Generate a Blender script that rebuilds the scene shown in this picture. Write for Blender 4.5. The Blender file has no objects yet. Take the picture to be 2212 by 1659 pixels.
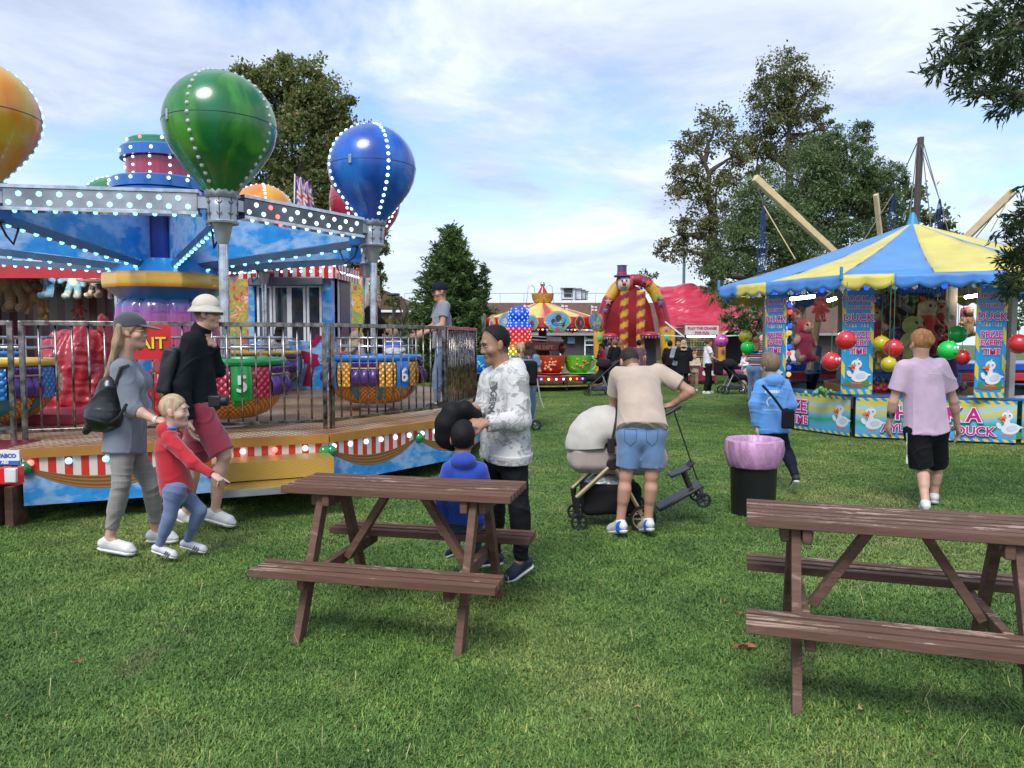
import bpy, math, random
import numpy as np
from mathutils import Matrix, Vector
random.seed(7); RNG = np.random.default_rng(7)
scene = bpy.context.scene
R = math.radians
# ---------------------------------------------------------------- camera
CAM_H = 1.62; F = 1600.0; PITCH = R(3.38)          # F and picture points are on a 2212 x 1659 frame
cam_d = bpy.data.cameras.new('camera'); cam = bpy.data.objects.new('camera', cam_d)
scene.collection.objects.link(cam); scene.camera = cam
cam.location = (0, 0, CAM_H); cam.rotation_euler = (R(90) - PITCH, 0, 0)
cam_d.sensor_width = 36; cam_d.lens = 36 * F / 2212; cam_d.clip_end = 2000; cam_d.clip_start = 0.05
# ---------------------------------------------------------------- exposure, sky, sun
scene.view_settings.view_transform = 'Standard'; scene.view_settings.look = 'None'
scene.view_settings.gamma = 1; scene.view_settings.exposure = 1.12
SUN_EL, SUN_AZ = 52, 200            # azimuth the light comes from, degrees clockwise from +Y
w = bpy.data.worlds.new("World"); scene.world = w; w.use_nodes = True
nt = w.node_tree; nt.nodes.clear(); N = nt.nodes.new; L = nt.links.new
out = N('ShaderNodeOutputWorld'); bg = N('ShaderNodeBackground'); bg.inputs[1].default_value = 0.1
sky = N('ShaderNodeTexSky'); sky.sky_type = 'NISHITA'; sky.sun_disc = False
sky.sun_elevation = R(SUN_EL); sky.sun_rotation = R(SUN_AZ); sky.air_density = 1.1; sky.dust_density = 1.2
tc = N('ShaderNodeTexCoord'); sep = N('ShaderNodeSeparateXYZ'); L(tc.outputs['Generated'], sep.inputs[0])
zz = N('ShaderNodeMath'); zz.operation = 'MAXIMUM'; zz.inputs[1].default_value = 0.0; L(sep.outputs[2], zz.inputs[0])
z2 = N('ShaderNodeMath'); z2.operation = 'ADD'; z2.inputs[1].default_value = 0.16; L(zz.outputs[0], z2.inputs[0])
dx = N('ShaderNodeMath'); dx.operation = 'DIVIDE'; L(sep.outputs[0], dx.inputs[0]); L(z2.outputs[0], dx.inputs[1])
dy = N('ShaderNodeMath'); dy.operation = 'DIVIDE'; L(sep.outputs[1], dy.inputs[0]); L(z2.outputs[0], dy.inputs[1])
cb = N('ShaderNodeCombineXYZ'); L(dx.outputs[0], cb.inputs[0]); L(dy.outputs[0], cb.inputs[1])
def wnoise(scale, detail, rough, dist, off):
    mp = N('ShaderNodeMapping'); mp.inputs['Location'].default_value = off
    mp.inputs['Scale'].default_value = (1.0, 1.15, 1); mp.inputs['Rotation'].default_value = (0, 0, R(-18))
    n = N('ShaderNodeTexNoise'); n.inputs['Scale'].default_value = scale; n.inputs['Detail'].default_value = detail
    n.inputs['Roughness'].default_value = rough; n.inputs['Distortion'].default_value = dist
    L(cb.outputs[0], mp.inputs[0]); L(mp.outputs[0], n.inputs['Vector']); return n
n1 = wnoise(0.75, 10, 0.60, 0.35, (3.1, 1.7, 0)); n2 = wnoise(1.3, 10, 0.62, 0.5, (7.0, 2.0, 4))
cov = N('ShaderNodeMapRange'); cov.inputs[1].default_value = 0.385; cov.inputs[2].default_value = 0.52; L(n1.outputs[0], cov.inputs[0])
shd = N('ShaderNodeMapRange'); shd.inputs[1].default_value = 0.36; shd.inputs[2].default_value = 0.68; L(n2.outputs[0], shd.inputs[0])
cl = N('ShaderNodeMix'); cl.data_type = 'RGBA'; L(shd.outputs[0], cl.inputs[0])
cl.inputs[6].default_value = (2.6, 3.0, 3.95, 1); cl.inputs[7].default_value = (5.0, 5.4, 6.15, 1)
skc = N('ShaderNodeMix'); skc.data_type = 'RGBA'; skc.blend_type = 'MULTIPLY'; skc.inputs[0].default_value = 1
skc.inputs[7].default_value = (0.98, 1.03, 1.22, 1); L(sky.outputs[0], skc.inputs[6])
cmul = N('ShaderNodeMath'); cmul.operation = 'MULTIPLY'; cmul.inputs[1].default_value = 0.94; L(cov.outputs[0], cmul.inputs[0])
mix = N('ShaderNodeMix'); mix.data_type = 'RGBA'; L(cmul.outputs[0], mix.inputs[0]); L(skc.outputs[2], mix.inputs[6]); L(cl.outputs[2], mix.inputs[7])
# thin pale-blue clear band low over the horizon
hz = N('ShaderNodeMapRange'); hz.inputs[1].default_value = 0.02; hz.inputs[2].default_value = 0.16; L(sep.outputs[2], hz.inputs[0])
hm = N('ShaderNodeMix'); hm.data_type = 'RGBA'; hm.inputs[6].default_value = (3.9, 4.45, 5.2, 1); L(hz.outputs[0], hm.inputs[0]); L(mix.outputs[2], hm.inputs[7])
L(hm.outputs[2], bg.inputs[0]); L(bg.outputs[0], out.inputs[0])
sd = bpy.data.lights.new('sun', 'SUN'); sd.energy = 1.5; sd.angle = R(26); sd.color = (1, 0.96, 0.9)
so = bpy.data.objects.new('sun', sd); scene.collection.objects.link(so)
az = R(SUN_AZ); sdir = Vector((math.sin(az) * math.cos(R(SUN_EL)), math.cos(az) * math.cos(R(SUN_EL)), math.sin(R(SUN_EL))))
so.rotation_euler = sdir.to_track_quat('Z', 'Y').to_euler(); so.location = (0, 0, 30)
# ---------------------------------------------------------------- geometry helpers
def A(*v): return np.array(v, float)
def W(u, v, D):
    """world point seen at picture point (u,v) and standing D metres in front of the camera"""
    xi = (u - 1106) / F; yi = (829.5 - v) / F
    d = A(xi, math.cos(PITCH) + yi * math.sin(PITCH), -math.sin(PITCH) + yi * math.cos(PITCH))
    return A(0, 0, CAM_H) + d * (D / d[1])
def G(u, v, z=0.0):
    xi = (u - 1106) / F; yi = (829.5 - v) / F
    d = A(xi, math.cos(PITCH) + yi * math.sin(PITCH), -math.sin(PITCH) + yi * math.cos(PITCH))
    return A(0, 0, CAM_H) + d * ((z - CAM_H) / d[2])
def nrm(v): v = np.asarray(v, float); return v / max(1e-9, np.linalg.norm(v))
def C(*a):
    if len(a) == 1: a = a[0]
    if isinstance(a, str): a = [int(a[i:i + 2], 16) for i in (1, 3, 5)]
    return tuple(((c / 255) / 12.92 if c / 255 <= .04045 else ((c / 255 + .055) / 1.055) ** 2.4) for c in a[:3])
def wm(o):
    m = Matrix.LocRotScale(o.location, o.rotation_euler, o.scale)
    return wm(o.parent) @ o.matrix_parent_inverse @ m if o.parent else m
def tag(o, label=None, cat=None, group=None, kind=None):
    if label: o['label'] = label
    if cat: o['category'] = cat
    if group: o['group'] = group
    if kind: o['kind'] = kind
    return o
def empty(name, loc=(0, 0, 0), label=None, cat=None, group=None, rz=0):
    o = bpy.data.objects.new(name, None); scene.collection.objects.link(o)
    o.location = [float(c) for c in loc]; o.rotation_euler = (0, 0, rz); o.empty_display_size = .1
    return tag(o, label, cat, group)
def copy_tree(o, parent=None):
    c = o.copy(); scene.collection.objects.link(c)
    if parent is not None: c.parent = parent; c.matrix_parent_inverse = o.matrix_parent_inverse.copy()
    for ch in o.children: copy_tree(ch, c)
    return c
def mkobj(name, V, FA, mats, parent=None, mi=None, cols=None, smooth=40, origin=None):
    me = bpy.data.meshes.new(name)
    V = np.asarray(V, float)
    if origin is not None: V = V - np.asarray(origin, float)
    if isinstance(FA, np.ndarray) and FA.ndim == 2:
        nF, k = FA.shape
        me.vertices.add(len(V)); me.vertices.foreach_set('co', V.astype(np.float32).ravel())
        me.loops.add(nF * k); me.loops.foreach_set('vertex_index', FA.astype(np.int32).ravel())
        me.polygons.add(nF); me.polygons.foreach_set('loop_start', (np.arange(nF) * k).astype(np.int32))
        me.polygons.foreach_set('loop_total', np.full(nF, k, np.int32)); me.update(calc_edges=True)
    else: me.from_pydata([tuple(v) for v in V], [], [tuple(int(i) for i in f) for f in FA])
    if not isinstance(mats, (list, tuple)): mats = [mats]
    for m in mats: me.materials.append(m)
    if mi is not None and len(mi) == len(me.polygons): me.polygons.foreach_set('material_index', np.asarray(mi, np.int32))
    if cols is not None:
        at = me.color_attributes.new('Col', 'FLOAT_COLOR', 'POINT')
        cc = np.ones((len(V), 4), np.float32); cc[:, :3] = np.asarray(cols)[:, :3]; at.data.foreach_set('color', cc.ravel())
    if smooth:
        me.polygons.foreach_set('use_smooth', np.ones(len(me.polygons), bool))
        if smooth < 180: me.set_sharp_from_angle(angle=R(smooth))
    me.validate(); me.update()
    o = bpy.data.objects.new(name, me); scene.collection.objects.link(o)
    if origin is not None: o.location = [float(c) for c in origin]
    if parent is not None:
        o.parent = parent; o.matrix_parent_inverse = wm(parent).inverted()
    return o
def frame(d, up=(0, 0, 1)):
    d = nrm(d); up = nrm(up)
    if abs(np.dot(d, up)) > .98: up = A(0, 1, 0) if abs(d[1]) < .9 else A(1, 0, 0)
    x = nrm(np.cross(up, d)); y = np.cross(d, x); return x, y, d
class MB:
    def __init__(s): s.v = []; s.f = []; s.m = []; s.c = []; s.cur = (1, 1, 1); s.mi = 0; s.usec = False
    def col(s, c): s.cur = c; s.usec = True; return s
    def add(s, V, FA, mi=None, col=None):
        b = len(s.v)
        if col is not None: s.usec = True
        s.v += [tuple(float(x) for x in v) for v in V]; s.c += [col or s.cur] * len(V)
        s.f += [tuple(int(i) + b for i in f) for f in FA]; s.m += [s.mi if mi is None else mi] * len(FA); return s
    def box(s, c, size, M=None, **k):
        c = A(*c); h = A(*size) / 2
        P = np.array([[x, y, z] for z in (-1, 1) for y in (-1, 1) for x in (-1, 1)]) * h
        if M is not None:
            M = np.asarray(M)
            P = P @ M          # rows of M are the local axes
        return s.add(P + c, [(0, 2, 3, 1), (4, 5, 7, 6), (0, 1, 5, 4), (2, 6, 7, 3), (0, 4, 6, 2), (1, 3, 7, 5)], **k)
    def bar(s, p, q, w, h=None, up=(0, 0, 1), **k):
        p = A(*p); q = A(*q); h = h or w; x, y, d = frame(q - p, up)
        return s.box((p + q) / 2, (w, h, np.linalg.norm(q - p)), (x, y, d), **k)
    def tube(s, pts, r, n=8, cap=True, **k):
        pts = [A(*p) for p in pts]; m = len(pts); rs = r if isinstance(r, (list, tuple)) else [r] * m
        V = []; px = None
        for i, p in enumerate(pts):
            d = nrm(pts[min(i + 1, m - 1)] - pts[max(i - 1, 0)])
            if px is None: x, y, _ = frame(d)
            else: x = nrm(px - d * np.dot(px, d)); y = np.cross(d, x)
            px = x
            V += [p + rs[i] * (x * math.cos(2 * math.pi * j / n) + y * math.sin(2 * math.pi * j / n)) for j in range(n)]
        FA = [(i * n + j, i * n + (j + 1) % n, (i + 1) * n + (j + 1) % n, (i + 1) * n + j) for i in range(m - 1) for j in range(n)]
        if cap: FA += [tuple(range(n))[::-1], tuple((m - 1) * n + j for j in range(n))]
        return s.add(V, FA, **k)
    def lathe(s, prof, c=(0, 0, 0), n=24, a0=0, a1=360, M=None, colf=None, mif=None, wob=None, **k):
        c = A(*c); full = abs(a1 - a0) >= 359.9; na = n if full else n + 1; V = []
        for (r, z) in prof:
            for j in range(na):
                a = R(a0 + (a1 - a0) * j / n); rr = r * (wob(a, z) if wob else 1)
                V.append(A(rr * math.cos(a), rr * math.sin(a), z))
        V = np.array(V)
        if M is not None: V = V @ np.asarray(M)
        FA = []; mis = []
        for i in range(len(prof) - 1):
            for j in range(n):
                j2 = (j + 1) % na; FA.append((i * na + j, i * na + j2, (i + 1) * na + j2, (i + 1) * na + j))
                mis.append(mif(i, j) if mif else (k.get('mi') if k.get('mi') is not None else s.mi))
        b = len(s.v); kk = dict(k); kk.pop('mi', None); s.add(V + c, FA, **kk); s.m[-len(FA):] = mis
        if colf:
            s.usec = True
            for i in range(len(prof)):
                for j in range(na): s.c[b + i * na + j] = colf(i, j)
        return s
    def ball(s, c, r, n=12, m=8, M=None, **k):
        r = A(*([r] * 3 if isinstance(r, (int, float)) else r)); V = []
        for i in range(m + 1):
            t = math.pi * i / m - math.pi / 2
            for j in range(n):
                a = 2 * math.pi * j / n; V.append(A(math.cos(t) * math.cos(a), math.cos(t) * math.sin(a), math.sin(t)) * r)
        V = np.array(V)
        if M is not None: V = V @ np.asarray(M)
        FA = [(i * n + j, i * n + (j + 1) % n, (i + 1) * n + (j + 1) % n, (i + 1) * n + j) for i in range(m) for j in range(n)]
        return s.add(V + A(*c), FA, **k)
    def prism(s, pts, z0, z1, **k):
        n = len(pts); V = [(p[0], p[1], z0) for p in pts] + [(p[0], p[1], z1) for p in pts]
        return s.add(V, [tuple(range(n))[::-1], tuple(range(n, 2 * n))] + [(i, (i + 1) % n, n + (i + 1) % n, n + i) for i in range(n)], **k)
    def plate(s, pts, th, **k):
        """thick plate from a 3-D outline"""
        P = np.array([A(*p) for p in pts]); n = len(P); nn = nrm(np.cross(P[1] - P[0], P[2] - P[1]))
        V = list(P - nn * th / 2) + list(P + nn * th / 2)
        return s.add(V, [tuple(range(n))[::-1], tuple(range(n, 2 * n))] + [(i, (i + 1) % n, n + (i + 1) % n, n + i) for i in range(n)], **k)
    def grid(s, fn, nu, nv, **k):
        V = [fn(i / nu, j / nv) for i in range(nu + 1) for j in range(nv + 1)]
        return s.add(V, [(i * (nv + 1) + j, (i + 1) * (nv + 1) + j, (i + 1) * (nv + 1) + j + 1, i * (nv + 1) + j + 1) for i in range(nu) for j in range(nv)], **k)
    def build(s, name, mats, parent=None, smooth=40, origin=None, bevel=0, solid=0):
        o = mkobj(name, s.v, s.f, mats, parent, s.m, s.c if s.usec else None, smooth, origin)
        if bevel:
            b = o.modifiers.new('b', 'BEVEL'); b.width = bevel; b.segments = 2; b.limit_method = 'ANGLE'; b.angle_limit = R(40)
        if solid:
            b = o.modifiers.new('s', 'SOLIDIFY'); b.thickness = solid; b.offset = 0
        return o
# ---------------------------------------------------------------- materials
_m = {}
def M(name, col=(.5, .5, .5), r=.5, m=0.0, var=.10, vs=5, bump=0, bs=60, emit=0, coat=0, attr=False, st=(1, 1, 1), rv=.08, trans=0, spec=.5, sheen=0, isl=0, sss=0):
    if name in _m: return _m[name]
    mt = bpy.data.materials.new(name); mt.use_nodes = True; t = mt.node_tree; b = t.nodes['Principled BSDF']
    n_ = t.nodes.new; l_ = t.links.new; tc = n_('ShaderNodeTexCoord'); mp = n_('ShaderNodeMapping'); mp.inputs['Scale'].default_value = st
    l_(tc.outputs['Object'], mp.inputs[0])
    nz = n_('ShaderNodeTexNoise'); nz.inputs['Scale'].default_value = vs; nz.inputs['Detail'].default_value = 6; l_(mp.outputs[0], nz.inputs['Vector'])
    mr = n_('ShaderNodeMapRange'); mr.inputs[1].default_value = .3; mr.inputs[2].default_value = .7; mr.inputs[3].default_value = 1 - var * 1.6; mr.inputs[4].default_value = 1 + var
    l_(nz.outputs[0], mr.inputs[0])
    mx = n_('ShaderNodeMix'); mx.data_type = 'RGBA'; mx.blend_type = 'MULTIPLY'; mx.inputs[0].default_value = 1
    if attr:
        at = n_('ShaderNodeAttribute'); at.attribute_name = 'Col'; l_(at.outputs[0], mx.inputs[6]); src = at.outputs[0]
    else:
        mx.inputs[6].default_value = (*col, 1); src = None
    l_(mr.outputs[0], mx.inputs[7]); last = mx.outputs[2]
    if isl:
        ge = n_('ShaderNodeNewGeometry'); m2 = n_('ShaderNodeMapRange'); m2.inputs[3].default_value = 1 - isl; m2.inputs[4].default_value = 1 + isl
        l_(ge.outputs['Random Per Island'], m2.inputs[0]); mx2 = n_('ShaderNodeMix'); mx2.data_type = 'RGBA'; mx2.blend_type = 'MULTIPLY'; mx2.inputs[0].default_value = 1
        l_(last, mx2.inputs[6]); l_(m2.outputs[0], mx2.inputs[7]); last = mx2.outputs[2]
    l_(last, b.inputs['Base Color'])
    rr = n_('ShaderNodeMapRange'); rr.inputs[3].default_value = max(.02, r - rv); rr.inputs[4].default_value = min(1, r + rv)
    l_(nz.outputs[0], rr.inputs[0]); l_(rr.outputs[0], b.inputs['Roughness'])
    b.inputs['Metallic'].default_value = m; b.inputs['Specular IOR Level'].default_value = spec
    if coat: b.inputs['Coat Weight'].default_value = coat; b.inputs['Coat Roughness'].default_value = .08
    if trans: b.inputs['Transmission Weight'].default_value = trans
    if sheen: b.inputs['Sheen Weight'].default_value = sheen; b.inputs['Sheen Roughness'].default_value = .5
    if sss: b.inputs['Subsurface Weight'].default_value = sss; b.inputs['Subsurface Scale'].default_value = .01
    if bump:
        n2 = n_('ShaderNodeTexNoise'); n2.inputs['Scale'].default_value = bs; n2.inputs['Detail'].default_value = 4; l_(mp.outputs[0], n2.inputs['Vector'])
        bp = n_('ShaderNodeBump'); bp.inputs['Strength'].default_value = bump; bp.inputs['Distance'].default_value = .01
        l_(n2.outputs[0], bp.inputs['Height']); l_(bp.outputs[0], b.inputs['Normal'])
    if emit:
        b.inputs['Emission Strength'].default_value = emit
        if attr: l_(src, b.inputs['Emission Color'])
        else: b.inputs['Emission Color'].default_value = (*col, 1)
    _m[name] = mt; return mt
def nodes(mt): t = mt.node_tree; return t, t.nodes.new, t.links.new, t.nodes['Principled BSDF']
def drive(mt, build):
    """replace the base colour of mt: build(new, link, coord_output) returns a colour output"""
    t, n_, l_, b = nodes(mt); tc = n_('ShaderNodeTexCoord'); o = build(n_, l_, tc.outputs['Object'])
    l_(o, b.inputs['Base Color']); return mt
def ramp(n_, l_, fac, stops, interp='LINEAR'):
    r = n_('ShaderNodeValToRGB'); r.color_ramp.interpolation = interp; e = r.color_ramp.elements
    while len(e) < len(stops): e.new(.5)
    for x, (p, c) in zip(e, stops): x.position = p; x.color = (*c, 1)
    l_(fac, r.inputs[0]); return r.outputs[0]
def noise(n_, l_, co, sc, det=5, rough=.5, st=(1, 1, 1), dist=0):
    mp = n_('ShaderNodeMapping'); mp.inputs['Scale'].default_value = st; l_(co, mp.inputs[0])
    n = n_('ShaderNodeTexNoise'); n.inputs['Scale'].default_value = sc; n.inputs['Detail'].default_value = det; n.inputs['Roughness'].default_value = rough
    n.inputs['Distortion'].default_value = dist; l_(mp.outputs[0], n.inputs['Vector']); return n.outputs[0]
def mixc(n_, l_, fac, a, b, bt='MIX'):
    m = n_('ShaderNodeMix'); m.data_type = 'RGBA'; m.blend_type = bt
    for i, v in ((0, fac), (6, a), (7, b)):
        if isinstance(v, (int, float)): m.inputs[i].default_value = v
        elif isinstance(v, tuple): m.inputs[i].default_value = (*v[:3], 1)
        else: l_(v, m.inputs[i])
    return m.outputs[2]
def mth(n_, l_, op, a, b=None):
    m = n_('ShaderNodeMath'); m.operation = op
    for i, v in ((0, a), (1, b)):
        if v is None: continue
        if isinstance(v, (int, float)): m.inputs[i].default_value = v
        else: l_(v, m.inputs[i])
    return m.outputs[0]
# ---------------------------------------------------------------- solid bodies from blended rounded shapes
class SD:
    def __init__(s): s.p = []; s.cuts = []; s.subs = []; s.noise = None
    def cone(s, a, b, ra, rb=None, flat=None, fs=1.0, c0=False, c1=False, k=.03):
        s.p.append(('c', A(*a), A(*b), ra, ra if rb is None else rb, None if flat is None else nrm(flat), fs, c0, c1, k)); return s
    def ell(s, c, r, M=None, k=.03):
        s.p.append(('e', A(*c), A(*r), np.eye(3) if M is None else np.asarray(M, float), k)); return s
    def box(s, c, h, M=None, rd=.01, k=.02):
        s.p.append(('b', A(*c), A(*h), np.eye(3) if M is None else np.asarray(M, float), rd, k)); return s
    def cut(s, p, n): s.cuts.append((A(*p), nrm(n))); return s
    def sub(s, c, r, M=None, k=.01): s.subs.append(('e', A(*c), A(*r), np.eye(3) if M is None else np.asarray(M, float), k)); return s
    @staticmethod
    def dist(p, P):
        if p[0] == 'c':
            _, a, b, ra, rb, n, fs, c0, c1, k = p; pa = P - a; ba = b - a; L2 = max(1e-12, float(ba @ ba))
            t = np.clip(pa @ ba / L2, 0, 1); q = pa - t[..., None] * ba
            if n is not None and fs != 1: q = q + ((q @ n) * (fs - 1))[..., None] * n
            d = np.sqrt((q * q).sum(-1)) - (ra + (rb - ra) * t); dr = ba / math.sqrt(L2)
            if c1: d = np.maximum(d, (P - b) @ dr)
            if c0: d = np.maximum(d, -(pa @ dr))
            return d
        if p[0] == 'e':
            _, c, r, Mx, k = p; q = (P - c) @ Mx.T; k0 = np.sqrt(((q / r) ** 2).sum(-1)); k1 = np.sqrt(((q / (r * r)) ** 2).sum(-1)) + 1e-9
            return np.where(k0 < .2, (k0 - 1) * r.min(), k0 * (k0 - 1) / k1)
        _, c, h, Mx, rd, k = p; q = np.abs((P - c) @ Mx.T) - (h - rd)
        return np.sqrt((np.maximum(q, 0) ** 2).sum(-1)) + np.minimum(q.max(-1), 0) - rd
    def bounds(s):
        lo = []; hi = []
        for p in s.p:
            if p[0] == 'c':
                r = max(p[3], p[4]); lo.append(np.minimum(p[1], p[2]) - r); hi.append(np.maximum(p[1], p[2]) + r)
            else:
                r = np.linalg.norm(p[2]) if p[0] == 'b' else p[2].max(); lo.append(p[1] - r); hi.append(p[1] + r)
        return np.min(lo, 0), np.max(hi, 0)
    def post(s, d, P):
        for c in s.subs:
            ds = -s.dist(c, P); k = c[4]; h = np.maximum(k - np.abs(d - ds), 0) / k; d = np.maximum(d, ds) + h * h * k * .25
        if s.noise is not None: d = d + s.noise(P)
        for p, n in s.cuts: d = np.maximum(d, (P - p) @ n)
        return d
    def mesh(s, h=.008, B=6):
        lo, hi = s.bounds(); pad = 3 * h + .012; lo = lo - pad; hi = hi + pad
        nb = np.maximum(1, np.ceil((hi - lo) / (h * B)).astype(int)); bs = h * B; hd = bs * .866
        g = np.stack(np.meshgrid(*[np.arange(n) for n in nb], indexing='ij'), -1).reshape(-1, 3)
        cen = lo + (g + .5) * bs
        pd = np.stack([s.dist(p, cen) for p in s.p], 0); dc = pd.min(0)
        kmax = max(p[-1] for p in s.p); dcp = s.post(dc, cen)
        marg = hd * 1.75 + kmax * 1.0 + (.01 if s.noise is not None else 0)
        keep = (np.abs(dcp) < marg) & (dc < marg) | (np.abs(dc) < marg) & (dcp < marg)
        full = np.where(dcp > 0, 1.0, -1.0).astype(np.float32).reshape(nb)
        Dn = np.ones(nb * B + 1, np.float32)
        Dn[:-1, :-1, :-1] = np.repeat(np.repeat(np.repeat(full, B, 0), B, 1), B, 2)
        kb = g[keep]; nk = len(kb)
        if nk == 0: return np.zeros((0, 3)), np.zeros((0, 4), int)
        o = np.stack(np.meshgrid(*[np.arange(B + 1)] * 3, indexing='ij'), -1).reshape(-1, 3)
        idx = kb[:, None, :] * B + o[None]; P = (lo + idx * h).astype(np.float32)
        d = np.full((nk, len(o)), 9., np.float32); pk = pd[:, keep]
        for i, p in enumerate(s.p):
            k = p[-1]; sel = pk[i] < hd * 1.75 + 2.5 * k + kmax
            if not sel.any(): continue
            x = s.dist(p, P[sel]).astype(np.float32); y = d[sel]; hh = np.maximum(k - np.abs(x - y), 0) / k
            d[sel] = np.minimum(x, y) - hh * hh * k * .25
        d = s.post(d, P)
        Dn[idx[..., 0], idx[..., 1], idx[..., 2]] = d
        ins = Dn < 0; n = np.array(Dn.shape) - 1
        c8 = [(i, j, k) for i in (0, 1) for j in (0, 1) for k in (0, 1)]
        cnt = sum(ins[i:n[0] + i, j:n[1] + j, k:n[2] + k].astype(np.int8) for i, j, k in c8)
        act = np.argwhere((cnt > 0) & (cnt < 8))
        cid = np.full(n, -1, np.int32); cid[act[:, 0], act[:, 1], act[:, 2]] = np.arange(len(act))
        sm = np.zeros((len(act), 3)); ct = np.zeros(len(act))
        for a in c8:
            for ax in range(3):
                if a[ax]: continue
                b = list(a); b[ax] = 1
                da = Dn[tuple((act + a).T)]; db = Dn[tuple((act + b).T)]; cr = (da < 0) != (db < 0)
                t = np.where(cr, da / np.where(cr, da - db, 1), 0); q = np.array(a, float)[None] + np.zeros((len(act), 3)); q[:, ax] += t
                sm += q * cr[:, None]; ct += cr
        V = lo + (act + sm / ct[:, None]) * h; Q = []
        for ax in range(3):
            u, v = [(1, 2), (2, 0), (0, 1)][ax]
            s0 = [slice(None)] * 3; s1 = [slice(None)] * 3; s0[ax] = slice(0, -1); s1[ax] = slice(1, None)
            ia = ins[tuple(s0)]; ib = ins[tuple(s1)]
            e = np.argwhere(ia != ib)
            e = e[(e[:, u] > 0) & (e[:, v] > 0) & (e[:, u] < n[u]) & (e[:, v] < n[v])]
            f = ia[tuple(e.T)]; q = []
            for du, dv in ((1, 1), (0, 1), (0, 0), (1, 0)):
                c = e.copy(); c[:, u] -= du; c[:, v] -= dv; q.append(cid[tuple(c.T)])
            q = np.stack(q, 1); q[~f] = q[~f][:, ::-1]; Q.append(q)
        Q = np.concatenate(Q); Q = Q[(Q >= 0).all(1)]
        return V, Q
    def build(s, name, mat, parent=None, h=.008, origin=None, colf=None, B=6):
        V, Q = s.mesh(h, B)
        return mkobj(name, V, Q, mat, parent, cols=colf(V) if colf else None, smooth=180, origin=origin)
def folds(amp, sc=14.0, seed=0, st=(1, 1, 1)):
    rs = np.random.default_rng(seed); K = rs.normal(size=(5, 3)) * sc * np.array(st); ph = rs.uniform(0, 6, 5)
    def f(P):
        q = np.sin(P @ K[0].astype(np.float32) * .6 + ph[0]) * 1.6
        a = np.sin(P @ K[1] + q + ph[1]); b = np.sin(P @ K[2] * 1.7 + q * 1.3 + ph[2]); c = np.sin(P @ K[3] * 3.1 + a * 2 + ph[3])
        return amp * (1 - np.abs(a) * .9 + .5 * b * .7 + .25 * c - .5)
    return f
def creases(amp, sc=12.0, seed=0):
    rs = np.random.default_rng(seed); K = rs.normal(size=(8, 3)); K /= np.linalg.norm(K, axis=1)[:, None]; K *= sc; K[:, 2] *= 1.25; ph = rs.uniform(0, 6, 8)
    def f(P):
        w = 1.3 * np.sin(P @ K[0] * .7 + ph[0]); a = np.sin(P @ K[1] + w + ph[1]); b = np.sin(P @ K[2] * 1.9 + 1.2 * w + ph[2]); m = .5 + .5 * np.sin(P @ K[3] * .6 + ph[3]); m2 = .5 + .5 * np.sin(P @ K[4] * .8 + ph[4])
        return -amp * (1.5 * m * (1 - np.abs(a)) ** 3 + 1.0 * m2 * (1 - np.abs(b)) ** 3 + .35 * np.sin(P @ K[5] * .5 + ph[5]) - .35)
    return f
def wrap(o, tgt, off=.003):
    """press a thin print or seam onto the cloth surface it belongs to"""
    cam_ = Vector((0, 0, CAM_H)); me = o.data
    for v in me.vertices:
        d = (v.co - cam_).normalized(); ok, loc, nn, _i = tgt.ray_cast(cam_, d)
        if ok and abs((loc - v.co).length) < .35: v.co = loc - d * off
    me.update(); return o
def child(o, name): return next(c for c in o.children if c.name.split('.')[0] == name)
# ---------------------------------------------------------------- lettering
def text(s, size, mat, parent, org, ux, uz, name='lettering', bold=.02, depth=.004, align='CENTER', sx=1.0, shear=0, sp=1.0):
    """flat raised lettering; ux = reading direction, uz = up; org = middle of the baseline"""
    cu = bpy.data.curves.new(name, 'FONT'); cu.body = s; cu.size = size; cu.align_x = align; cu.offset = bold * size; cu.extrude = depth
    cu.resolution_u = 3; cu.shear = shear; cu.space_character = sp
    o = bpy.data.objects.new(name, cu); scene.collection.objects.link(o)
    dg = bpy.context.evaluated_depsgraph_get(); me = o.evaluated_get(dg).to_mesh()
    V = np.array([v.co[:] for v in me.vertices]).reshape(-1, 3); FA = [tuple(p.vertices) for p in me.polygons]
    o.evaluated_get(dg).to_mesh_clear(); bpy.data.objects.remove(o); bpy.data.curves.remove(cu)
    ux = nrm(ux); uz = nrm(uz); n = np.cross(ux, uz)
    P = A(*org) + V[:, :1] * sx * ux + V[:, 1:2] * uz + V[:, 2:3] * n
    return mkobj(name, P, FA, mat, parent, smooth=0)
# ================================================================ ground and grass
def lawn_mat():
    mt = M('lawn', (.05, .08, .02), r=.9, bump=.6, bs=90)
    def f(n_, l_, co):
        a = noise(n_, l_, co, .35, 5, .6); b = noise(n_, l_, co, 9, 6, .7); c = noise(n_, l_, co, 60, 3, .7)
        x = ramp(n_, l_, a, [(.3, (.05, .10, .026)), (.5, (.078, .14, .034)), (.66, (.13, .17, .055))])
        y = ramp(n_, l_, b, [(.3, (.6, .62, .55)), (.7, (1.2, 1.2, 1.1))]); z = ramp(n_, l_, c, [(.3, (.6, .6, .6)), (.7, (1.3, 1.3, 1.3))])
        return mixc(n_, l_, 1.0, mixc(n_, l_, 1.0, x, y, 'MULTIPLY'), z, 'MULTIPLY')
    return drive(mt, f)
def gh(x, y): return 0.0
mb = MB(); mb.grid(lambda a, b: (-150 + 300 * a, -20 + 320 * b, 0.0), 30, 32)
tag(mb.build('ground', lawn_mat()), 'short green lawn of the fairground', 'lawn', kind='structure')
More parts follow.
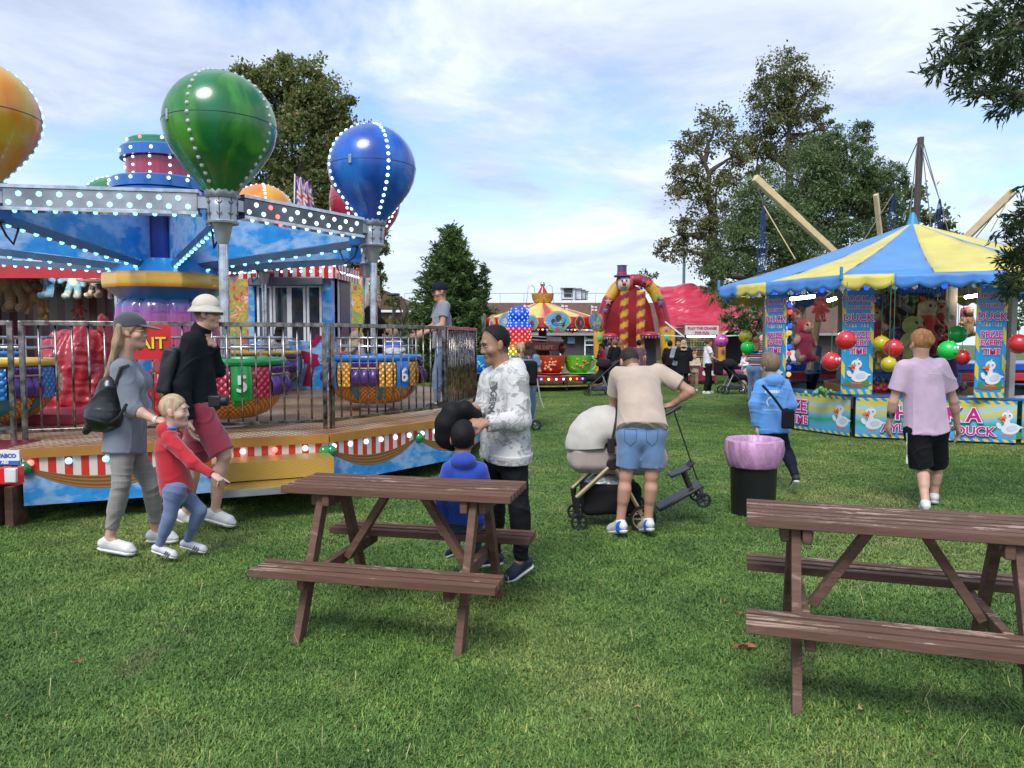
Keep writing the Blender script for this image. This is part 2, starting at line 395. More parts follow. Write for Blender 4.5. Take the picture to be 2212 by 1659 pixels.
def blade_mat():
    mt = bpy.data.materials.new('blade'); mt.use_nodes = True; t, n_, l_, b = nodes(mt)
    ge = n_('ShaderNodeNewGeometry'); co = ge.outputs['Position']
    a = noise(n_, l_, co, .42, 4, .6); c = noise(n_, l_, co, 2.6, 3, .6)
    x = ramp(n_, l_, a, [(.32, (.066, .148, .037)), (.5, (.105, .205, .048)), (.68, (.20, .26, .09))])
    y = ramp(n_, l_, ge.outputs['Random Per Island'], [(0, (.5, .6, .45)), (.5, (1, 1, .9)), (.86, (1.35, 1.3, 1.1)), (.93, (2.3, 1.55, 1.3)), (1, (2.9, 1.8, 2.0))])
    z = ramp(n_, l_, c, [(.35, (.72, .75, .7)), (.65, (1.2, 1.15, 1.1))])
    wr = ramp(n_, l_, noise(n_, l_, co, .9, 6, .68, dist=.6), [(.60, (0, 0, 0)), (.70, (.55, .55, .55))]); col = mixc(n_, l_, wr, mixc(n_, l_, 1.0, mixc(n_, l_, 1.0, x, y, 'MULTIPLY'), z, 'MULTIPLY'), (.19, .17, .085)); l_(col, b.inputs['Base Color'])
    b.inputs['Roughness'].default_value = .55; b.inputs['Specular IOR Level'].default_value = .35
    return mt
def make_grass():
    nb = 4300; rs = np.random.default_rng(3)
    rr = .42 * np.sqrt(rs.uniform(0, 1, nb)); th = rs.uniform(0, 6.283, nb)
    # loose tufts
    tc_ = rs.normal(0, .2, (60, 2)); ti = rs.integers(0, 60, nb); tuft = rs.uniform(0, 1, nb) < .45
    bx = np.where(tuft, tc_[ti, 0] + rs.normal(0, .022, nb), rr * np.cos(th)); by = np.where(tuft, tc_[ti, 1] + rs.normal(0, .022, nb), rr * np.sin(th))
    hh = rs.uniform(.011, .03, nb) * np.where(rs.uniform(0, 1, nb) < .03, 1.7, 1); wd = rs.uniform(.0016, .0034, nb)
    az_ = rs.uniform(0, 6.283, nb); ln = rs.uniform(.3, 1.5, nb)
    dx_, dy_ = np.cos(az_), np.sin(az_); sx, sy = -dy_, dx_
    z = np.zeros(nb); V = np.zeros((nb, 5, 3))
    for i, (t, wf) in enumerate(((0, 1), (0, -1), (.55, .8), (.55, -.8), (1, 0))):
        of = ln * hh * t ** 1.7; V[:, i, 0] = bx + dx_ * of + sx * wd * wf; V[:, i, 1] = by + dy_ * of + sy * wd * wf; V[:, i, 2] = hh * t * (1 - .25 * t)
    b = np.arange(nb)[:, None] * 5
    FA = np.concatenate([b + [0, 1, 3, 2]]); T = np.concatenate([b + [2, 3, 4]])
    o = mkobj('grass', V.reshape(-1, 3), [tuple(f) for f in FA] + [tuple(f) for f in T], blade_mat(), smooth=0)
    tag(o, 'short mown grass covering the whole field', 'grass', kind='stuff')
    ng = bpy.data.node_groups.new('spread', 'GeometryNodeTree')
    ng.interface.new_socket('Geometry', in_out='INPUT', socket_type='NodeSocketGeometry'); ng.interface.new_socket('Geometry', in_out='OUTPUT', socket_type='NodeSocketGeometry')
    n_ = ng.nodes.new; l_ = ng.links.new; gi = n_('NodeGroupInput'); go = n_('NodeGroupOutput'); jo = n_('GeometryNodeJoinGeometry')
    for (cx, cy, sx_, sy_, st) in ((1.0, 7.0, 22, 12, .33), (2.5, 24.0, 44, 22, .55)):
        gr = n_('GeometryNodeMeshGrid'); gr.inputs[0].default_value = sx_; gr.inputs[1].default_value = sy_
        gr.inputs[2].default_value = int(sx_ / st); gr.inputs[3].default_value = int(sy_ / st)
        sp = n_('GeometryNodeSetPosition'); l_(gr.outputs[0], sp.inputs[0]); rv = n_('FunctionNodeRandomValue'); rv.data_type = 'FLOAT_VECTOR'
        rv.inputs[0].default_value = (cx - st / 2, cy - st / 2, 0); rv.inputs[1].default_value = (cx + st / 2, cy + st / 2, 0); l_(rv.outputs[0], sp.inputs[3])
        ip = n_('GeometryNodeInstanceOnPoints'); l_(sp.outputs[0], ip.inputs[0]); l_(gi.outputs[0], ip.inputs[2])
        r2 = n_('FunctionNodeRandomValue'); r2.data_type = 'FLOAT_VECTOR'; r2.inputs[0].default_value = (0, 0, 0); r2.inputs[1].default_value = (0, 0, 6.283); l_(r2.outputs[0], ip.inputs[5])
        r3 = n_('FunctionNodeRandomValue'); r3.data_type = 'FLOAT_VECTOR'; r3.inputs[0].default_value = (.9, .9, .75); r3.inputs[1].default_value = (1.1, 1.1, 1.3); l_(r3.outputs[0], ip.inputs[6])
        l_(ip.outputs[0], jo.inputs[0])
    l_(jo.outputs[0], go.inputs[0]); md = o.modifiers.new('spread', 'NODES'); md.node_group = ng
make_grass()
# ================================================================ fallen leaves
lf_mat = M('dry_leaf', (.32, .13, .055), r=.7, var=.3, vs=30, bump=.5, bs=60)
def fallen(u, v, s, rz, lab, c=None):
    p = G(u, v, .028); rs = random.Random(int(u)); n = 9; mb = MB(); M_ = np.array([[math.cos(rz), math.sin(rz)], [-math.sin(rz), math.cos(rz)]])
    pr = []
    for i in range(2 * n):
        a = math.pi * i / n; r = s * (.5 if i % 2 else 1) * (.55 + .45 * abs(math.cos(a * .5 + .3))); q = np.array([r * math.cos(a), r * .42 * math.sin(a)]) @ M_
        pr.append((q[0], q[1], abs(q[1]) * .5 + .12 * s * math.sin(a * 3) + rs.uniform(0, .1) * s))
    mb.add([(0, 0, .0)] + pr, [(0, 1 + i, 1 + (i + 1) % (2 * n)) for i in range(2 * n)])
    o = mb.build('fallen_leaf', c or lf_mat, smooth=0, solid=.0015); o.location = p
    tag(o, lab, 'leaf', 'dry leaves lying on the grass')
fallen(1604, 1398, .085, .1, 'large curled dry brown leaf in front of the cut-off picnic table')
fallen(1565, 1300, .03, .9, 'small orange-brown leaf nearest the black bin')
fallen(1601, 1327, .04, 2.4, 'small pointed dry leaf at the bench end of the cut-off picnic table')
fallen(166, 1431, .035, .5, 'red-brown leaf alone on the bare lawn at far left')
fallen(1858, 1532, .025, 1.3, 'pale tan leaf under the cut-off picnic table', M('pale_leaf', (.5, .3, .16), r=.7, var=.2, vs=30))
fallen(1375, 1526, .02, .3, 'tiny pale leaf in the grass between the two picnic tables', M('pale_leaf'))
fallen(118, 1367, .015, .9, 'tiny cream leaf near the left photo edge', M('pale_leaf'))
fallen(243, 1254, .02, .1, 'pinkish leaf near the white trainers of the woman', M('pale_leaf'))
fallen(1296, 1254, .018, .1, 'tiny cream leaf by the white and blue trainers', M('pale_leaf'))
def litter():
    rs = np.random.default_rng(12); n = 260; V = []; FA = []
    for i in range(n):
        y = 2.7 + 9 * rs.uniform() ** 1.3; x = rs.uniform(-.75, .75) * y; s = rs.uniform(.006, .016); a = rs.uniform(0, 6.28); z = rs.uniform(.012, .028); b = len(V)
        V += [(x + s * math.cos(a) * q + s * .4 * math.sin(a) * p_, y + s * math.sin(a) * q - s * .4 * math.cos(a) * p_, z + rs.uniform(0, .004)) for q, p_ in ((-1, 0), (0, 1), (1, .1), (0, -1))]; FA.append((b, b + 1, b + 2, b + 3))
    tag(mkobj('leaf_litter', V, FA, M('litter', (.30, .2, .1), r=.8, isl=.6), smooth=0), 'tiny scraps of dry leaf scattered through the near grass', 'leaf litter', kind='stuff')
    V = []; FA = []
    for i in range(420):
        y = 2.7 + 8 * rs.uniform() ** 1.2; x = rs.uniform(-.72, .72) * y; a = rs.uniform(0, 6.28); h_ = rs.uniform(.04, .085); ln = rs.uniform(.2, 1.1) * h_; b = len(V); dx_, dy_ = math.cos(a), math.sin(a); w_ = .0011
        for t in (0, .5, 1): V += [(x + dx_ * ln * t * t - dy_ * w_, y + dy_ * ln * t * t + dx_ * w_, h_ * t), (x + dx_ * ln * t * t + dy_ * w_, y + dy_ * ln * t * t - dx_ * w_, h_ * t)]
        FA += [(b, b + 1, b + 3, b + 2), (b + 2, b + 3, b + 5, b + 4)]
    tag(mkobj('grass_stalks', V, FA, M('straw', (.42, .38, .18), r=.7, isl=.4), smooth=0), 'sparse pale seed stalks standing out of the lawn', 'grass', kind='stuff')
litter()
# ================================================================ building far behind
def brick(name, c1, c2, mortar, sc, rw=.5, rh=.25):
    mt = M(name, c1, r=.85, bump=.15, bs=8)
    def f(n_, l_, co):
        mp = n_('ShaderNodeMapping'); mp.inputs['Rotation'].default_value = (R(90), 0, 0); l_(co, mp.inputs[0])
        b = n_('ShaderNodeTexBrick'); b.inputs['Scale'].default_value = sc; b.inputs['Color1'].default_value = (*c1, 1); b.inputs['Color2'].default_value = (*c2, 1)
        b.inputs['Mortar'].default_value = (*mortar, 1); b.inputs['Mortar Size'].default_value = .02; b.inputs['Brick Width'].default_value = rw; b.inputs['Row Height'].default_value = rh
        l_(mp.outputs[0], b.inputs[0]); z = ramp(n_, l_, noise(n_, l_, co, .5, 6, .65), [(.3, (.75, .75, .75)), (.7, (1.25, 1.2, 1.2))])
        return mixc(n_, l_, 1.0, b.outputs[0], z, 'MULTIPLY')
    return drive(mt, f)
B_D = 60.0
bm = brick('roof_tile', (.16, .085, .06), (.11, .06, .045), (.05, .03, .025), 3.0); wmat = brick('brick', (.25, .11, .075), (.19, .085, .06), (.2, .15, .12), 2.2)
dark = M('dark_wall', (.07, .055, .055), r=.8); whf = M('white_frame', (.75, .76, .78), r=.4); gls = M('dark_glass', (.035, .045, .055), r=.06, spec=.9, var=.3)
def shop():
    r = empty('building', (0, B_D, 0), 'long low brick building with brown tiled roof behind the rides', 'building')
    mb = MB(); mb.box((12.5, B_D + 6, 1.1), (44, 11.6, 2.2)); mb.build('wall', dark, r, smooth=0)
    mb = MB(); P = [(-9.6, B_D - .4, 2.15), (34.5, B_D - .4, 2.15), (34.5, B_D + 2.2, 4.75), (-9.6, B_D + 2.2, 4.75), (-9.6, B_D + 12, 2.15), (34.5, B_D + 12, 2.15), (34.5, B_D + 9, 4.75), (-9.6, B_D + 9, 4.75)]
    mb.add(P, [(0, 1, 2, 3), (3, 2, 6, 7), (5, 4, 7, 6), (4, 0, 3, 7), (1, 5, 6, 2), (0, 4, 5, 1)]); rf = mb.build('roof', bm, r, smooth=0)
    mb = MB(); mb.box((12.4, B_D - .5, 2.1), (44.6, .14, .2)); mb.build('gutter', M('gutter', (.3, .29, .28)), r, smooth=0)
    # roof top rail
    mb = MB(); y = B_D + 2.4
    mb.tube([(-9, y, 5.55), (34, y, 5.55)], .025, 5)
    for i in range(22): mb.tube([(-9 + 2 * i, y, 4.7), (-9 + 2 * i, y, 5.55)], .02, 5)
    for cx in (1.6, 3.1):
        for dx in (-.4, .4): mb.tube([(cx + dx, y, 4.75), (cx + dx * .6, y, 6.1), (cx, y, 6.25)], .03, 5)
    mb.build('roof_railing', M('galv', (.45, .47, .5), r=.4, m=.6), rf)
    # shop windows
    for (u0, u1, v0, v1, sg) in ((1262, 1294, 722, 775, 1), (1226, 1242, 728, 742, 2), (1180, 1212, 728, 775, 0), (1300, 1330, 722, 775, 0)):
        a = W(u0, v1, B_D - .1); b = W(u1, v0, B_D - .1); ww, hh = b[0] - a[0], b[2] - a[2]; cx, cz = (a[0] + b[0]) / 2, (a[2] + b[2]) / 2
        if sg == 2:
            mb = MB(); mb.box((cx, B_D - .08, cz), (ww, .05, hh)); mb.build('notice', M('notice', (.12, .22, .38)), r, smooth=0); continue
        mb = MB(); t = .1
        mb.box((a[0] + t / 2, B_D - .1, cz), (t, .14, hh)); mb.box((b[0] - t / 2, B_D - .1, cz), (t, .14, hh))
        mb.box((cx, B_D - .1, b[2] - t / 2), (ww - 2 * t, .14, t)); mb.box((cx, B_D - .1, cz + .12), (ww - 2 * t, .14, t)); mb.box((cx, B_D - .1, cz - .8), (ww - 2 * t, .14, t))
        wd = mb.build('window', whf, r, smooth=0)
        mb = MB(); mb.box((cx, B_D - .04, cz), (ww - .02, .04, hh - .02)); mb.build('pane', gls, wd, smooth=0)
        if sg == 1:
            s_ = MB(); s_.box((cx, B_D - .2, cz + .55), (ww - .25, .05, .62)); sg_ = s_.build('shop_sign', M('black_sign', (.02, .025, .03)), r, smooth=0)
            text('George.', .38, M('white_letter', (.85, .85, .85)), sg_, (cx, B_D - .24, cz + .45), (1, 0, 0), (0, 0, 1))
shop()
def gable():
    x0, x1 = W(770, 700, 52)[0], W(925, 700, 52)[0]
    r = empty('building', (0, 52, 0), 'brick hall with a shallow brown gable roof behind the ride railings', 'building')
    mb = MB(); zt = W(850, 672, 52)[2]; mb.box(((x0 + x1) / 2, 54, zt / 2), (x1 - x0, 4, zt)); mb.build('wall', wmat, r, smooth=0)
    ap = W(845, 624, 52)[2]; mb = MB()
    V = [(x0 - 4, 51.7, ap + .25), (x0 + 1.5, 51.7, ap + .1), (x1 + .3, 51.7, zt), (x0 - 4, 51.7, zt)]; V += [(a, 57, c) for a, b, c in V]
    mb.add(V, [(0, 1, 2, 3), (7, 6, 5, 4), (0, 4, 5, 1), (1, 5, 6, 2), (2, 6, 7, 3), (3, 7, 4, 0)]); mb.build('roof', bm, r, smooth=0)
    mb = MB(); mb.box(((x0 + x1) / 2 - .3, 51.62, zt - .02), (x1 - x0 + 1, .1, .16)); mb.build('fascia', whf, r, smooth=0)
gable()
def hvac():
    y = B_D + 4; r = empty('cooling_unit', tuple(W(1242, 650, y)), 'white cooling units with dark louvre standing on the shop roof', 'air conditioner')
    for (u0, u1, v0, dy) in ((1214, 1241, 622, 0), (1244, 1256, 623, .8), (1256, 1264, 626, 1.6), (1264, 1271, 629, 2.4)):
        a = W(u0, 651, y + dy); b = W(u1, v0, y + dy); mb = MB(); c = (a + b) / 2
        mb.box((c[0], y + dy + .9, c[2] + .1), (b[0] - a[0] - .05, 1.8, b[2] - a[2] - .2)); mb.box((c[0], y + dy + .8, b[2] + .04), (b[0] - a[0] + .15, 2.1, .1))
        f = mb.build('housing', whf, r, smooth=0)
        if u0 == 1214: mb = MB(); mb.box((c[0], y + dy - .03, c[2] + .18), (b[0] - a[0] - .35, .08, (b[2] - a[2]) * .62)); mb.build('louvre', M('louvre', (.04, .045, .05)), f, smooth=0)
hvac()
# ================================================================ trees
def leafmat(name, c, var=.35, brown=None, tr=.15):
    mt = bpy.data.materials.new(name); mt.use_nodes = True; t, n_, l_, b = nodes(mt); ge = n_('ShaderNodeNewGeometry')
    st = [(0, tuple(x * (1 - var) for x in c)), (.6, c), (.9, tuple(x * (1 + var) for x in c))]
    if brown: st += [(.93, brown), (1, brown)]
    col = ramp(n_, l_, ge.outputs['Random Per Island'], st)
    tc = n_('ShaderNodeTexCoord'); z = ramp(n_, l_, noise(n_, l_, tc.outputs['Object'], .5, 4, .6), [(.35, (.75, .78, .75)), (.65, (1.25, 1.2, 1.1))])
    l_(mixc(n_, l_, 1.0, col, z, 'MULTIPLY'), b.inputs['Base Color']); b.inputs['Roughness'].default_value = .5
    b.inputs['Specular IOR Level'].default_value = .35
    tb = n_('ShaderNodeBsdfTranslucent'); l_(mixc(n_, l_, 1.0, col, (1.3, 1.4, .9), 'MULTIPLY'), tb.inputs[0]); ms = n_('ShaderNodeMixShader'); ms.inputs[0].default_value = .32; l_(b.outputs[0], ms.inputs[1]); l_(tb.outputs[0], ms.inputs[2]); l_(ms.outputs[0], t.nodes['Material Output'].inputs[0]); return mt
bark = M('bark', (.075, .06, .045), r=.9, var=.3, vs=8, bump=.8, bs=12, st=(1, 1, .2))
def leaves(P, size, asp, rs, up=.5, dirs=None):
    """N rhombic leaves at points P"""
    n = len(P); d = rs.normal(size=(n, 3)) if dirs is None else dirs + rs.normal(0, .45, (n, 3)); d /= np.linalg.norm(d, axis=1)[:, None]
    nn = rs.normal(size=(n, 3)); nn[:, 2] += up * 2; s = np.cross(d, nn); s /= np.linalg.norm(s, axis=1)[:, None] + 1e-9
    sz = (size * rs.uniform(.6, 1.35, n))[:, None]; fold = np.cross(s, d) * sz * .12
    V = np.stack([P, P + d * sz * .45 + s * sz * asp * .5 + fold, P + d * sz, P + d * sz * .45 - s * sz * asp * .5 + fold], 1)
    return V.reshape(-1, 3)
def limb(mb, a, b, ra, rb, rs, n=5, wob=.12):
    a = A(*a); b = A(*b); Ln = np.linalg.norm(b - a); pts = [a + (b - a) * i / n + (rs.normal(0, wob * Ln / n, 3) if 0 < i < n else 0) + A(0, 0, Ln * .06 * math.sin(math.pi * i / n)) for i in range(n + 1)]
    mb.tube(pts, [ra + (rb - ra) * i / n for i in range(n + 1)], 7); return pts
def tree(label, u, D, v0, clumps, lm, size, dens, seed, trunk_r=.35, group=None, asp=.6, spread=.5, ncl=26, bare=0, name='tree', fork=None, cat='tree'):
    rs = np.random.default_rng(seed); base = W(u, v0, D); base[2] = 0
    r = empty(name, tuple(base), label, cat, group); tk = MB(); fk = A(base[0], D, 0) + (A(0, 0, (W(u, fork, D)[2])) if fork else A(0, 0, 3.0))
    limb(tk, base - A(0, 0, .1), fk, trunk_r * 1.3, trunk_r * .85, rs); allP = []
    top = max(W(*c[:2], D)[2] for c in clumps)
    ctr = limb(tk, fk, A(np.mean([W(c[0], c[1], D)[0] for c in clumps]), D, fk[2] + (top - fk[2]) * .75), trunk_r * .85, trunk_r * .25, rs, 7)
    for (cu, cv, ru, rv, dD) in clumps:
        c = W(cu, cv, D + dD); rx = ru * D / F; rz = rv * D / F; ry = (rx + rz) / 2 * .9; rad = A(rx, ry, rz)
        lowp = [p for p in ctr if p[2] < c[2] - .3 * rz] or [fk]; st = min(lowp, key=lambda p: np.linalg.norm(p - c))
        limb(tk, st, c, trunk_r * .35, trunk_r * .12, rs)
        m = max(4, int(ncl * (rx * rz) ** .5 / 1.5)); q = rs.normal(size=(m, 3)); q /= np.linalg.norm(q, axis=1)[:, None]; q *= rs.uniform(.25, 1.0, (m, 1)) ** .45
        cc = c + q * rad
        for x in cc[:m // 3]: limb(tk, c, x, trunk_r * .1, .02, rs, 3)
        nl = int(dens * rx * rz * 4); ci = rs.integers(0, m, nl); sg = spread * min(rx, rz) * .5
        allP.append(cc[ci] + rs.normal(size=(nl, 3)) * A(sg, sg, sg * .7) * rs.uniform(.35, 1.15, m)[ci][:, None])
        for _ in range(bare):
            x = c + rs.normal(size=3) * rad * .45; limb(tk, c, x, .05, .015, rs, 4)
    P = np.concatenate(allP); V = leaves(P, size, asp, rs)
    cr = mkobj('crown', V, np.arange(len(V)).reshape(-1, 4), lm, r, smooth=0); tk.build('trunk', bark, r, smooth=60); return r
chest = leafmat('chestnut_leaf', (.17, .205, .08), .4, (.28, .18, .08)); lime = leafmat('lime_leaf', (.15, .165, .075), .4, (.25, .15, .08))
willow = leafmat('willow_leaf', (.115, .17, .075), .4); olive = leafmat('olive_leaf', (.12, .15, .06), .4)
tree('big dense chestnut tree rising behind the green and blue balloons', 640, 32, 735,
     [(545, 185, 55, 45, 0), (640, 165, 62, 45, 0), (700, 215, 50, 50, 0), (520, 260, 50, 60, 1), (740, 340, 45, 55, 0), (585, 250, 70, 60, 1), (675, 240, 50, 50, 0), (640, 330, 90, 75, 0), (745, 300, 48, 50, 0), (735, 235, 30, 35, 0), (560, 360, 60, 70, 1), (715, 390, 65, 60, 0),
      (640, 450, 90, 70, 0), (770, 480, 40, 50, 1), (815, 525, 26, 32, 0), (800, 600, 30, 60, 1), (730, 560, 60, 60, 1)], chest, .165, 800, 11, .45, ncl=44)
tree('tallest tree at right, loose brown-tinged crown against the sky', 1700, 42, 735,
     [(1690, 150, 50, 42, 0), (1740, 210, 60, 50, 0), (1660, 220, 50, 55, 0), (1700, 290, 80, 60, 0), (1780, 280, 30, 50, 0), (1640, 330, 35, 60, 1), (1750, 340, 50, 45, 0)], lime, .16, 360, 12, .4, bare=3, spread=.55, fork=560)
tree('lower broad tree left of the tallest one, with gaps and drooping twigs', 1545, 38, 735,
     [(1545, 265, 38, 38, 0), (1500, 325, 48, 45, 0), (1580, 340, 42, 55, 0), (1475, 390, 48, 45, 0), (1545, 420, 60, 55, 0), (1470, 505, 50, 35, 0), (1550, 500, 50, 40, 0), (1450, 545, 32, 26, 0), (1520, 560, 50, 40, 0), (1560, 640, 40, 40, 0)],
     lime, .155, 330, 13, .38, bare=4, spread=.55, fork=600)
tree('wide dark green willow between the tall trees and the striped stall', 1720, 28, 735,
     [(1640, 440, 60, 65, 0), (1740, 400, 75, 75, 0), (1830, 360, 55, 60, 0), (1860, 300, 26, 36, 1), (1790, 320, 40, 40, 0), (1600, 540, 70, 60, 0), (1700, 520, 90, 70, -1), (1810, 470, 80, 70, 0), (1890, 400, 40, 60, 0), (1580, 600, 60, 45, -1), (1900, 470, 50, 60, 0), (1930, 390, 28, 38, 1), (1680, 610, 80, 50, 0), (1640, 500, 60, 60, 1), (1760, 450, 70, 60, 1), (1850, 420, 60, 60, 1), (1560, 650, 26, 16, -3), (1592, 690, 26, 24, -3), (1640, 690, 34, 34, -3), (1660, 640, 50, 30, -2)],
     willow, .15, 950, 14, .4, ncl=50, asp=.3)
tree('low tree with brown edges seen between the willow and the dark mast', 1950, 40, 735, [(1950, 440, 45, 45, 0), (2010, 480, 35, 30, 0), (1930, 500, 60, 40, 0), (2050, 500, 30, 26, 0)], olive, .28, 120, 15, .25)
tree('small leafy tree just above the red tent roof', 1395, 46, 735, [(1392, 596, 24, 15, 0), (1380, 612, 22, 12, 0)], olive, .2, 120, 16, .1, name='small_tree', spread=.7)
tree('round green shrub by the gable hall, left of the pine', 865, 24, 820, [(850, 690, 22, 34, 0), (860, 740, 20, 26, 0), (845, 650, 12, 22, 0)], leafmat('fresh_leaf', (.09, .13, .03), .3), .16, 260, 18, .1, name='shrub', spread=.7, cat='shrub')
tree('green shrub seen through the stall beyond the duck sign', 2175, 30, 780, [(2160, 640, 26, 30, 0), (2190, 680, 30, 30, 0), (2210, 640, 20, 30, 0)], olive, .2, 120, 19, .12, name='shrub', cat='shrub')
def conifer():
    D = 30; rs = np.random.default_rng(5); base = W(972, 735, D); base[2] = 0
    r = empty('conifer_tree', tuple(base), 'pointed green spruce standing in front of the brick building', 'tree')
    tk = MB(); Ps = []; Ds = []; nl = leafmat('spruce_needle', (.11, .18, .07), .5)
    def spire(u, vt, vb, wmax, n, seed):
        rs = np.random.default_rng(seed); t = W(u, vt, D); b = W(u, vb, D); tk.tube([b, t], [.16, .015], 6)
        for i in range(n):
            f = rs.uniform(0, 1) ** .8; z = t[2] + (b[2] - t[2]) * f; Ln = (wmax * D / F) * (.10 + .90 * f ** .85) * rs.uniform(.5, 1.12); a = rs.uniform(0, 6.283)
            h = A(math.cos(a), math.sin(a), 0); st = A(t[0], D, z); pts = [st + h * Ln * s + A(0, 0, Ln * (.12 * s + .35 * s ** 3 - .15 * s)) for s in np.linspace(0, 1, 5)]
            tk.tube(pts, [.02, .018, .015, .01, .005], 4)
            m = int(20 + 85 * Ln); s = rs.uniform(.12, 1, m); pp = np.array([np.interp(s, np.linspace(0, 1, 5), [p[k] for p in pts]) for k in range(3)]).T
            wd = (.08 + .2 * (1 - s))[:, None]; sd = np.cross(h, A(0, 0, 1)); off = rs.uniform(-1, 1, (m, 1)) * wd * sd * Ln * .5
            pp = pp + off + rs.normal(0, .05, (m, 3)); Ps.append(pp); Ds.append(h[None] * .8 + np.sign(off) * .5 + A(0, 0, .35))
    spire(972, 490, 880, 140, 620, 1); spire(1030, 590, 830, 40, 90, 2); spire(1048, 575, 800, 22, 60, 3)
    P = np.concatenate(Ps); V = leaves(P, .2, .32, rs, dirs=np.concatenate(Ds))
    mkobj('crown', V, np.arange(len(V)).reshape(-1, 4), nl, r, smooth=0); tk.build('trunk', bark, r)
conifer()
def overhang():
    rs = np.random.default_rng(9); D = 5.4; r = empty('overhanging_tree', (6.6, 5.2, 0), 'near tree whose narrow-leaved twigs hang into the upper right corner', 'tree')
    tk = MB(); limb(tk, (6.6, 5.2, 0), (6.3, 5.4, 3.0), .2, .15, rs); Ps = []; Ds = []
    st1 = limb(tk, (6.3, 5.4, 3.0), W(2330, -80, 5.6), .1, .05, rs)[-1]; st2 = limb(tk, (6.3, 5.4, 2.6), W(2330, 420, 6.2), .08, .04, rs)[-1]
    def twig(a, b, n, ll=.085, sp=.5, D_=None):
        a = A(*a); b = A(*b); limb(tk, a, b, .012, .004, rs, 4, .1)
        for i in range(n):
            s = rs.uniform(.12, 1); p = a + (b - a) * s; h = nrm(b - a); q = nrm(h * .6 + rs.normal(0, .9, 3) + A(0, 0, -.1)); Ln = rs.uniform(.08, .22)
            tk.tube([p, p + q * Ln], [.003, .0015], 4, cap=False); k = 20
            pp = p + q * (rs.uniform(.1, 1, (k, 1)) * Ln) + rs.normal(0, .014, (k, 3)); Ps.append(pp); Ds.append(np.tile(q * .9 + A(0, 0, -.12), (k, 1)))
    T1 = [(2020, 150, 0), (2050, 95, .2), (2110, 210, 0), (2070, 180, .1), (2160, 230, .1), (2140, 40, 0), (2200, 120, .2), (2090, 130, .3), (2190, 215, -.1), (2150, 100, -.2), (2240, 230, 0)]
    for (u, v, d) in T1: twig(W(u + 115, v - 75, 5.6 + d), W(u, v, 5.4 + d), 24)
    twig(st1, W(2230, 60, 5.5), 14); twig(W(2230, 20, 5.6), W(2140, 150, 5.5), 16)
    T2 = [(2130, 500, 0), (2150, 560, .2), (2120, 600, .1), (2170, 470, 0), (2160, 630, .1), (2190, 540, .2), (2200, 400, 0), (2185, 600, 0), (2140, 575, .3), (2120, 620, 0)]
    for (u, v, d) in T2: twig(W(u + 125, v - 60, 6.3 + d), W(u + 34, v, 6.2 + d), 17)
    twig(st2, W(2215, 520, 6.2), 12)
    P = np.concatenate(Ps); V = leaves(P, .066, .24, rs, dirs=np.concatenate(Ds), up=.2)
    mkobj('crown', V, np.arange(len(V)).reshape(-1, 4), leafmat('narrow_leaf', (.05, .08, .034), .35), r, smooth=0); tk.build('trunk', bark, r)
overhang()
# lamp posts
def lamp(u, vt, D, label, r=.05, col=(.03, .035, .04), head=1):
    t = W(u, vt, D); o = empty('street_lamp', (t[0], t[1], 0), label, 'street lamp'); m = M('post_' + str(int(u)), col, r=.4)
    mb = MB(); mb.tube([(t[0], t[1], 0), (t[0], t[1], t[2])], [r * 1.3, r], 8); mb.build('post', m, o)
    mb = MB()
    if head == 1: mb.lathe([(0, .06), (.2, .05), (.24, .0), (.2, -.03), (0, -.03)], tuple(t), 16)
    else: mb.tube([t, t + A(.25, 0, .3), t + A(1.0, 0, .42)], [.05, .05, .08], 6)
    mb.build('lamp_head', m, o)
lamp(850, 637, 26, 'black lamp post with flat round head left of the spruce')
lamp(700, 425, 36, 'tall grey street lamp with a bent arm in front of the chestnut tree', .07, (.4, .42, .44), 2)
lamp(1478, 550, 48, 'plain tall blue-grey mast rising behind the red tent', .09, (.1, .16, .2), 0.5)
# ================================================================ picnic tables
def wood_mat(name, c, wear):
    mt = M(name, c, r=.75, bump=.6, bs=30, st=(.15, 1, 1), spec=.25)
    def f(n_, l_, co):
        g = ramp(n_, l_, noise(n_, l_, co, 12, 8, .7, (.12, 1, 1), .4), [(.3, tuple(x * .62 for x in c)), (.5, c), (.72, tuple(x * 1.4 for x in c))])
        pl = noise(n_, l_, co, 7, 9, .78, (.3, 1.4, 1), .6); fl = ramp(n_, l_, pl, [(wear - .03, (0, 0, 0)), (wear + .015, (1, 1, 1))])
        ge = n_('ShaderNodeNewGeometry'); sp = n_('ShaderNodeSeparateXYZ'); l_(ge.outputs['Normal'], sp.inputs[0])
        upf = n_('ShaderNodeMapRange'); upf.inputs[1].default_value = .2; upf.inputs[2].default_value = .9; upf.inputs[3].default_value = .12; l_(sp.outputs[2], upf.inputs[0])
        k = n_('ShaderNodeMath'); k.operation = 'MULTIPLY'; l_(fl, k.inputs[0]); l_(upf.outputs[0], k.inputs[1])
        return mixc(n_, l_, k.outputs[0], g, (.36, .26, .20))
    drive(mt, f); return mt
wood = wood_mat('table_wood', (.122, .064, .043), .60); wood2 = wood_mat('table_wood_worn', (.122, .068, .048), .575)
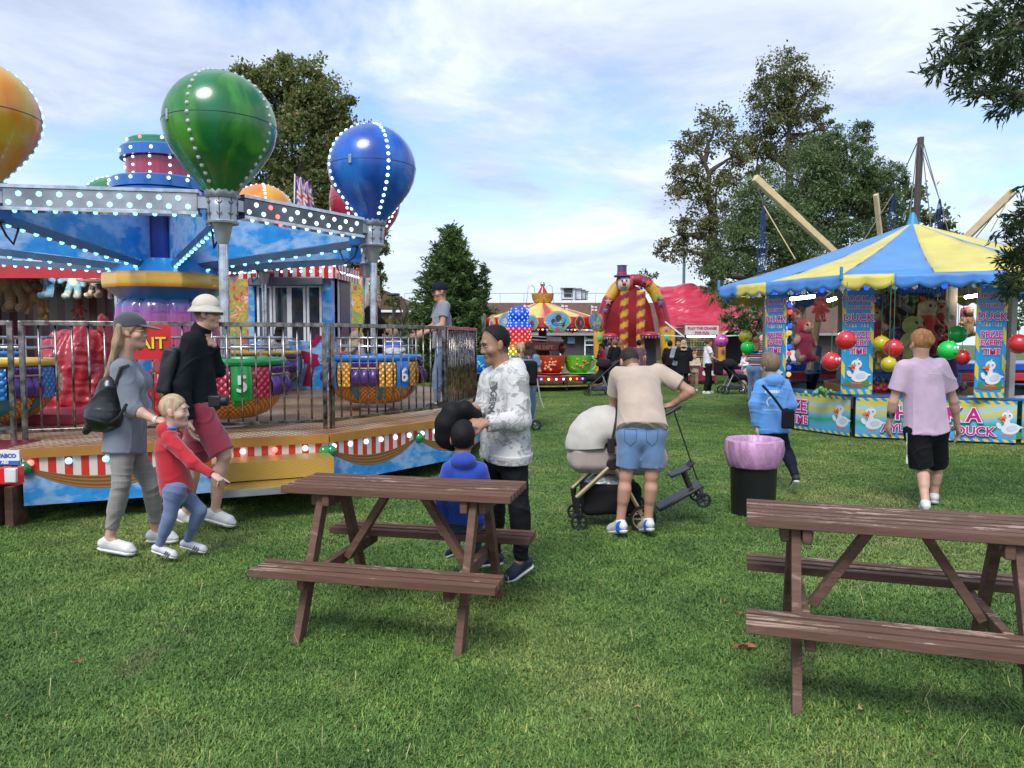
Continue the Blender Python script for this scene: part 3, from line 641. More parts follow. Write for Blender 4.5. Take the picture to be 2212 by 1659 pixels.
def board(name, par, x0, x1, y, z, w, t, mat, org=0):
    mb = MB(); n = 14; rs = random.Random(int(y * 1000) + int(z * 77))
    V = []; 
    for i in range(n + 1):
        x = x0 + (x1 - x0) * i / n; j = rs.uniform(-.0008, .0008)
        V += [(x, y - w / 2, z - t), (x, y + w / 2, z - t), (x, y + w / 2 + j, z), (x, y - w / 2 - j, z)]
    FA = [(i * 4 + k, i * 4 + (k + 1) % 4, i * 4 + 4 + (k + 1) % 4, i * 4 + 4 + k) for i in range(n) for k in range(4)] + [(3, 2, 1, 0), (n * 4, n * 4 + 1, n * 4 + 2, n * 4 + 3)]
    mb.add(V, FA); return mb.build(name, mat, par, smooth=30, bevel=.003)
def picnic(cx, cy, ang, label, mat, Lt=1.34, xl=.45):
    r = empty('picnic_table', (0, 0, 0), label, 'picnic table', 'brown wooden picnic tables with benches'); zt, zb = .795, .415
    top = empty('tabletop', (0, 0, 0)); top.parent = r
    for i in range(6): board('board', top, -Lt / 2, Lt / 2, -.195 + .078 * i, zt, .049, .042, mat)
    for s in (-1, 1):
        b = empty('bench', (0, 0, 0)); b.parent = r
        for i in range(3): board('board', b, -Lt / 2 + (.0 if s < 0 else .01), Lt / 2 + (0 if s < 0 else -.01), s * .455 + (i - 1) * .078, zb, .050, .042, mat)
    for sx in (-1, 1):
        x = sx * xl
        for sy in (-1, 1):
            mb = MB(); mb.bar((x, sy * .45, -.02), (x, sy * .12, zt - .043), .042, .07, (0, 1, 0)); mb.build('leg', mat, r, bevel=.003)
        mb = MB(); mb.box((x - sx * .046, 0, zt - .078), (.042, .4, .07)); mb.build('top_bearer', mat, r, bevel=.006)
        mb = MB(); mb.box((x + sx * .046, 0, zt - .085), (.042, .3, .07)); mb.build('top_bearer', mat, r, bevel=.006)
        mb = MB(); mb.box((x - sx * .046, 0, zb - .078), (.042, 1.0, .07)); mb.build('seat_bearer', mat, r, bevel=.006)
        mb = MB(); mb.bar((x - sx * .09, 0, zb - .07), (sx * .1, 0, zt - .045), .042, .065, (0, 1, 0)); mb.build('brace', mat, r, bevel=.003)
    bo = M('bolt', (.2, .18, .16), r=.5, m=.8)
    for sx in (-1, 1):
        for sy in (-1, 1):
            for z_, y_ in ((zt - .07, .16), (zb - .078, .29)):
                mb = MB(); x_ = sx * xl - sx * .069; mb.lathe([(0, 0), (.011, 0), (.011, .006), (0, .008)], (x_, sy * y_, z_), 10, M=((0, 1, 0), (0, 0, 1), (-sx, 0, 0))); mb.build('bolt', bo, r)
    r.location = (cx, cy, 0); r.rotation_euler = (0, 0, ang); return r
TA = picnic(-.615, 4.236, R(-12.6), 'brown slatted picnic table where the small boy in blue sits', wood)
TB = picnic(1.80, 3.42, R(-17.3), 'worn brown picnic table cut off by the right photo edge', wood2)
# ================================================================ litter bin
def bin_():
    p = G(1626, 1112); r = empty('litter_bin', tuple(p), 'black round litter bin lined with a pink plastic bag', 'litter bin')
    mb = MB(); mb.lathe([(0, 0), (.185, 0), (.195, .03), (.215, .62), (.225, .64), (.21, .645), (.2, .6), (.18, .05), (0, .04)], tuple(p), 40)
    mb.build('bin_body', M('black_plastic', (.012, .012, .014), r=.45, bump=.1, bs=10), r)
    rs = np.random.default_rng(4); ph = rs.uniform(0, 6, 8); mb = MB()
    def wob(a, z):
        k = 1 + .012 * math.sin(a * 11 + ph[0] + 9 * z) + .012 * math.sin(a * 23 + ph[1] + z * 30) + .011 * math.sin(a * 37 + z * 50) + .008 * math.sin(a * 5 - z * 60)
        return k * (1 + .03 * math.sin(a * 2 + ph[2]))
    mb.lathe([(.17, .3), (.2, .55), (.222, .69), (.245, .715), (.262, .70), (.272, .62), (.262, .56), (.25, .515), (.235, .47), (.228, .46)], tuple(p), 90, wob=wob)
    mb.build('bin_liner', M('pink_bag', (.47, .25, .42), r=.35, var=.15, vs=14, bump=.7, bs=45, st=(1, 1, .4)), r, solid=.002)
bin_()
# ================================================================ balloon ride
ZD = 0.68
chrome = M('chrome', (.55, .56, .58), r=.16, m=1.0, var=.25, vs=9, rv=.12); dchrome = M('dark_chrome', (.27, .24, .215), r=.2, m=1.0, var=.5, vs=14, rv=.15)
grey = M('grey_metal', (.42, .44, .47), r=.35, m=.5, var=.15); blackp = M('black_part', (.015, .015, .018), r=.5); redv = M('red_vinyl', (.42, .02, .03), r=.3, coat=.3, bump=.2, bs=6)
whitep = M('white_paint', (.75, .75, .74), r=.4)
def bulbmat(n, c, e): return M('bulb_' + n, c, r=.25, emit=e, var=.02)
BL = {'white': bulbmat('white', (.62, .80, 1.0), 1.1), 'cyan': bulbmat('cyan', (.18, .68, 1.0), 1.8), 'red': bulbmat('red', (1, .12, .1), 1.6), 'off': M('bulb_off', (.52, .53, .55), r=.3, bump=.5, bs=200),
      'blue': bulbmat('blue', (.05, .15, 1.0), 2.5), 'pink': bulbmat('pink', (1, .45, .45), 1.5), 'yellow': bulbmat('yellow', (1, .7, .12), 2.2), 'green': bulbmat('green', (.05, .9, .25), 1.6)}
_bm = {}
def bulb(pos, nrm_, par, kind='white', r=.026, name='bulb', mi=None):
    key = (kind, round(r, 4))
    if key not in _bm:
        mb = MB(); mb.lathe([(0, .8 * r), (.55 * r, .65 * r), (.85 * r, .3 * r), (r, 0), (r, -.3 * r), (1.18 * r, -.35 * r), (1.18 * r, -.6 * r), (0, -.6 * r)], n=10, mif=lambda i, j: 1 if i >= 4 else 0)
        o = mb.build('bulb', [BL[kind], grey], smooth=60); _bm[key] = o.data; bpy.data.objects.remove(o)
    o = bpy.data.objects.new(name, _bm[key]); scene.collection.objects.link(o); o.location = [float(x) for x in pos]
    o.rotation_euler = Vector([float(x) for x in nrm_]).to_track_quat('Z', 'Y').to_euler()
    o.parent = par; o.matrix_parent_inverse = wm(par).inverted() if mi is None else mi; return o
def cloud_col(n_, l_, co, sc=1.6, zs=1.6):
    mp = n_('ShaderNodeMapping'); mp.inputs['Scale'].default_value = (1, 1, zs); l_(co, mp.inputs[0])
    a = n_('ShaderNodeTexNoise'); a.inputs['Scale'].default_value = sc; a.inputs['Detail'].default_value = 7; a.inputs['Roughness'].default_value = .55; l_(mp.outputs[0], a.inputs['Vector'])
    b = noise(n_, l_, co, sc * 3, 4, .5)
    m = ramp(n_, l_, a.outputs[0], [(.45, (0, 0, 0)), (.50, (.42, .42, .42)), (.56, (.9, .9, .9)), (.66, (.35, .35, .35)), (.82, (.8, .8, .8))])
    skyc = ramp(n_, l_, b, [(.3, (.02, .21, .60)), (.7, (.04, .32, .72))])
    return mixc(n_, l_, m, skyc, (.32, .50, .74))
cloudm = M('cloud_paint', (.02, .25, .6), r=.25, coat=.4); drive(cloudm, lambda n_, l_, co: cloud_col(n_, l_, co, 1.9, 1.7))
def skirt_mat():
    mt = M('skirt_paint', (.02, .25, .6), r=.3, coat=.4)
    def f(n_, l_, co):
        s = n_('ShaderNodeSeparateXYZ'); l_(co, s.inputs[0]); x, z = s.outputs[0], s.outputs[2]
        u = mth(n_, l_, 'FRACT', mth(n_, l_, 'DIVIDE', x, 1.27)); p = mth(n_, l_, 'MULTIPLY', mth(n_, l_, 'MULTIPLY', u, mth(n_, l_, 'SUBTRACT', 1.0, u)), 4.0)
        zs = mth(n_, l_, 'SUBTRACT', .525, mth(n_, l_, 'MULTIPLY', p, .115)); zd = mth(n_, l_, 'SUBTRACT', .505, mth(n_, l_, 'MULTIPLY', p, .215))
        st = mth(n_, l_, 'GREATER_THAN', mth(n_, l_, 'FRACT', mth(n_, l_, 'DIVIDE', x, .127)), .5)
        cs = mixc(n_, l_, st, (.72, .66, .6), (.62, .035, .02))
        fo = n_('ShaderNodeMath'); fo.operation = 'DIVIDE'; l_(mth(n_, l_, 'SUBTRACT', zs, z), fo.inputs[0]); l_(mth(n_, l_, 'SUBTRACT', zs, zd), fo.inputs[1])
        fw = mth(n_, l_, 'SINE', mth(n_, l_, 'ADD', mth(n_, l_, 'MULTIPLY', fo.outputs[0], 22.0), mth(n_, l_, 'MULTIPLY', noise(n_, l_, co, 4, 3), 3.0)))
        cd = mixc(n_, l_, mth(n_, l_, 'MULTIPLY_ADD', fw, .5) if False else mth(n_, l_, 'ADD', mth(n_, l_, 'MULTIPLY', fw, .5), .5), (.16, .065, .018), (.34, .17, .06))
        cl = cloud_col(n_, l_, co, 3.2, 1.8)
        a = mixc(n_, l_, mth(n_, l_, 'GREATER_THAN', z, zd), cl, cd); return mixc(n_, l_, mth(n_, l_, 'GREATER_THAN', z, zs), a, cs)
    return drive(mt, f)
def mesh_deck():
    mt = M('mesh_deck', (.5, .3, .12), r=.5, m=.3)
    def f(n_, l_, co):
        mp = n_('ShaderNodeMapping'); mp.inputs['Rotation'].default_value = (0, 0, R(22)); l_(co, mp.inputs[0]); s = n_('ShaderNodeSeparateXYZ'); l_(mp.outputs[0], s.inputs[0])
        a = mth(n_, l_, 'SINE', mth(n_, l_, 'MULTIPLY', mth(n_, l_, 'ADD', s.outputs[0], mth(n_, l_, 'MULTIPLY', s.outputs[1], 1.5)), 34.0)); b = mth(n_, l_, 'SINE', mth(n_, l_, 'MULTIPLY', mth(n_, l_, 'SUBTRACT', s.outputs[0], mth(n_, l_, 'MULTIPLY', s.outputs[1], 1.5)), 34.0))
        k = mth(n_, l_, 'GREATER_THAN', mth(n_, l_, 'MULTIPLY', a, b), -.1)
        base = ramp(n_, l_, noise(n_, l_, co, 1.3, 6, .6), [(.35, (.30, .16, .07)), (.5, (.48, .30, .15)), (.65, (.62, .50, .36))])
        return mixc(n_, l_, k, (.07, .035, .02), base)
    return drive(mt, f)
def checker(name, c):
    mt = M(name, c, r=.35, m=.6); t, n_, l_, b = nodes(mt); tc = n_('ShaderNodeTexCoord'); mp = n_('ShaderNodeMapping'); mp.inputs['Rotation'].default_value = (0, R(45), R(22)); mp.inputs['Scale'].default_value = (16, 16, 16); l_(tc.outputs['Object'], mp.inputs[0])
    v = n_('ShaderNodeTexVoronoi'); v.distance = 'CHEBYCHEV'; v.inputs['Randomness'].default_value = .0; l_(mp.outputs[0], v.inputs[0])
    bp = n_('ShaderNodeBump'); bp.inputs['Strength'].default_value = .5; bp.inputs['Distance'].default_value = .02; l_(v.outputs[0], bp.inputs['Height']); l_(bp.outputs[0], b.inputs['Normal'])
    return drive(mt, lambda n_, l_, co: ramp(n_, l_, v.outputs[0], [(.1, tuple(x * .6 for x in c)), (.4, tuple(x * 1.15 for x in c))]))
gold = checker('gold_plate', (.50, .33, .075)); skm = skirt_mat(); deckm = mesh_deck()
trim_m = M('orange_trim', (.42, .2, .04), r=.35, coat=.3)
EDGE = [(-9.6, 4.7), (-4.25, 6.38), (-1.84, 7.37), (-.74, 8.87), (-.35, 11.3), (-1.0, 14.2), (-2.6, 16.0), (-6.5, 16.6), (-10.4, 14.8), (-11.6, 10.5)]
RC = A(-5.1, 11.0, 0)
ride = empty('balloon_ride', (RC[0], RC[1], 0), 'large balloon ride with blue tower, lit arms and raised mesh deck', 'fairground ride')
mb = MB(); mb.prism(EDGE, ZD - .05, ZD); mb.build('deck', deckm, ride, smooth=0)
def local(name, P, Q, z0, z1, th, mat, par, off=0):
    """thin upright panel built in its own frame so that the paint runs along it"""
    P = A(*P, 0); Q = A(*Q, 0); d = Q - P; Ln = np.linalg.norm(d); a = math.atan2(d[1], d[0]); mb = MB(); mb.box((Ln / 2, off, (z0 + z1) / 2), (Ln, th, z1 - z0))
    o = mkobj(name, mb.v, mb.f, mat, None, smooth=0); o.location = (P[0], P[1], 0); o.rotation_euler = (0, 0, a)
    o.parent = par; o.matrix_parent_inverse = wm(par).inverted(); return o
gball = M('green_ball', (.01, .22, .06), r=.2, coat=.6)
for i in (1, 2, 3):
    P, Q = EDGE[i], EDGE[i + 1]; sk = local('skirt', P, Q, .18, .60, .02, skm, ride)
    d = A(*Q, 0) - A(*P, 0); Ln = np.linalg.norm(d); d /= Ln; n = A(d[1], -d[0], 0)
    local('edge_trim', P, Q, .60, .684, .05, trim_m, ride, -.015)
    for k in range(int(Ln / 1.27) + 1 + (i == 1)):
        s = min(k * 1.27 + .02, Ln - .03); c = A(*P, .51) + d * s + n * .02; g = MB(); g.ball(c, (.055, .055, .062)); g.build('green_ball', gball, sk)
    kinds = ['red', 'cyan', 'cyan', 'cyan', 'white', 'white', 'pink', 'red', 'white', 'cyan'] if i == 1 else ['white'] * 20
    sp = .29 if i == 1 else .215; k = 0; s = .06
    while s < Ln - .03: bulb(A(*P, .555) + d * s + n * .02, n, sk, kinds[k % len(kinds)], .028); s += sp; k += 1
for s in (.72, 1.1):                     # latches and seams on the near skirt
    d = nrm(A(2.41, .99, 0)); c = A(*EDGE[1], 0) + d * s + A(d[1], -d[0], 0) * .015
    mb = MB(); mb.tube([c + A(0, 0, .2), c + A(0, 0, .58)], .004, 5); mb.box(c + A(0, 0, .24), (.03, .02, .05)); mb.build('skirt_latch', grey, ride)
def steps():
    r = empty('step_unit', tuple(A(*EDGE[2], 0)), None, None); r.parent = ride; r.matrix_parent_inverse = wm(ride).inverted()
    P = A(*EDGE[1], 0); d = nrm(A(*EDGE[2], 0) - P); n = A(d[1], -d[0], 0); Mx = (d, -n, A(0, 0, 1)); s0, s1 = 1.52, 2.6
    mid = P + d * (s0 + s1) / 2
    mb = MB(); mb.box(mid + n * .2 + A(0, 0, .42), (s1 - s0, .36, .17), Mx); mb.build('step_tread', gold, r, smooth=0)
    mb = MB(); mb.box(mid + n * .38 + A(0, 0, .30), (s1 - s0 + .02, .66, .05), Mx); mb.build('step_tread', gold, r, smooth=0)
    mb = MB(); mb.box(mid + n * .715 + A(0, 0, .29), (s1 - s0 + .03, .012, .06), Mx); mb.build('step_edge', grey, r, smooth=0)
steps()
mb = MB()
for (x, y) in ((-3.9, 7.4), (-2.3, 8.1), (-1.4, 9.3), (-1.1, 11), (-3.2, 10), (-5, 9), (-6, 7.5), (-8, 8), (-5, 13), (-2.4, 13.4)):
    mb.tube([(x, y, .0), (x, y, .64)], .05, 8); mb.box((x, y, .03), (.3, .3, .06))
mb.bar((-5.5, 7.2, .5), (-1.6, 8.9, .5), .1, .16); mb.bar((-5.5, 9.4, .5), (-1, 10.6, .5), .1, .16); mb.build('underframe', blackp, ride)
# column, hub and tower
dblue = M('dark_blue', (.012, .03, .22), r=.25, coat=.5); mblue = M('mid_blue', (.01, .12, .42), r=.2, coat=.6)
mb = MB(); mb.lathe([(.40, 2.5), (.40, 3.75)], (RC[0], RC[1], 0), 8, 22.5, 382.5); mb.build('column', dblue, ride, smooth=20)
def hubcol(i, j):
    return [(.01, .2, .6), (.02, .25, .62), (.02, .2, .5), (.5, .17, .01), (.62, .36, .03), (.62, .4, .04), (.5, .15, .01), (.02, .14, .3), (.02, .2, .42), (.02, .2, .45)][i]
mb = MB(); mb.lathe([(.38, 2.80), (.50, 2.78), (.80, 2.575), (.845, 2.57), (.855, 2.52), (.855, 2.42), (.845, 2.36), (.82, 2.35), (.62, 2.2), (.3, 2.2)], (RC[0], RC[1], 0), 12, 8, 368, colf=hubcol)
mb.build('hub', M('hub_paint', r=.2, coat=.7, attr=True, var=.05), ride, smooth=25)
def dcol(i, j):
    z = [2.22, 2.1, 1.95, 1.8, 1.65, 1.5][i]; t = (2.22 - z) / .72
    a = np.array([.03, .16, .42]); b = np.array([.42, .03, .22]); c = np.array([.5, .03, .06]); x = a + (b - a) * min(1, t * 2.2) if t < .45 else b + (c - b) * (t - .45) / .55
    return tuple(x)
mb = MB(); mb.lathe([(.60, 2.22), (.68, 2.12), (.70, 1.95), (.71, 1.8), (.73, 1.65), (.75, 1.5)], (RC[0], RC[1], 0), 96, colf=dcol, wob=lambda a, z: 1 - .13 * (1 - abs(math.sin(a * 5.5))) ** 2.5)
mb.build('drum', M('drum_paint', r=.15, coat=.8, attr=True, var=.05), ride, smooth=180)
mb = MB(); mb.lathe([(.85, ZD), (.85, 1.52), (.2, 1.52)], (RC[0], RC[1], 0), 16); mb.build('drum_base', cloudm, ride, smooth=20)
tw = empty('tower', (RC[0], RC[1], 3.55)); tw.parent = ride; tw.matrix_parent_inverse = wm(ride).inverted()
def ring(r, z0, z1, m, nm, wob=None, lip=.02):
    mb = MB(); mb.lathe([(r - .05, z0), (r, z0), (r, z1 - lip), (r - .02, z1), (.1, z1 + .01)], (RC[0], RC[1], 0), 64, wob=wob); return mb.build(nm, m, tw, smooth=35)
redp = M('red_fluted', (.36, .025, .07), r=.2, coat=.6)
a = ring(.70, 3.56, 3.76, mblue, 'lower_ring'); b = ring(.715, 3.76, 3.92, mblue, 'lamp_ring'); c = ring(.5, 3.92, 4.24, redp, 'red_drum', lambda a, z: 1 - .03 * (abs(math.sin(a * 6)) < .2)); d_ = ring(.57, 4.22, 4.38, mblue, 'upper_ring'); e = ring(.475, 4.38, 4.50, M('cap_green', (.012, .22, .09), r=.25, coat=.5), 'green_cap')
def around(r, z, n, par, kinds, a0=0, rr=.024):
    for k in range(n):
        t = R(a0 + 360 * k / n)
        if math.sin(t) < .35: bulb((RC[0] + r * math.cos(t), RC[1] + r * math.sin(t), z), (math.cos(t), math.sin(t), 0), par, kinds[k % len(kinds)], rr)
around(.72, 3.86, 18, b, ['white']); around(.575, 4.3, 12, d_, ['white'], 10); around(.48, 4.46, 10, e, ['pink', 'red'], 6, .022)
for z in (4.19, 4.08, 3.97): around(.505, z, 12, c, ['white', 'white'], 5, .02)
# gondolas
NP = {'green': (-3.15, 8.15), 'blue': (-1.88, 10.1), 'red': (-2.45, 12.5), 'orange': (-4.62, 13.9), 'green2': (-7.05, 13.3), 'blue2': (-8.9, 12.4), 'orange2': (-5.52, 7.78), 'red2': (-8.3, 9.2)}
def brush(name, c1, c2, c3):
    mt = M(name, c1, r=.28, coat=.35, var=.02)
    def f(n_, l_, co):
        a = noise(n_, l_, co, 1.6, 3, .5, (1.5, 1.5, .45), .5); x = ramp(n_, l_, a, [(.36, c1), (.5, c2), (.63, c3)]); return x
    return drive(mt, f)
BM = {'green': brush('balloon_green', (.0, .16, .06), (.008, .13, .02), (.06, .28, .03)), 'blue': brush('balloon_blue', (.004, .05, .3), (.008, .085, .42), (.02, .17, .55)),
      'red': brush('balloon_red', (.3, .005, .02), (.42, .01, .035), (.5, .03, .05)), 'orange': brush('balloon_orange', (.62, .12, .01), (.66, .26, .015), (.62, .38, .02))}
def wicker():
    mt = M('wicker', (.6, .22, .02), r=.4, coat=.3)
    t, n_, l_, b = nodes(mt); tc = n_('ShaderNodeTexCoord'); s = n_('ShaderNodeSeparateXYZ'); l_(tc.outputs['Object'], s.inputs[0])
    an = mth(n_, l_, 'ARCTAN2', s.outputs[1], s.outputs[0]); a = mth(n_, l_, 'SINE', mth(n_, l_, 'MULTIPLY', an, 60.0)); c = mth(n_, l_, 'SINE', mth(n_, l_, 'MULTIPLY', s.outputs[2], 125.0)); k = mth(n_, l_, 'MULTIPLY', a, c)
    drive(mt, lambda n_, l_, co: ramp(n_, l_, mth(n_, l_, 'ADD', mth(n_, l_, 'MULTIPLY', k, .5), .5), [(.3, (.42, .09, .005)), (.55, (.66, .26, .02)), (.8, (.8, .42, .06))]))
    bp = n_('ShaderNodeBump'); bp.inputs['Distance'].default_value = .01; bp.inputs['Strength'].default_value = .7; l_(k, bp.inputs['Height']); l_(bp.outputs[0], b.inputs['Normal']); return mt
wick = wicker()
def quilt(name, c, c2):
    mt = M(name, c, r=.25, coat=.4); t, n_, l_, b = nodes(mt); tc = n_('ShaderNodeTexCoord'); s = n_('ShaderNodeSeparateXYZ'); l_(tc.outputs['Object'], s.inputs[0])
    an = mth(n_, l_, 'MULTIPLY', mth(n_, l_, 'ARCTAN2', s.outputs[1], s.outputs[0]), .62 * 40); zz = mth(n_, l_, 'MULTIPLY', s.outputs[2], 40.0)
    k = mth(n_, l_, 'MULTIPLY', mth(n_, l_, 'ABSOLUTE', mth(n_, l_, 'SINE', mth(n_, l_, 'ADD', an, zz))), mth(n_, l_, 'ABSOLUTE', mth(n_, l_, 'SINE', mth(n_, l_, 'SUBTRACT', an, zz))))
    drive(mt, lambda n_, l_, co: ramp(n_, l_, k, [(.0, c2), (.25, c), (1, tuple(min(1, x * 1.2 + .03) for x in c))]))
    bp = n_('ShaderNodeBump'); bp.inputs['Distance'].default_value = .02; bp.inputs['Strength'].default_value = .8; l_(k, bp.inputs['Height']); l_(bp.outputs[0], b.inputs['Normal']); return mt
purp = M('purple_cloth', (.065, .018, .17), r=.3, coat=.3); numw = M('number_white', (.75, .75, .72), r=.4); rope = M('gold_rope', (.6, .42, .2), r=.5)
SCH = {'green': (quilt('quilt_red', (.5, .02, .07), (.25, .0, .02)), M('plate_green', (.005, .30, .05), r=.2, coat=.5), M('rim_green', (.005, .30, .06), r=.25, coat=.5), '5', 90 * 0 - 90),
       'blue': (quilt('quilt_yellow', (.68, .33, .02), (.45, .16, .01)), M('plate_blue', (.01, .18, .58), r=.2, coat=.5), M('rim_blue', (.01, .2, .6), r=.25, coat=.5), '6', -45),
       'orange': (quilt('quilt_blue', (.01, .22, .58), (.01, .1, .35)), M('plate_yellow', (.68, .38, .02), r=.2, coat=.5), M('rim_yellow', (.68, .42, .03), r=.25, coat=.5), '3', -62),
       'red': (quilt('quilt_green', (.02, .3, .06), (.0, .15, .02)), M('plate_red', (.5, .02, .03), r=.2, coat=.5), M('rim_red', (.5, .02, .03), r=.25, coat=.5), '4', -45)}
collar_m = M('collar_metal', (.40, .44, .50), r=.35, m=.3, var=.2, vs=4, bump=.1, bs=8)
def bprof():
    P = [(.17, 1.80)]
    P = [(.14, 2.44), (.165, 2.52), (.215, 2.60), (.305, 2.70), (.405, 2.82), (.495, 2.945), (.555, 3.07), (.583, 3.20), (.585, 3.24)]
    P += [(.585 * math.cos(R(a)), 3.24 + .575 * math.sin(R(a))) for a in range(8, 90, 7)] + [(.0, 3.815)]; return P
BP = bprof()
def balloon(x, y, kind, label, lit, rot=20, num_face=None, nrow=4):
    g = empty('balloon_gondola', (x, y, ZD), label, 'balloon car', 'balloon cars of the balloon ride'); O = (x, y, ZD); B_ = lambda mb, nm, m, p=g, **k: mb.build(nm, m, p, origin=O, **k)
    mb = MB(); mb.lathe(BP, O, 56); bl = B_(mb, 'balloon', BM[kind], smooth=180)
    mb = MB(); mb.lathe([(.586, 3.24), (.589, 3.244), (.586, 3.248)], O, 56); B_(mb, 'seam', blackp, bl, smooth=180)
    mi = wm(bl).inverted(); rs = random.Random(int(x * 100))
    for q in range(nrow):
        t = R(rot + 360 * q / nrow)
        L_ = [0]; 
        for i in range(1, len(BP)): L_.append(L_[-1] + math.hypot(BP[i][0] - BP[i - 1][0], BP[i][1] - BP[i - 1][1]))
        for k in range(18):
            s = .2 + (L_[-1] - .26) * k / 17.5; i = max(j for j in range(len(L_)) if L_[j] <= s); i = min(i, len(BP) - 2); f = (s - L_[i]) / (L_[i + 1] - L_[i]); r_ = BP[i][0] + f * (BP[i + 1][0] - BP[i][0]); z_ = BP[i][1] + f * (BP[i + 1][1] - BP[i][1])
            dr, dz = BP[i + 1][0] - BP[i][0], BP[i + 1][1] - BP[i][1]; nn = A(dz * math.cos(t), dz * math.sin(t), -dr)
            bulb((x + r_ * math.cos(t), y + r_ * math.sin(t), ZD + z_), nrm(nn), bl, lit if not (lit == 'white' and k > 16) else 'pink', .024, mi=mi)
    for t in (R(-78 + rot * .5), R(100)):
        mb = MB(); c = A(x + .588 * math.cos(t), y + .588 * math.sin(t), ZD + 3.24); mb.box(c, (.012, .04, .11), ((math.cos(t), math.sin(t), 0), (-math.sin(t), math.cos(t), 0), (0, 0, 1))); B_(mb, 'latch', grey, bl, bevel=.003)
    mb = MB(); n = 64
    def cw(i, j):
        return 0
    mb.lathe([(.13, 2.20), (.165, 2.205), (.17, 2.22), (.145, 2.235), (.15, 2.35), (.16, 2.46)], O, n); 
    V = []; FA = []
    for j in range(n):
        a = 2 * math.pi * j / n; zt = 2.50 + .075 * (1 - abs(((j * 8 / n) % 1) * 2 - 1)); V += [(x + .16 * math.cos(a), y + .16 * math.sin(a), ZD + 2.46), (x + .182 * math.cos(a), y + .182 * math.sin(a), ZD + zt + .02)]
    FA = [(2 * j, 2 * ((j + 1) % n), 2 * ((j + 1) % n) + 1, 2 * j + 1) for j in range(n)]; mb.add(V, FA); co_ = B_(mb, 'collar', collar_m, smooth=35, solid=.008)
    for k in range(8):
        a = R(45 * k + 10); mb = MB()
        for z in (2.30, 2.42):
            e = [A(x + .162 * math.cos(a + da), y + .162 * math.sin(a + da), ZD + z + dz) for da, dz in ((-.16, .01), (-.08, -.012), (.08, -.012), (.16, .01))]; mb.tube(e, .006, 5)
        a2 = a; mb.tube([(x + .150 * math.cos(a), y + .150 * math.sin(a), ZD + 2.24), (x + .166 * math.cos(a), y + .166 * math.sin(a), ZD + 2.5)], .005, 4); B_(mb, 'lacing', M('lace', (.09, .06, .04), r=.6), co_)
    mb = MB(); mb.lathe([(.12, 2.21), (.10, 2.17), (.068, 2.02), (.06, 2.0), (.052, 1.98)], O, 20); B_(mb, 'pole_cap', grey)
    mb = MB(); mb.lathe([(.052, .1), (.052, 2.02)], O, 18); B_(mb, 'pole', chrome, smooth=180)
    # basket
    qm, pm, rm, num, face = SCH[kind]; face = num_face if num_face is not None else face
    mb = MB(); prof = [(.12, .09), (.3, .10), (.42, .15), (.52, .24), (.575, .34), (.59, .42), (.595, .66), (.57, .69)]
    mb.lathe(prof, O, 72, wob=lambda a, z: 1 + .035 * abs(math.sin((a - R(face)) * 4 + math.pi / 2)) ** .6 if z < .4 else 1); B_(mb, 'basket', wick, smooth=180)
    for k in range(4):
        for da in ((-33, 25) if kind != 'green' else (-5,)):
            mb = MB(); mb.lathe([(.30, .11), (.44, .16), (.55, .25), (.615, .36), (.60, .40)], O, 4, face + 90 * k + da, face + 90 * k + da + 10)
            B_(mb, 'basket_band', M('basket_band' + kind, (.02, .18, .26) if kind != 'green' else (.01, .3, .04), r=.3, coat=.4))
    mb = MB(); mb.lathe([(.585, .69), (.61, .665), (.64, .68), (.65, .715), (.635, .745), (.60, .75), (.58, .73), (.58, .69)], O, 56); B_(mb, 'rim', rm, smooth=180)
    mb = MB(); mb.lathe([(.1, .3), (.5, .42), (.56, .66)], O, 24); mb.lathe([(.25, .45), (.25, .52), (.3, .54)], O, 20); B_(mb, 'seat_tub', M('tub', (.05, .05, .08), r=.5))
    for k in range(4):
        c0 = face + 90 * k
        mb = MB(); mb.lathe([(.605, .31), (.66, .32), (.675, .5), (.655, .67), (.61, .675)], O, 6, c0 - 9, c0 + 9); pp = B_(mb, 'number_panel', pm, smooth=50)
        t = R(c0); rr = .678
        text(num, .24, numw, pp, (x + rr * math.cos(t), y + rr * math.sin(t), ZD + .41), (-math.sin(t), math.cos(t), 0), (0, 0, 1), 'number', .02, .006)
        for s in (-1, 1):
            mb = MB(); a0 = c0 + 9.8 if s > 0 else c0 - 29; mb.lathe([(.605, .335), (.645, .34), (.66, .5), (.645, .655), (.61, .66)], O, 8, a0, a0 + 19.2); B_(mb, 'quilted_panel', qm, smooth=50)
        mb = MB(); na = 30
        def wob(a, z, c0=c0): t = (math.degrees(a) - c0 - 30) / 30; return 1 + (.055 * abs(math.sin(t * 3 * math.pi)) ** .7 if .36 < z < .57 else .025 * abs(math.sin(t * 6 * math.pi)))
        mb.lathe([(.60, .345), (.66, .36), (.685, .42), (.68, .49), (.645, .555), (.625, .58), (.665, .62), (.685, .66), (.64, .665), (.6, .665)], O, na, c0 + 30, c0 + 60, wob=wob)
        cu = B_(mb, 'curtain', purp, smooth=180); mb = MB(); mb.lathe([(.66, .57), (.672, .58), (.66, .59)], O, 10, c0 + 30, c0 + 60); B_(mb, 'rope', rope, cu)
    mb = MB()
    for z in (.86, .97):
        mb.tube([(x + .60 * math.cos(R(a)), y + .60 * math.sin(R(a)), ZD + z) for a in range(0, 361, 12)], .014, 8, cap=False)
    B_(mb, 'hand_rail', chrome, smooth=180)
    for k in range(8):
        a = R(45 * k + face + 45 / 2); mb = MB(); mb.tube([(x + .60 * math.cos(a), y + .60 * math.sin(a), ZD + z) for z in (.74, .98)], .010, 6); B_(mb, 'rail_post', chrome)
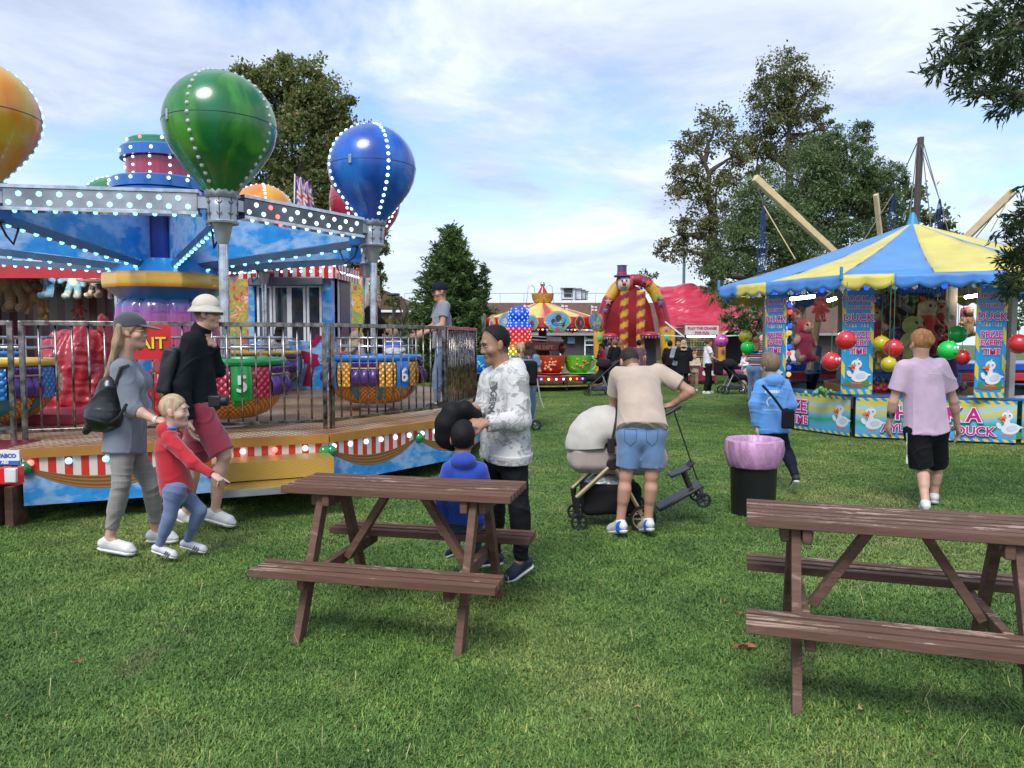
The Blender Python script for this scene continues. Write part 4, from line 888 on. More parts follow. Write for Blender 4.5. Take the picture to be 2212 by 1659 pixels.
    mb = MB(); mb.lathe([(.06, 0), (.2, 0), (.2, .03), (.12, .05), (.12, .1)], O, 20); B_(mb, 'pedestal', whitep)
    return g
G_ = {}
G_['green'] = balloon(*NP['green'], 'green', 'tall green balloon car with unlit studs and number 5 on its basket', 'off', -101, -56)
G_['blue'] = balloon(*NP['blue'], 'blue', 'blue balloon car with lit studs and number 6, right end of the ride', 'white', -58.5)
G_['orange2'] = balloon(*NP['orange2'], 'orange', 'orange balloon car cut off by the left photo edge', 'cyan', -60, -70)
G_['orange'] = balloon(*NP['orange'], 'orange', 'orange balloon car numbered 3 rising behind the lit arm', 'white', -66, -78)
G_['red'] = balloon(*NP['red'], 'red', 'red balloon car mostly hidden behind the blue balloon', 'white', -20)
G_['green2'] = balloon(*NP['green2'], 'green', 'far green balloon car peeping out behind the blue tower', 'white', -130, -60)
G_['blue2'] = balloon(*NP['blue2'], 'blue', 'far blue balloon car half hidden by the orange one at the left edge', 'cyan', -40)
# ring beams, webs and struts
def beam(p, q, kind, par, front=True):
    P = A(*NP[p], 0); Q = A(*NP[q], 0); d = nrm(Q - P); P = P + d * .24; Q = Q - d * .24; n = A(d[1], -d[0], 0); n = n if n @ (RC - P) < 0 else -n; Ln = np.linalg.norm(Q - P)
    mid = (P + Q) / 2; Mx = (d, n, A(0, 0, 1)); mb = MB()
    mb.box(mid + A(0, 0, 3.10), (Ln, .12, .2), Mx); b = mb.build('arm_beam', M('beam_face' + kind, (.42, .43, .43) if kind == 'cyan' else (.13, .14, .15), r=.25, m=.6, var=.3, vs=2), par, bevel=.01)  # reflection put into the colour: left beam face paler, the others dark
    for z in (3.215, 2.985):
        mb = MB(); mb.box(mid + A(0, 0, z), (Ln + .02, .16, .035), Mx); mb.build('beam_edge', chrome, b, smooth=0)
    k = 0; s = .06
    while s < Ln - .04:
        z = 3.14 if k % 2 else 3.05; kd = kind if not (kind == 'white' and k in (3, 4)) else 'red'
        bulb(P + d * s + n * .066 + A(0, 0, z), n, b, kd, .027); 
        if k % 2 == 0: bulb(P + d * (s + .05) + n * .05 + A(0, 0, 2.96), A(0, 0, -1), b, kd, .022)
        s += .098; k += 1
    for e, s in ((P, -1), (Q, 1)):
        mb = MB(); mb.box(e + d * s * .07 + A(0, 0, 3.1), (.14, .1, .12), Mx); mb.build('beam_bracket', grey, b)
beam('orange2', 'green', 'cyan', ride); beam('green', 'blue', 'white', ride); beam('blue', 'red', 'white', ride); beam('red', 'orange', 'white', ride)
for kx, cc in (('green', 'cyan'), ('blue', 'cyan'), ('red', 'white'), ('orange', 'cyan'), ('green2', 'cyan'), ('blue2', 'cyan'), ('red2', 'cyan'), ('orange2', 'cyan')):
    P = A(*NP[kx], 0); d = nrm(P - RC); L_ = np.linalg.norm(P - RC); i0 = RC + d * .42; o0 = P - d * .26; n = A(d[1], -d[0], 0); Mx = (d, n, A(0, 0, 1))
    mb = MB(); mb.plate([i0 + A(0, 0, 2.72), o0 + A(0, 0, 2.98), o0 + A(0, 0, 3.12), RC + d * (.42 + (L_ - .7) * .5) + A(0, 0, 3.36), i0 + A(0, 0, 3.55)], .03); mb.build('painted_web', cloudm, ride, smooth=0)
    a, b = i0 + A(0, 0, 2.66), o0 + A(0, 0, 2.92); mb = MB(); mb.bar(a, b, .07, .09); st = mb.build('arm_strut', M('strut_paint', (.10, .16, .24), r=.25, m=.5), ride, smooth=0)
    nb_ = 13
    for k in range(nb_):
        p = a + (b - a) * (k + .5) / nb_; bulb(p - A(0, 0, .05), nrm(A(0, 0, -1) + A(0, -.5, 0)), st, cc, .026)
    mb = MB(); c = P - d * .2 + A(0, 0, 3.05); mb.box(c, (.2, .22, .32), Mx); mb.build('arm_head', M('bracket_blue', (.01, .13, .42), r=.3, coat=.3), ride, bevel=.01)
    mb = MB(); mb.tube([c + A(0, 0, -.1), c + A(.02, 0, -.3) - d * .1, c + A(0, 0, -.38) - d * .22, c - d * .3 + A(0, 0, -.2)], .012, 6); mb.build('cable', blackp, ride)
# railings
def railing(P, Q, n, label, top=1.80, bot=.77, mat=dchrome, red=False, posts=True):
    P = A(*P, 0); Q = A(*Q, 0); d = nrm(Q - P); Ln = np.linalg.norm(Q - P); r = empty('railing', tuple(P + A(0, 0, ZD)), label, 'railing', 'chrome railings round the ride deck'); nn = A(d[1], -d[0], 0); Mx = (d, nn, A(0, 0, 1)); mid = (P + Q) / 2
    mb = MB(); mb.box(mid + A(0, 0, top - .02), (Ln, .04, .045), Mx); mb.build('top_rail', redv if red else mat, r, bevel=.004)
    mb = MB(); mb.box(mid + A(0, 0, bot), (Ln, .035, .035), Mx); mb.build('bottom_rail', mat, r, bevel=.004)
    for e in (P, Q):
        mb = MB(); mb.box(e + A(0, 0, (ZD + top) / 2 - .0), (.045, .045, top - ZD), Mx); mb.build('post', mat, r, bevel=.004)
    for k in range(n):
        p = P + d * Ln * (k + 1) / (n + 1); mb = MB(); mb.tube([p + A(0, 0, bot + .015), p + A(0, 0, top - .04)], .0105, 8); mb.build('bar', mat, r, smooth=180)
    return r
railing((-4.56, 6.9), (-1.98, 7.82), 19, 'long near railing in front of the green balloon car')
railing((-1.92, 7.88), (-.87, 9.5), 13, 'angled railing in front of the blue balloon car')
railing((-.85, 9.56), (-.56, 11.3), 17, 'end railing seen almost edge-on, with a red top bar', red=True)
railing((-6.7, 6.15), (-4.64, 6.86), 15, 'railing section at the far left photo edge')
railing((-.58, 11.4), (-1.15, 13.9), 20, 'back railing behind the man in the grey T-shirt')
def wait_sign():
    P = A(-4.56, 6.9, 0); d = nrm(A(-1.98, 7.82, 0) - P); n = A(d[1], -d[0], 0); c = P + d * 1.02 + n * .03; r = empty('wait_sign', tuple(c + A(0, 0, 1.5)), 'red board with yellow WAIT lettering hung on the near railing', 'sign')
    mb = MB(); mb.box(c + A(0, 0, 1.60), (.50, .012, .34), (d, -n, A(0, 0, 1))); bd = mb.build('board', M('sign_red', (.55, .015, .02), r=.4), r, smooth=0)
    text('WAIT', .16, M('sign_shadow', (.02, .02, .02)), bd, c + n * .008 + A(.004, 0, 1.535), d, (0, 0, 1), 'lettering', .05, .001)
    text('WAIT', .16, M('sign_yellow', (.8, .62, .03), r=.5), bd, c + n * .011 + A(0, 0, 1.54), d, (0, 0, 1), 'lettering', .015, .002)
wait_sign()
# trailer tail at the lower left
def tail():
    r = empty('trailer_tail', (-4.7, 6.2, 0), 'maroon trailer tail with lamp cluster under the deck corner', 'trailer'); y = 6.05
    mb = MB(); mb.box((-5.35, y + .45, .53), (1.9, .8, .32)); mb.build('chassis', M('maroon', (.16, .01, .03), r=.3, coat=.3), r, bevel=.02)
    a = W(-60, 1045, y - .02); b = W(46, 1008, y - .02); mb = MB(); mb.box(((a + b) / 2), (b[0] - a[0], .08, b[2] - a[2])); l = mb.build('tail_lamp', M('lamp_red', (.5, .01, .02), r=.15, coat=.6, emit=.15), r, bevel=.01)
    a = W(12, 1042, y - .07); b = W(36, 1012, y - .07); mb = MB(); mb.box(((a + b) / 2), (b[0] - a[0], .03, b[2] - a[2])); mb.build('clear_lens', M('lens', (.6, .6, .6), r=.1), l, bevel=.006)
    a = W(-30, 1004, y); b = W(43, 972, y); c = (a + b) / 2; mb = MB(); mb.box(c, (b[0] - a[0], .02, b[2] - a[2])); pl = mb.build('maker_plate', whitep, r, smooth=0)
    mb = MB(); mb.box((c[0], y - .012, a[2] + .018), (b[0] - a[0], .01, .036)); mb.build('plate_band', M('plate_band', (.03, .12, .4)), pl, smooth=0)
    text('WABCO', .046, M('plate_band'), pl, (W(14, 990, y)[0], y - .013, W(10, 988, y)[2]), (1, 0, 0), (0, 0, 1), bold=.04, depth=.001)
    text('ABS', .035, whitep, pl, (W(14, 990, y)[0], y - .02, W(10, 1001, y)[2]), (1, 0, 0), (0, 0, 1), bold=.03, depth=.001)
    for (u0, u1) in ((-10, 3), (22, 32)):
        a = W(u0, 1120, 6.4); mb = MB(); mb.box((a[0] + .06, 6.4, .18), (.07, .2, .36)); mb.build('timber_block', wood, r, smooth=0)
tail()
# red covers and clutter on the deck
def tarp(u, v0, v1, wd, D, label, seed, nm='red_cover'):
    b = W(u, v1, D); t = W(u, v0, D); h = t[2] - ZD; rs = np.random.default_rng(seed); s = SD(); base = A(b[0], D, ZD)
    s.cone(base + A(0, 0, .1), base + A(0, 0, h * .6), wd * .5, wd * .42, k=.15)
    for i in range(9):
        a = rs.uniform(0, 6.28); p = base + A(math.cos(a) * wd * .33, math.sin(a) * wd * .33, rs.uniform(.2, .7) * h); s.cone(p, p + A(rs.normal(0, .12), rs.normal(0, .12), rs.uniform(.15, .4) * h), .14 * wd, .03, k=.08)
    s.cone(base + A(0, 0, h * .5), base + A(wd * .05, 0, h), wd * .22, .02, k=.1); f = folds(.05, 5, seed); s.noise = lambda P: f(P) + folds(.014, 13, seed + 1)(P); s.cut(base + A(0, 0, .0), (0, 0, -1))
    o = s.build(nm, redv, None, .014, origin=base); tag(o, label, 'cover')
tarp(172, 700, 845, .95, 9.6, 'crumpled shiny red vinyl cover heaped behind the near railing', 3)
tarp(372, 745, 845, .5, 9.4, 'smaller crumpled red cover beside the man in black', 8)
mb = MB(); mb.box((-5.55, 8.6, .74), (1.4, .9, .12)); tag(mb.build('ride_step', M('pink_red', (.42, .06, .09), r=.4, var=.15), smooth=0, bevel=.02), 'low pinkish red platform block on the deck behind the railing', 'platform')
# ---------------------------------------------------------------- pay booth
def stripe_mat(name, c1, c2, per, axis=0):
    mt = M(name, c1, r=.35, coat=.2)
    def f(n_, l_, co):
        s = n_('ShaderNodeSeparateXYZ'); l_(co, s.inputs[0]); x = s.outputs[0] if axis == 0 else mth(n_, l_, 'ADD', s.outputs[0], s.outputs[1])
        return mixc(n_, l_, mth(n_, l_, 'GREATER_THAN', mth(n_, l_, 'FRACT', mth(n_, l_, 'DIVIDE', x, per)), .5), c1, c2)
    return drive(mt, f)
rw = stripe_mat('red_white', (.66, .62, .6), (.52, .015, .02), .175)
def booth():
    L0 = A(-5.05, 14.25, 0); R0 = A(-3.42, 14.1, 0); d = nrm(R0 - L0); n = A(d[1], -d[0], 0); Mx = (d, -n, A(0, 0, 1)); wdt = np.linalg.norm(R0 - L0); dep = 1.25
    r = empty('pay_booth', tuple((L0 + R0) / 2 + A(0, 0, ZD)), 'blue cloud-painted pay booth under a red and white striped canopy', 'booth'); mid = (L0 + R0) / 2 - n * dep / 2; zt = 3.0
    Z = A(0, 0, 1)
    mb = MB(); mb.box(mid + Z * (ZD + .46), (wdt, dep, .92), Mx); mb.box(mid - n * dep * .47 + Z * 2.2, (wdt, .06, 1.5), Mx); mb.box(mid - d * (wdt / 2 - .06) + n * .0 + Z * 2.2, (.12, dep, 1.5), Mx)
    mb.box(mid + d * (wdt / 2 - .09) + n * (dep / 2 - .09) + Z * 2.2, (.18, .18, 1.5), Mx); mb.box(mid + Z * 2.93, (wdt, dep, .12), Mx); mb.build('wall', cloudm, r, smooth=0)
    mb = MB(); mb.box(mid + Z * 2.2 - n * .2, (wdt * .9, .05, 1.3), Mx); mb.build('inner_wall', M('booth_dark', (.02, .03, .035), r=.3), r, smooth=0)
    f = (L0 + R0) / 2 - n * .05 - d * .02
    mb = MB(); mb.box(f + n * .1 + Z * 2.73, (wdt * .88, .22, .16), Mx); mb.build('shutter_box', M('shutter_grey', (.12, .14, .17), r=.4), r, bevel=.02)
    w0 = wdt * .78
    for k, (a, b) in enumerate(((-.5, -.27), (-.25, .0), (.0, .25), (.27, .5))):
        c = f + d * w0 * (a + b) / 2 + Z * 2.12; ww = w0 * (b - a); wd = MB(); t = .045
        for sx in (-1, 1): wd.box(c + d * sx * (ww / 2 - t / 2), (t, .05, 1.1), Mx)
        for sz in (-1, 1): wd.box(c + Z * sz * (.55 - t / 2), (ww - 2 * t, .05, t), Mx)
        fr = wd.build('window', whf, r, smooth=0); mb = MB(); mb.box(c, (ww - t, .012, 1.08), Mx); mb.build('pane', gls, fr, smooth=0)
    mb = MB(); mb.box(mid + d * (wdt / 2 + .005) - n * .12 + Z * 2.0, (.02, dep * .62, 1.75), Mx); dr = mb.build('door', whf, r, smooth=0)
    mb = MB(); mb.box(mid + d * (wdt / 2 + .02) - n * .12 + Z * 2.05, (.02, dep * .5, 1.5), Mx); mb.build('door_shade', M('booth_dark'), dr, smooth=0)  # solid dark panel painted for the shade inside the open door
    # canopy
    e = .12; c4 = [mid + d * sx * (wdt / 2 + e) + n * sy * (dep / 2 + e) for sx, sy in ((-1, 1), (1, 1), (1, -1), (-1, -1))]
    mb = MB(); mb.prism([tuple(p[:2]) for p in c4], 3.0, 3.03); mb.build('canopy_top', whitep, r, smooth=0)
    for i, (a, b) in enumerate(((0, 1), (1, 2))):
        va = local('canopy_valance', tuple(c4[a][:2]), tuple(c4[b][:2]), 2.78, 3.04, .02, rw, r); dd = nrm(c4[b] - c4[a]); nn = A(dd[1], -dd[0], 0); Ln = np.linalg.norm(c4[b] - c4[a])
        for k in range(10): bulb(c4[a] + dd * Ln * (k + .5) / 10 + nn * .015 + Z * 2.91, nn, va, 'white' if k else 'red', .024)
    # painted red aeroplane on the front
    mb = MB(); o = (L0 + R0) / 2 + n * .008 + d * .35
    def pt(a, b): return o + d * a + Z * (1.2 + b)
    mb.plate([pt(-.1, .22), pt(.3, .12), pt(.3, -.0), pt(.12, -.08), pt(-.08, .0), pt(-.42, .1), pt(-.44, .2)], .01); mb.plate([pt(-.02, -.05), pt(.12, -.05), pt(.04, -.45), pt(-.12, -.45)], .012); mb.plate([pt(.0, .28), pt(.14, .3), pt(.3, .5), pt(.16, .52)], .012)
    pl = mb.build('painted_plane', M('plane_red', (.3, .01, .06), r=.3), r, smooth=0); mb = MB(); mb.lathe([(0, 0), (.15, 0), (.15, .01), (0, .012)], pt(.34, .08), 24, M=(d, Z, n)); mb.build('painted_propeller', M('prop', (.25, .4, .6), r=.3, var=.5, vs=30), pl)
booth()
# ================================================================ striped duck stall
SC = A(7.65, 14.3, 0)
def octv(r, k, z=0, a0=182): a = R(a0 + 45 * k); return A(SC[0] + r * math.cos(a), SC[1] + r * math.sin(a), z)
canvas = M('canvas', r=.55, var=.10, vs=2.5, bump=.35, bs=7, attr=True, rv=.1, sheen=.2)
YEL = (.58, .50, .09); BLU = (.055, .22, .56)
stall = empty('duck_stall', tuple(SC), 'round hook-a-duck stall under a blue and yellow striped tent roof', 'stall')
def roof():
    mb = MB(); ZE, ZA = 2.63, 3.86; n = 10
    for k in range(8):
        a, b = octv(3.7, k, ZE), octv(3.7, k + 1, ZE); ap = A(SC[0], SC[1], ZA)
        for h in range(2):
            c = BLU if h == 0 else YEL; s0, s1 = h * .45 if h == 0 else .45, .45 if h == 0 else 1.0
            def fn(i, j, s0=s0, s1=s1):
                e = a + (b - a) * (s0 + (s1 - s0) * j); p = e + (ap - e) * i; edge = abs((s0 + (s1 - s0) * j) - .5) * 2
                p = p - A(0, 0, .10 * math.sin(math.pi * i) * (1 - .55 * edge ** 2) + .012 * math.sin(40 * i + 9 * j) * (1 - i)); return p
            b0 = len(mb.v); mb.grid(fn, n, 6, col=c)
    o = mb.build('roof_canvas', canvas, stall, smooth=30, solid=.004)
    mb = MB(); mb.lathe([(.12, 3.78), (.07, 3.95), (.03, 4.05), (0, 4.06)], tuple(SC), 10); mb.build('roof_spike', M('spike', (.03, .25, .5), r=.5), stall)
    seq = [[('b', 0, .17), ('y', .17, .43), ('b', .43, 1)], [('y', 0, .26), ('b', .26, .78), ('y', .78, 1)], [('b', 0, .6), ('y', .6, 1)]]
    for k in range(8):
        a, b = octv(3.71, k), octv(3.71, k + 1); mb = MB(); nn = A((a + b)[0] / 2 - SC[0], (a + b)[1] / 2 - SC[1], 0); nn = nrm(nn)
        for cc, s0, s1 in seq[0 if k == 0 else 1 if k == 1 else 2]:
            m = max(4, int((s1 - s0) * 60))
            def fn(i, j, s0=s0, s1=s1):
                s = s0 + (s1 - s0) * i; zb = 2.63 - .15 - .085 * abs(math.sin(s * math.pi * 8)) ** .8; z = 2.635 + (zb - 2.635) * j
                p = a + (b - a) * s; return A(p[0], p[1], z) + nn * (.015 * math.sin(s * 37) * j + .012 * math.sin(s * 90) * j)
            mb.grid(fn, m, 3, col=YEL if cc == 'y' else BLU)
        mb.build('valance', canvas, stall, smooth=60, solid=.003)
    for k in (0, 1, 2, 7):
        p = octv(3.72, k); mb = MB(); mb.box(p + A(0, 0, 2.66), (.04, .04, .2)); mb.build('corner_peg', M('spike'), stall, bevel=.005)
        mb = MB(); q = octv(2.95, k, 2.62); mb.bar(octv(3.68, k, 2.58), A(SC[0], SC[1], 3.6), .05, .07); mb.build('roof_rafter', grey, stall, smooth=0)
roof()
RCN = 3.05
def wall_text(lines, par, a, b, zl, sizes, sc=.5, off=.03, mats=None):
    a = A(*a[:2], 0); b = A(*b[:2], 0); d = nrm(b - a); n = A(d[1], -d[0], 0); L_ = np.linalg.norm(b - a); ms = (M('sign_white', (.78, .78, .80), r=.4), M('sign_magenta', (.52, .01, .20), r=.4), M('sign_navy', (.01, .07, .22), r=.4))
    for t, z, s, cx in zip(lines, zl, sizes, sc):
        o = a + d * L_ * cx + n * off + A(0, 0, z)
        text(t, s, ms[2], par, o + d * s * .05 - A(0, 0, s * .06), d, (0, 0, 1), bold=.075, depth=.001)
        text(t, s, ms[0], par, o + n * .003, d, (0, 0, 1), bold=.07, depth=.001); text(t, s, ms[1], par, o + n * .006, d, (0, 0, 1), bold=.026, depth=.001)
duckm = M('duck_paint', r=.4, attr=True, var=.04)
def duck(par, o, ux, s, flip=1, mound=True):
    """white cartoon duck painted as thin raised shapes; o = bottom middle"""
    ux = nrm(ux) * flip; uz = A(0, 0, 1); n = np.cross(nrm(ux) * flip, uz); mb = MB(); ly = [0]
    def disc(cx, cz, rx, rz, c, rot=0, pts=None):
        ly[0] += 1; n_ = 18; P = pts or [(cx + rx * math.cos(t) * math.cos(rot) - rz * math.sin(t) * math.sin(rot), cz + rx * math.cos(t) * math.sin(rot) + rz * math.sin(t) * math.cos(rot)) for t in [2 * math.pi * i / n_ for i in range(n_)]]
        V = [o + ux * x * s + uz * z * s + n * (.002 + .0012 * ly[0]) for x, z in P]; mb.add(V, [tuple(range(len(V)))], col=c)
    if mound: disc(0, .08, .48, .08, (.25, .11, .05)); disc(.3, .16, .1, .12, (.03, .25, .05)); disc(-.3, .16, .08, .1, (.03, .25, .05))
    disc(-.08, .13, .10, .03, (.6, .17, .02)); disc(.08, .12, .10, .03, (.6, .17, .02))
    W_ = (.68, .70, .74); disc(.08, .36, .27, .19, W_, .15); disc(0, 0, 0, 0, W_, pts=[(.22, .3), (.46, .42), (.30, .48), (.1, .5)]); disc(-.02, .56, .09, .2, W_, .1); disc(-.02, .78, .17, .15, W_)
    disc(.12, .38, .16, .10, (.52, .56, .66), .2); disc(-.25, .45, .07, .12, W_, .5); disc(0, 0, 0, 0, W_, pts=[(-.04, .9), (.02, .9), (.03, 1.0), (-.01, .96)])
    disc(-.16, .72, .13, .05, (.72, .22, .02), .15); disc(-.13, .64, .06, .07, (.55, .03, .02)); disc(-.13, .60, .04, .025, (.72, .3, .1))
    disc(-.09, .82, .035, .05, (.9, .9, .9)); disc(.05, .82, .04, .055, (.9, .9, .9)); disc(-.09, .81, .02, .03, (.01, .05, .3)); disc(.045, .81, .022, .034, (.01, .05, .3))
    return mb.build('painted_duck', duckm, par, smooth=0)
def banner_mat():
    mt = M('banner', (.1, .4, .6), r=.35, coat=.15, bump=.2, bs=5)
    def f(n_, l_, co):
        s = n_('ShaderNodeSeparateXYZ'); l_(co, s.inputs[0]); x, z = s.outputs[0], s.outputs[2]
        w_ = mth(n_, l_, 'ADD', z, mth(n_, l_, 'MULTIPLY', mth(n_, l_, 'SINE', mth(n_, l_, 'MULTIPLY', x, 5.0)), .035))
        c = ramp(n_, l_, w_, [(.0, (.05, .28, .55)), (.20, (.08, .38, .62)), (.30, (.04, .35, .12)), (.36, (.12, .42, .66)), (.48, (.62, .52, .03)), (.54, (.3, .55, .7)), (.62, (.6, .5, .05))])
        dg = mth(n_, l_, 'GREATER_THAN', mth(n_, l_, 'FRACT', mth(n_, l_, 'DIVIDE', mth(n_, l_, 'ADD', x, z), .13)), .5); e = mixc(n_, l_, dg, (.03, .25, .6), (.65, .52, .03))
        m = mth(n_, l_, 'ADD', mth(n_, l_, 'LESS_THAN', z, .095), mth(n_, l_, 'GREATER_THAN', z, .635)); return mixc(n_, l_, m, c, e)
    return drive(mt, f)
bnm = banner_mat()
for k in range(8):
    a, b = octv(RCN, k), octv(RCN, k + 1); bn = local('skirt_banner', tuple(a[:2] + (b - a)[:2] * .02), tuple(b[:2] - (b - a)[:2] * .02), .05, .69, .012, bnm, stall)
    mb = MB(); ai, bi = octv(RCN - .42, k), octv(RCN - .42, k + 1); mb.add([(*a[:2], .70), (*b[:2], .70), (*bi[:2], .70), (*ai[:2], .70), (*a[:2], .735), (*b[:2], .735), (*bi[:2], .735), (*ai[:2], .735)],
        [(3, 2, 1, 0), (4, 5, 6, 7), (0, 1, 5, 4), (1, 2, 6, 5), (2, 3, 7, 6), (3, 0, 4, 7)]); mb.build('counter_top', M('counter_blue', (.02, .14, .38), r=.22, coat=.5, var=.25, vs=3), stall, smooth=0)
    if k in (0, 1, 7, 2):
        d = nrm(b - a); 
        if k == 0: wall_text(['PRIZE', 'EVERY TIME'], bn, a, b, [.36, .16], [.30, .19], [.44, .40]); duck(bn, a + (b - a) * .90 + A(0, 0, .1), d, .48); duck(bn, a + (b - a) * .08 + A(0, 0, .1), d, .48)
        if k == 1: wall_text(['HOOK A', 'AYLESBURY DUCK'], bn, a, b, [.36, .15], [.30, .19], [.52, .52]); duck(bn, a + (b - a) * .12 + A(0, 0, .1), d, .46); duck(bn, a + (b - a) * .93 + A(0, 0, .1), d, .46)
        if k in (2, 7): duck(bn, a + (b - a) * .12 + A(0, 0, .1), d, .46); wall_text(['PRIZE', 'EVERY TIME'], bn, a, b, [.36, .16], [.30, .19], [.52, .52])
mb = MB()
for k in range(8):
    p = octv(RCN - .12, k); mb.tube([p, p + A(0, 0, .7)], .03, 8)
mb.build('counter_legs', blackp, stall)
def board_mat():
    mt = M('pillar_board', (.02, .28, .55), r=.4, bump=.15, bs=6)
    def f(n_, l_, co):
        s = n_('ShaderNodeSeparateXYZ'); l_(co, s.inputs[0]); x, z = s.outputs[0], s.outputs[2]
        dg = mth(n_, l_, 'GREATER_THAN', mth(n_, l_, 'FRACT', mth(n_, l_, 'DIVIDE', mth(n_, l_, 'ADD', mth(n_, l_, 'MULTIPLY', x, 1.0), mth(n_, l_, 'MULTIPLY', z, .55)), .24)), .5)
        e = mixc(n_, l_, dg, (.02, .28, .58), (.66, .52, .04)); m = mth(n_, l_, 'GREATER_THAN', mth(n_, l_, 'ABSOLUTE', mth(n_, l_, 'SUBTRACT', x, .24)), .185); c = mixc(n_, l_, m, (.02, .26, .55), e)
        st = mixc(n_, l_, mth(n_, l_, 'GREATER_THAN', mth(n_, l_, 'FRACT', mth(n_, l_, 'DIVIDE', mth(n_, l_, 'ADD', x, mth(n_, l_, 'MULTIPLY', z, .5)), .12)), .5), (.02, .3, .6), (.66, .52, .04))
        return mixc(n_, l_, mth(n_, l_, 'LESS_THAN', z, .82), c, st)
    return drive(mt, f)
pbm = board_mat()
def pillar_sign(c, ux, label=None):
    ux = nrm(A(*ux, 0)); a = A(c[0], c[1], 0) - ux * .24; b = a + ux * .48; bd = local('pillar_sign', tuple(a[:2]), tuple(b[:2]), .74, 2.42, .015, pbm, stall)
    wall_text(['HOOK A', 'AYLESBURY', 'DUCK', 'PRIZE', 'EVERY', 'TIME'], bd, a, b, [2.25, 2.12, 1.93, 1.66, 1.54, 1.40], [.125, .08, .165, .14, .13, .13], [.5] * 6, .012)
    n = A(ux[1], -ux[0], 0); duck(bd, A(c[0], c[1], .86) + n * .012, ux, .48)
    mb = MB(); rs = random.Random(3)
    for i in range(9):
        p = a + ux * (.05 + .045 * i) + n * .012 + A(0, 0, 1.83); cc = [(.1, .3, .6), (.6, .2, .3), (.6, .5, .2), (.3, .5, .5)][i % 4]; mb.plate([p, p + ux * .035, p + ux * .02 + A(0, 0, .07)], .004, col=cc)
    mb.build('painted_figures', duckm, bd, smooth=0); return bd
pA = octv(2.98, 1); pillar_sign((pA[0] + .0, pA[1] - .06), (1, -.2)); pB = W(2138, 800, 11.35); pillar_sign((pB[0], pB[1]), (1, .05)); pC = W(1674, 800, 13.1); pillar_sign((pC[0], pC[1]), (.42, -.9))
post_m = M('stall_post', (.36, .33, .30), r=.6)
for k in range(8):
    p = octv(2.8, k); mb = MB(); mb.box(p + A(0, 0, 1.3), (.09, .09, 2.6)); mb.build('post', post_m, stall, bevel=.006)
for (u, D, wd) in ((2050, 13.6, .22), (1862, 15.5, .5)):
    p = W(u, 735, D); mb = MB(); mb.box((p[0], D, 1.65), (wd, .06, 1.9)); mb.build('inner_screen', M('screen_grey', (.27, .24, .23), r=.7), stall, smooth=0)
# strings of bulbs and tube lamps
bb = {}
def hangbulb(p, kind, par, r=.045):
    if kind not in bb:
        mb = MB(); mb.lathe([(0, -1.9 * r), (.5 * r, -1.75 * r), (.95 * r, -1.1 * r), (r, -.7 * r), (.7 * r, -.1 * r), (.45 * r, .2 * r), (.45 * r, .9 * r), (0, .95 * r)], n=12, mif=lambda i, j: 1 if i >= 5 else 0)
        o = mb.build('bulb', [BL2[kind], blackp], smooth=60); bb[kind] = o.data; bpy.data.objects.remove(o)
    o = bpy.data.objects.new('bulb', bb[kind]); scene.collection.objects.link(o); o.location = [float(x) for x in p]; o.parent = par; o.matrix_parent_inverse = wm(par).inverted()
BL2 = {'w': M('glass_white', (.62, .66, .78), r=.15, emit=.1), 'b': M('glass_blue', (.02, .09, .75), r=.15, emit=.8), 't': M('glass_teal', (.01, .10, .2), r=.15), 'r': M('glass_red', (.8, .08, .07), r=.15, emit=.5), 'y': M('glass_amber', (.8, .45, .1), r=.15, emit=.5)}
strng = empty('bulb_string', tuple(octv(3.3, 1, 2.5))); strng.parent = stall; strng.matrix_parent_inverse = wm(stall).inverted()
for k in (0, 1):
    a, b = octv(3.2, k, 2.50), octv(3.2, k + 1, 2.50)
    for i in range(18): hangbulb(a + (b - a) * (i + .5) / 18, 'wbwt'[i % 4], strng)
pst = octv(2.85, 0)
for i in range(13):
    z = 2.35 - i * .125; hangbulb((W(1694, 700, 13.4)[0], 13.4, z), 'wt' [i % 2] if i % 3 else 'b', strng, ); hangbulb((W(1706, 700, 13.4)[0], 13.4, z - .06), 'brtbyt'[i % 6], strng)
tubem = M('tube_light', (1, .88, .66), emit=26); tubew = M('tube_white', (1, .97, .9), emit=8)
for (u0, u1, v, D) in ((1708, 1760, 646, 13.6), (2085, 2128, 642, 13.4), (1788, 1806, 650, 13.8)):
    a = W(u0, v, D); b = W(u1, v - 6, D); mb = MB(); mb.tube([a, b], .028, 8); mb.build('tube_lamp', tubem, stall)
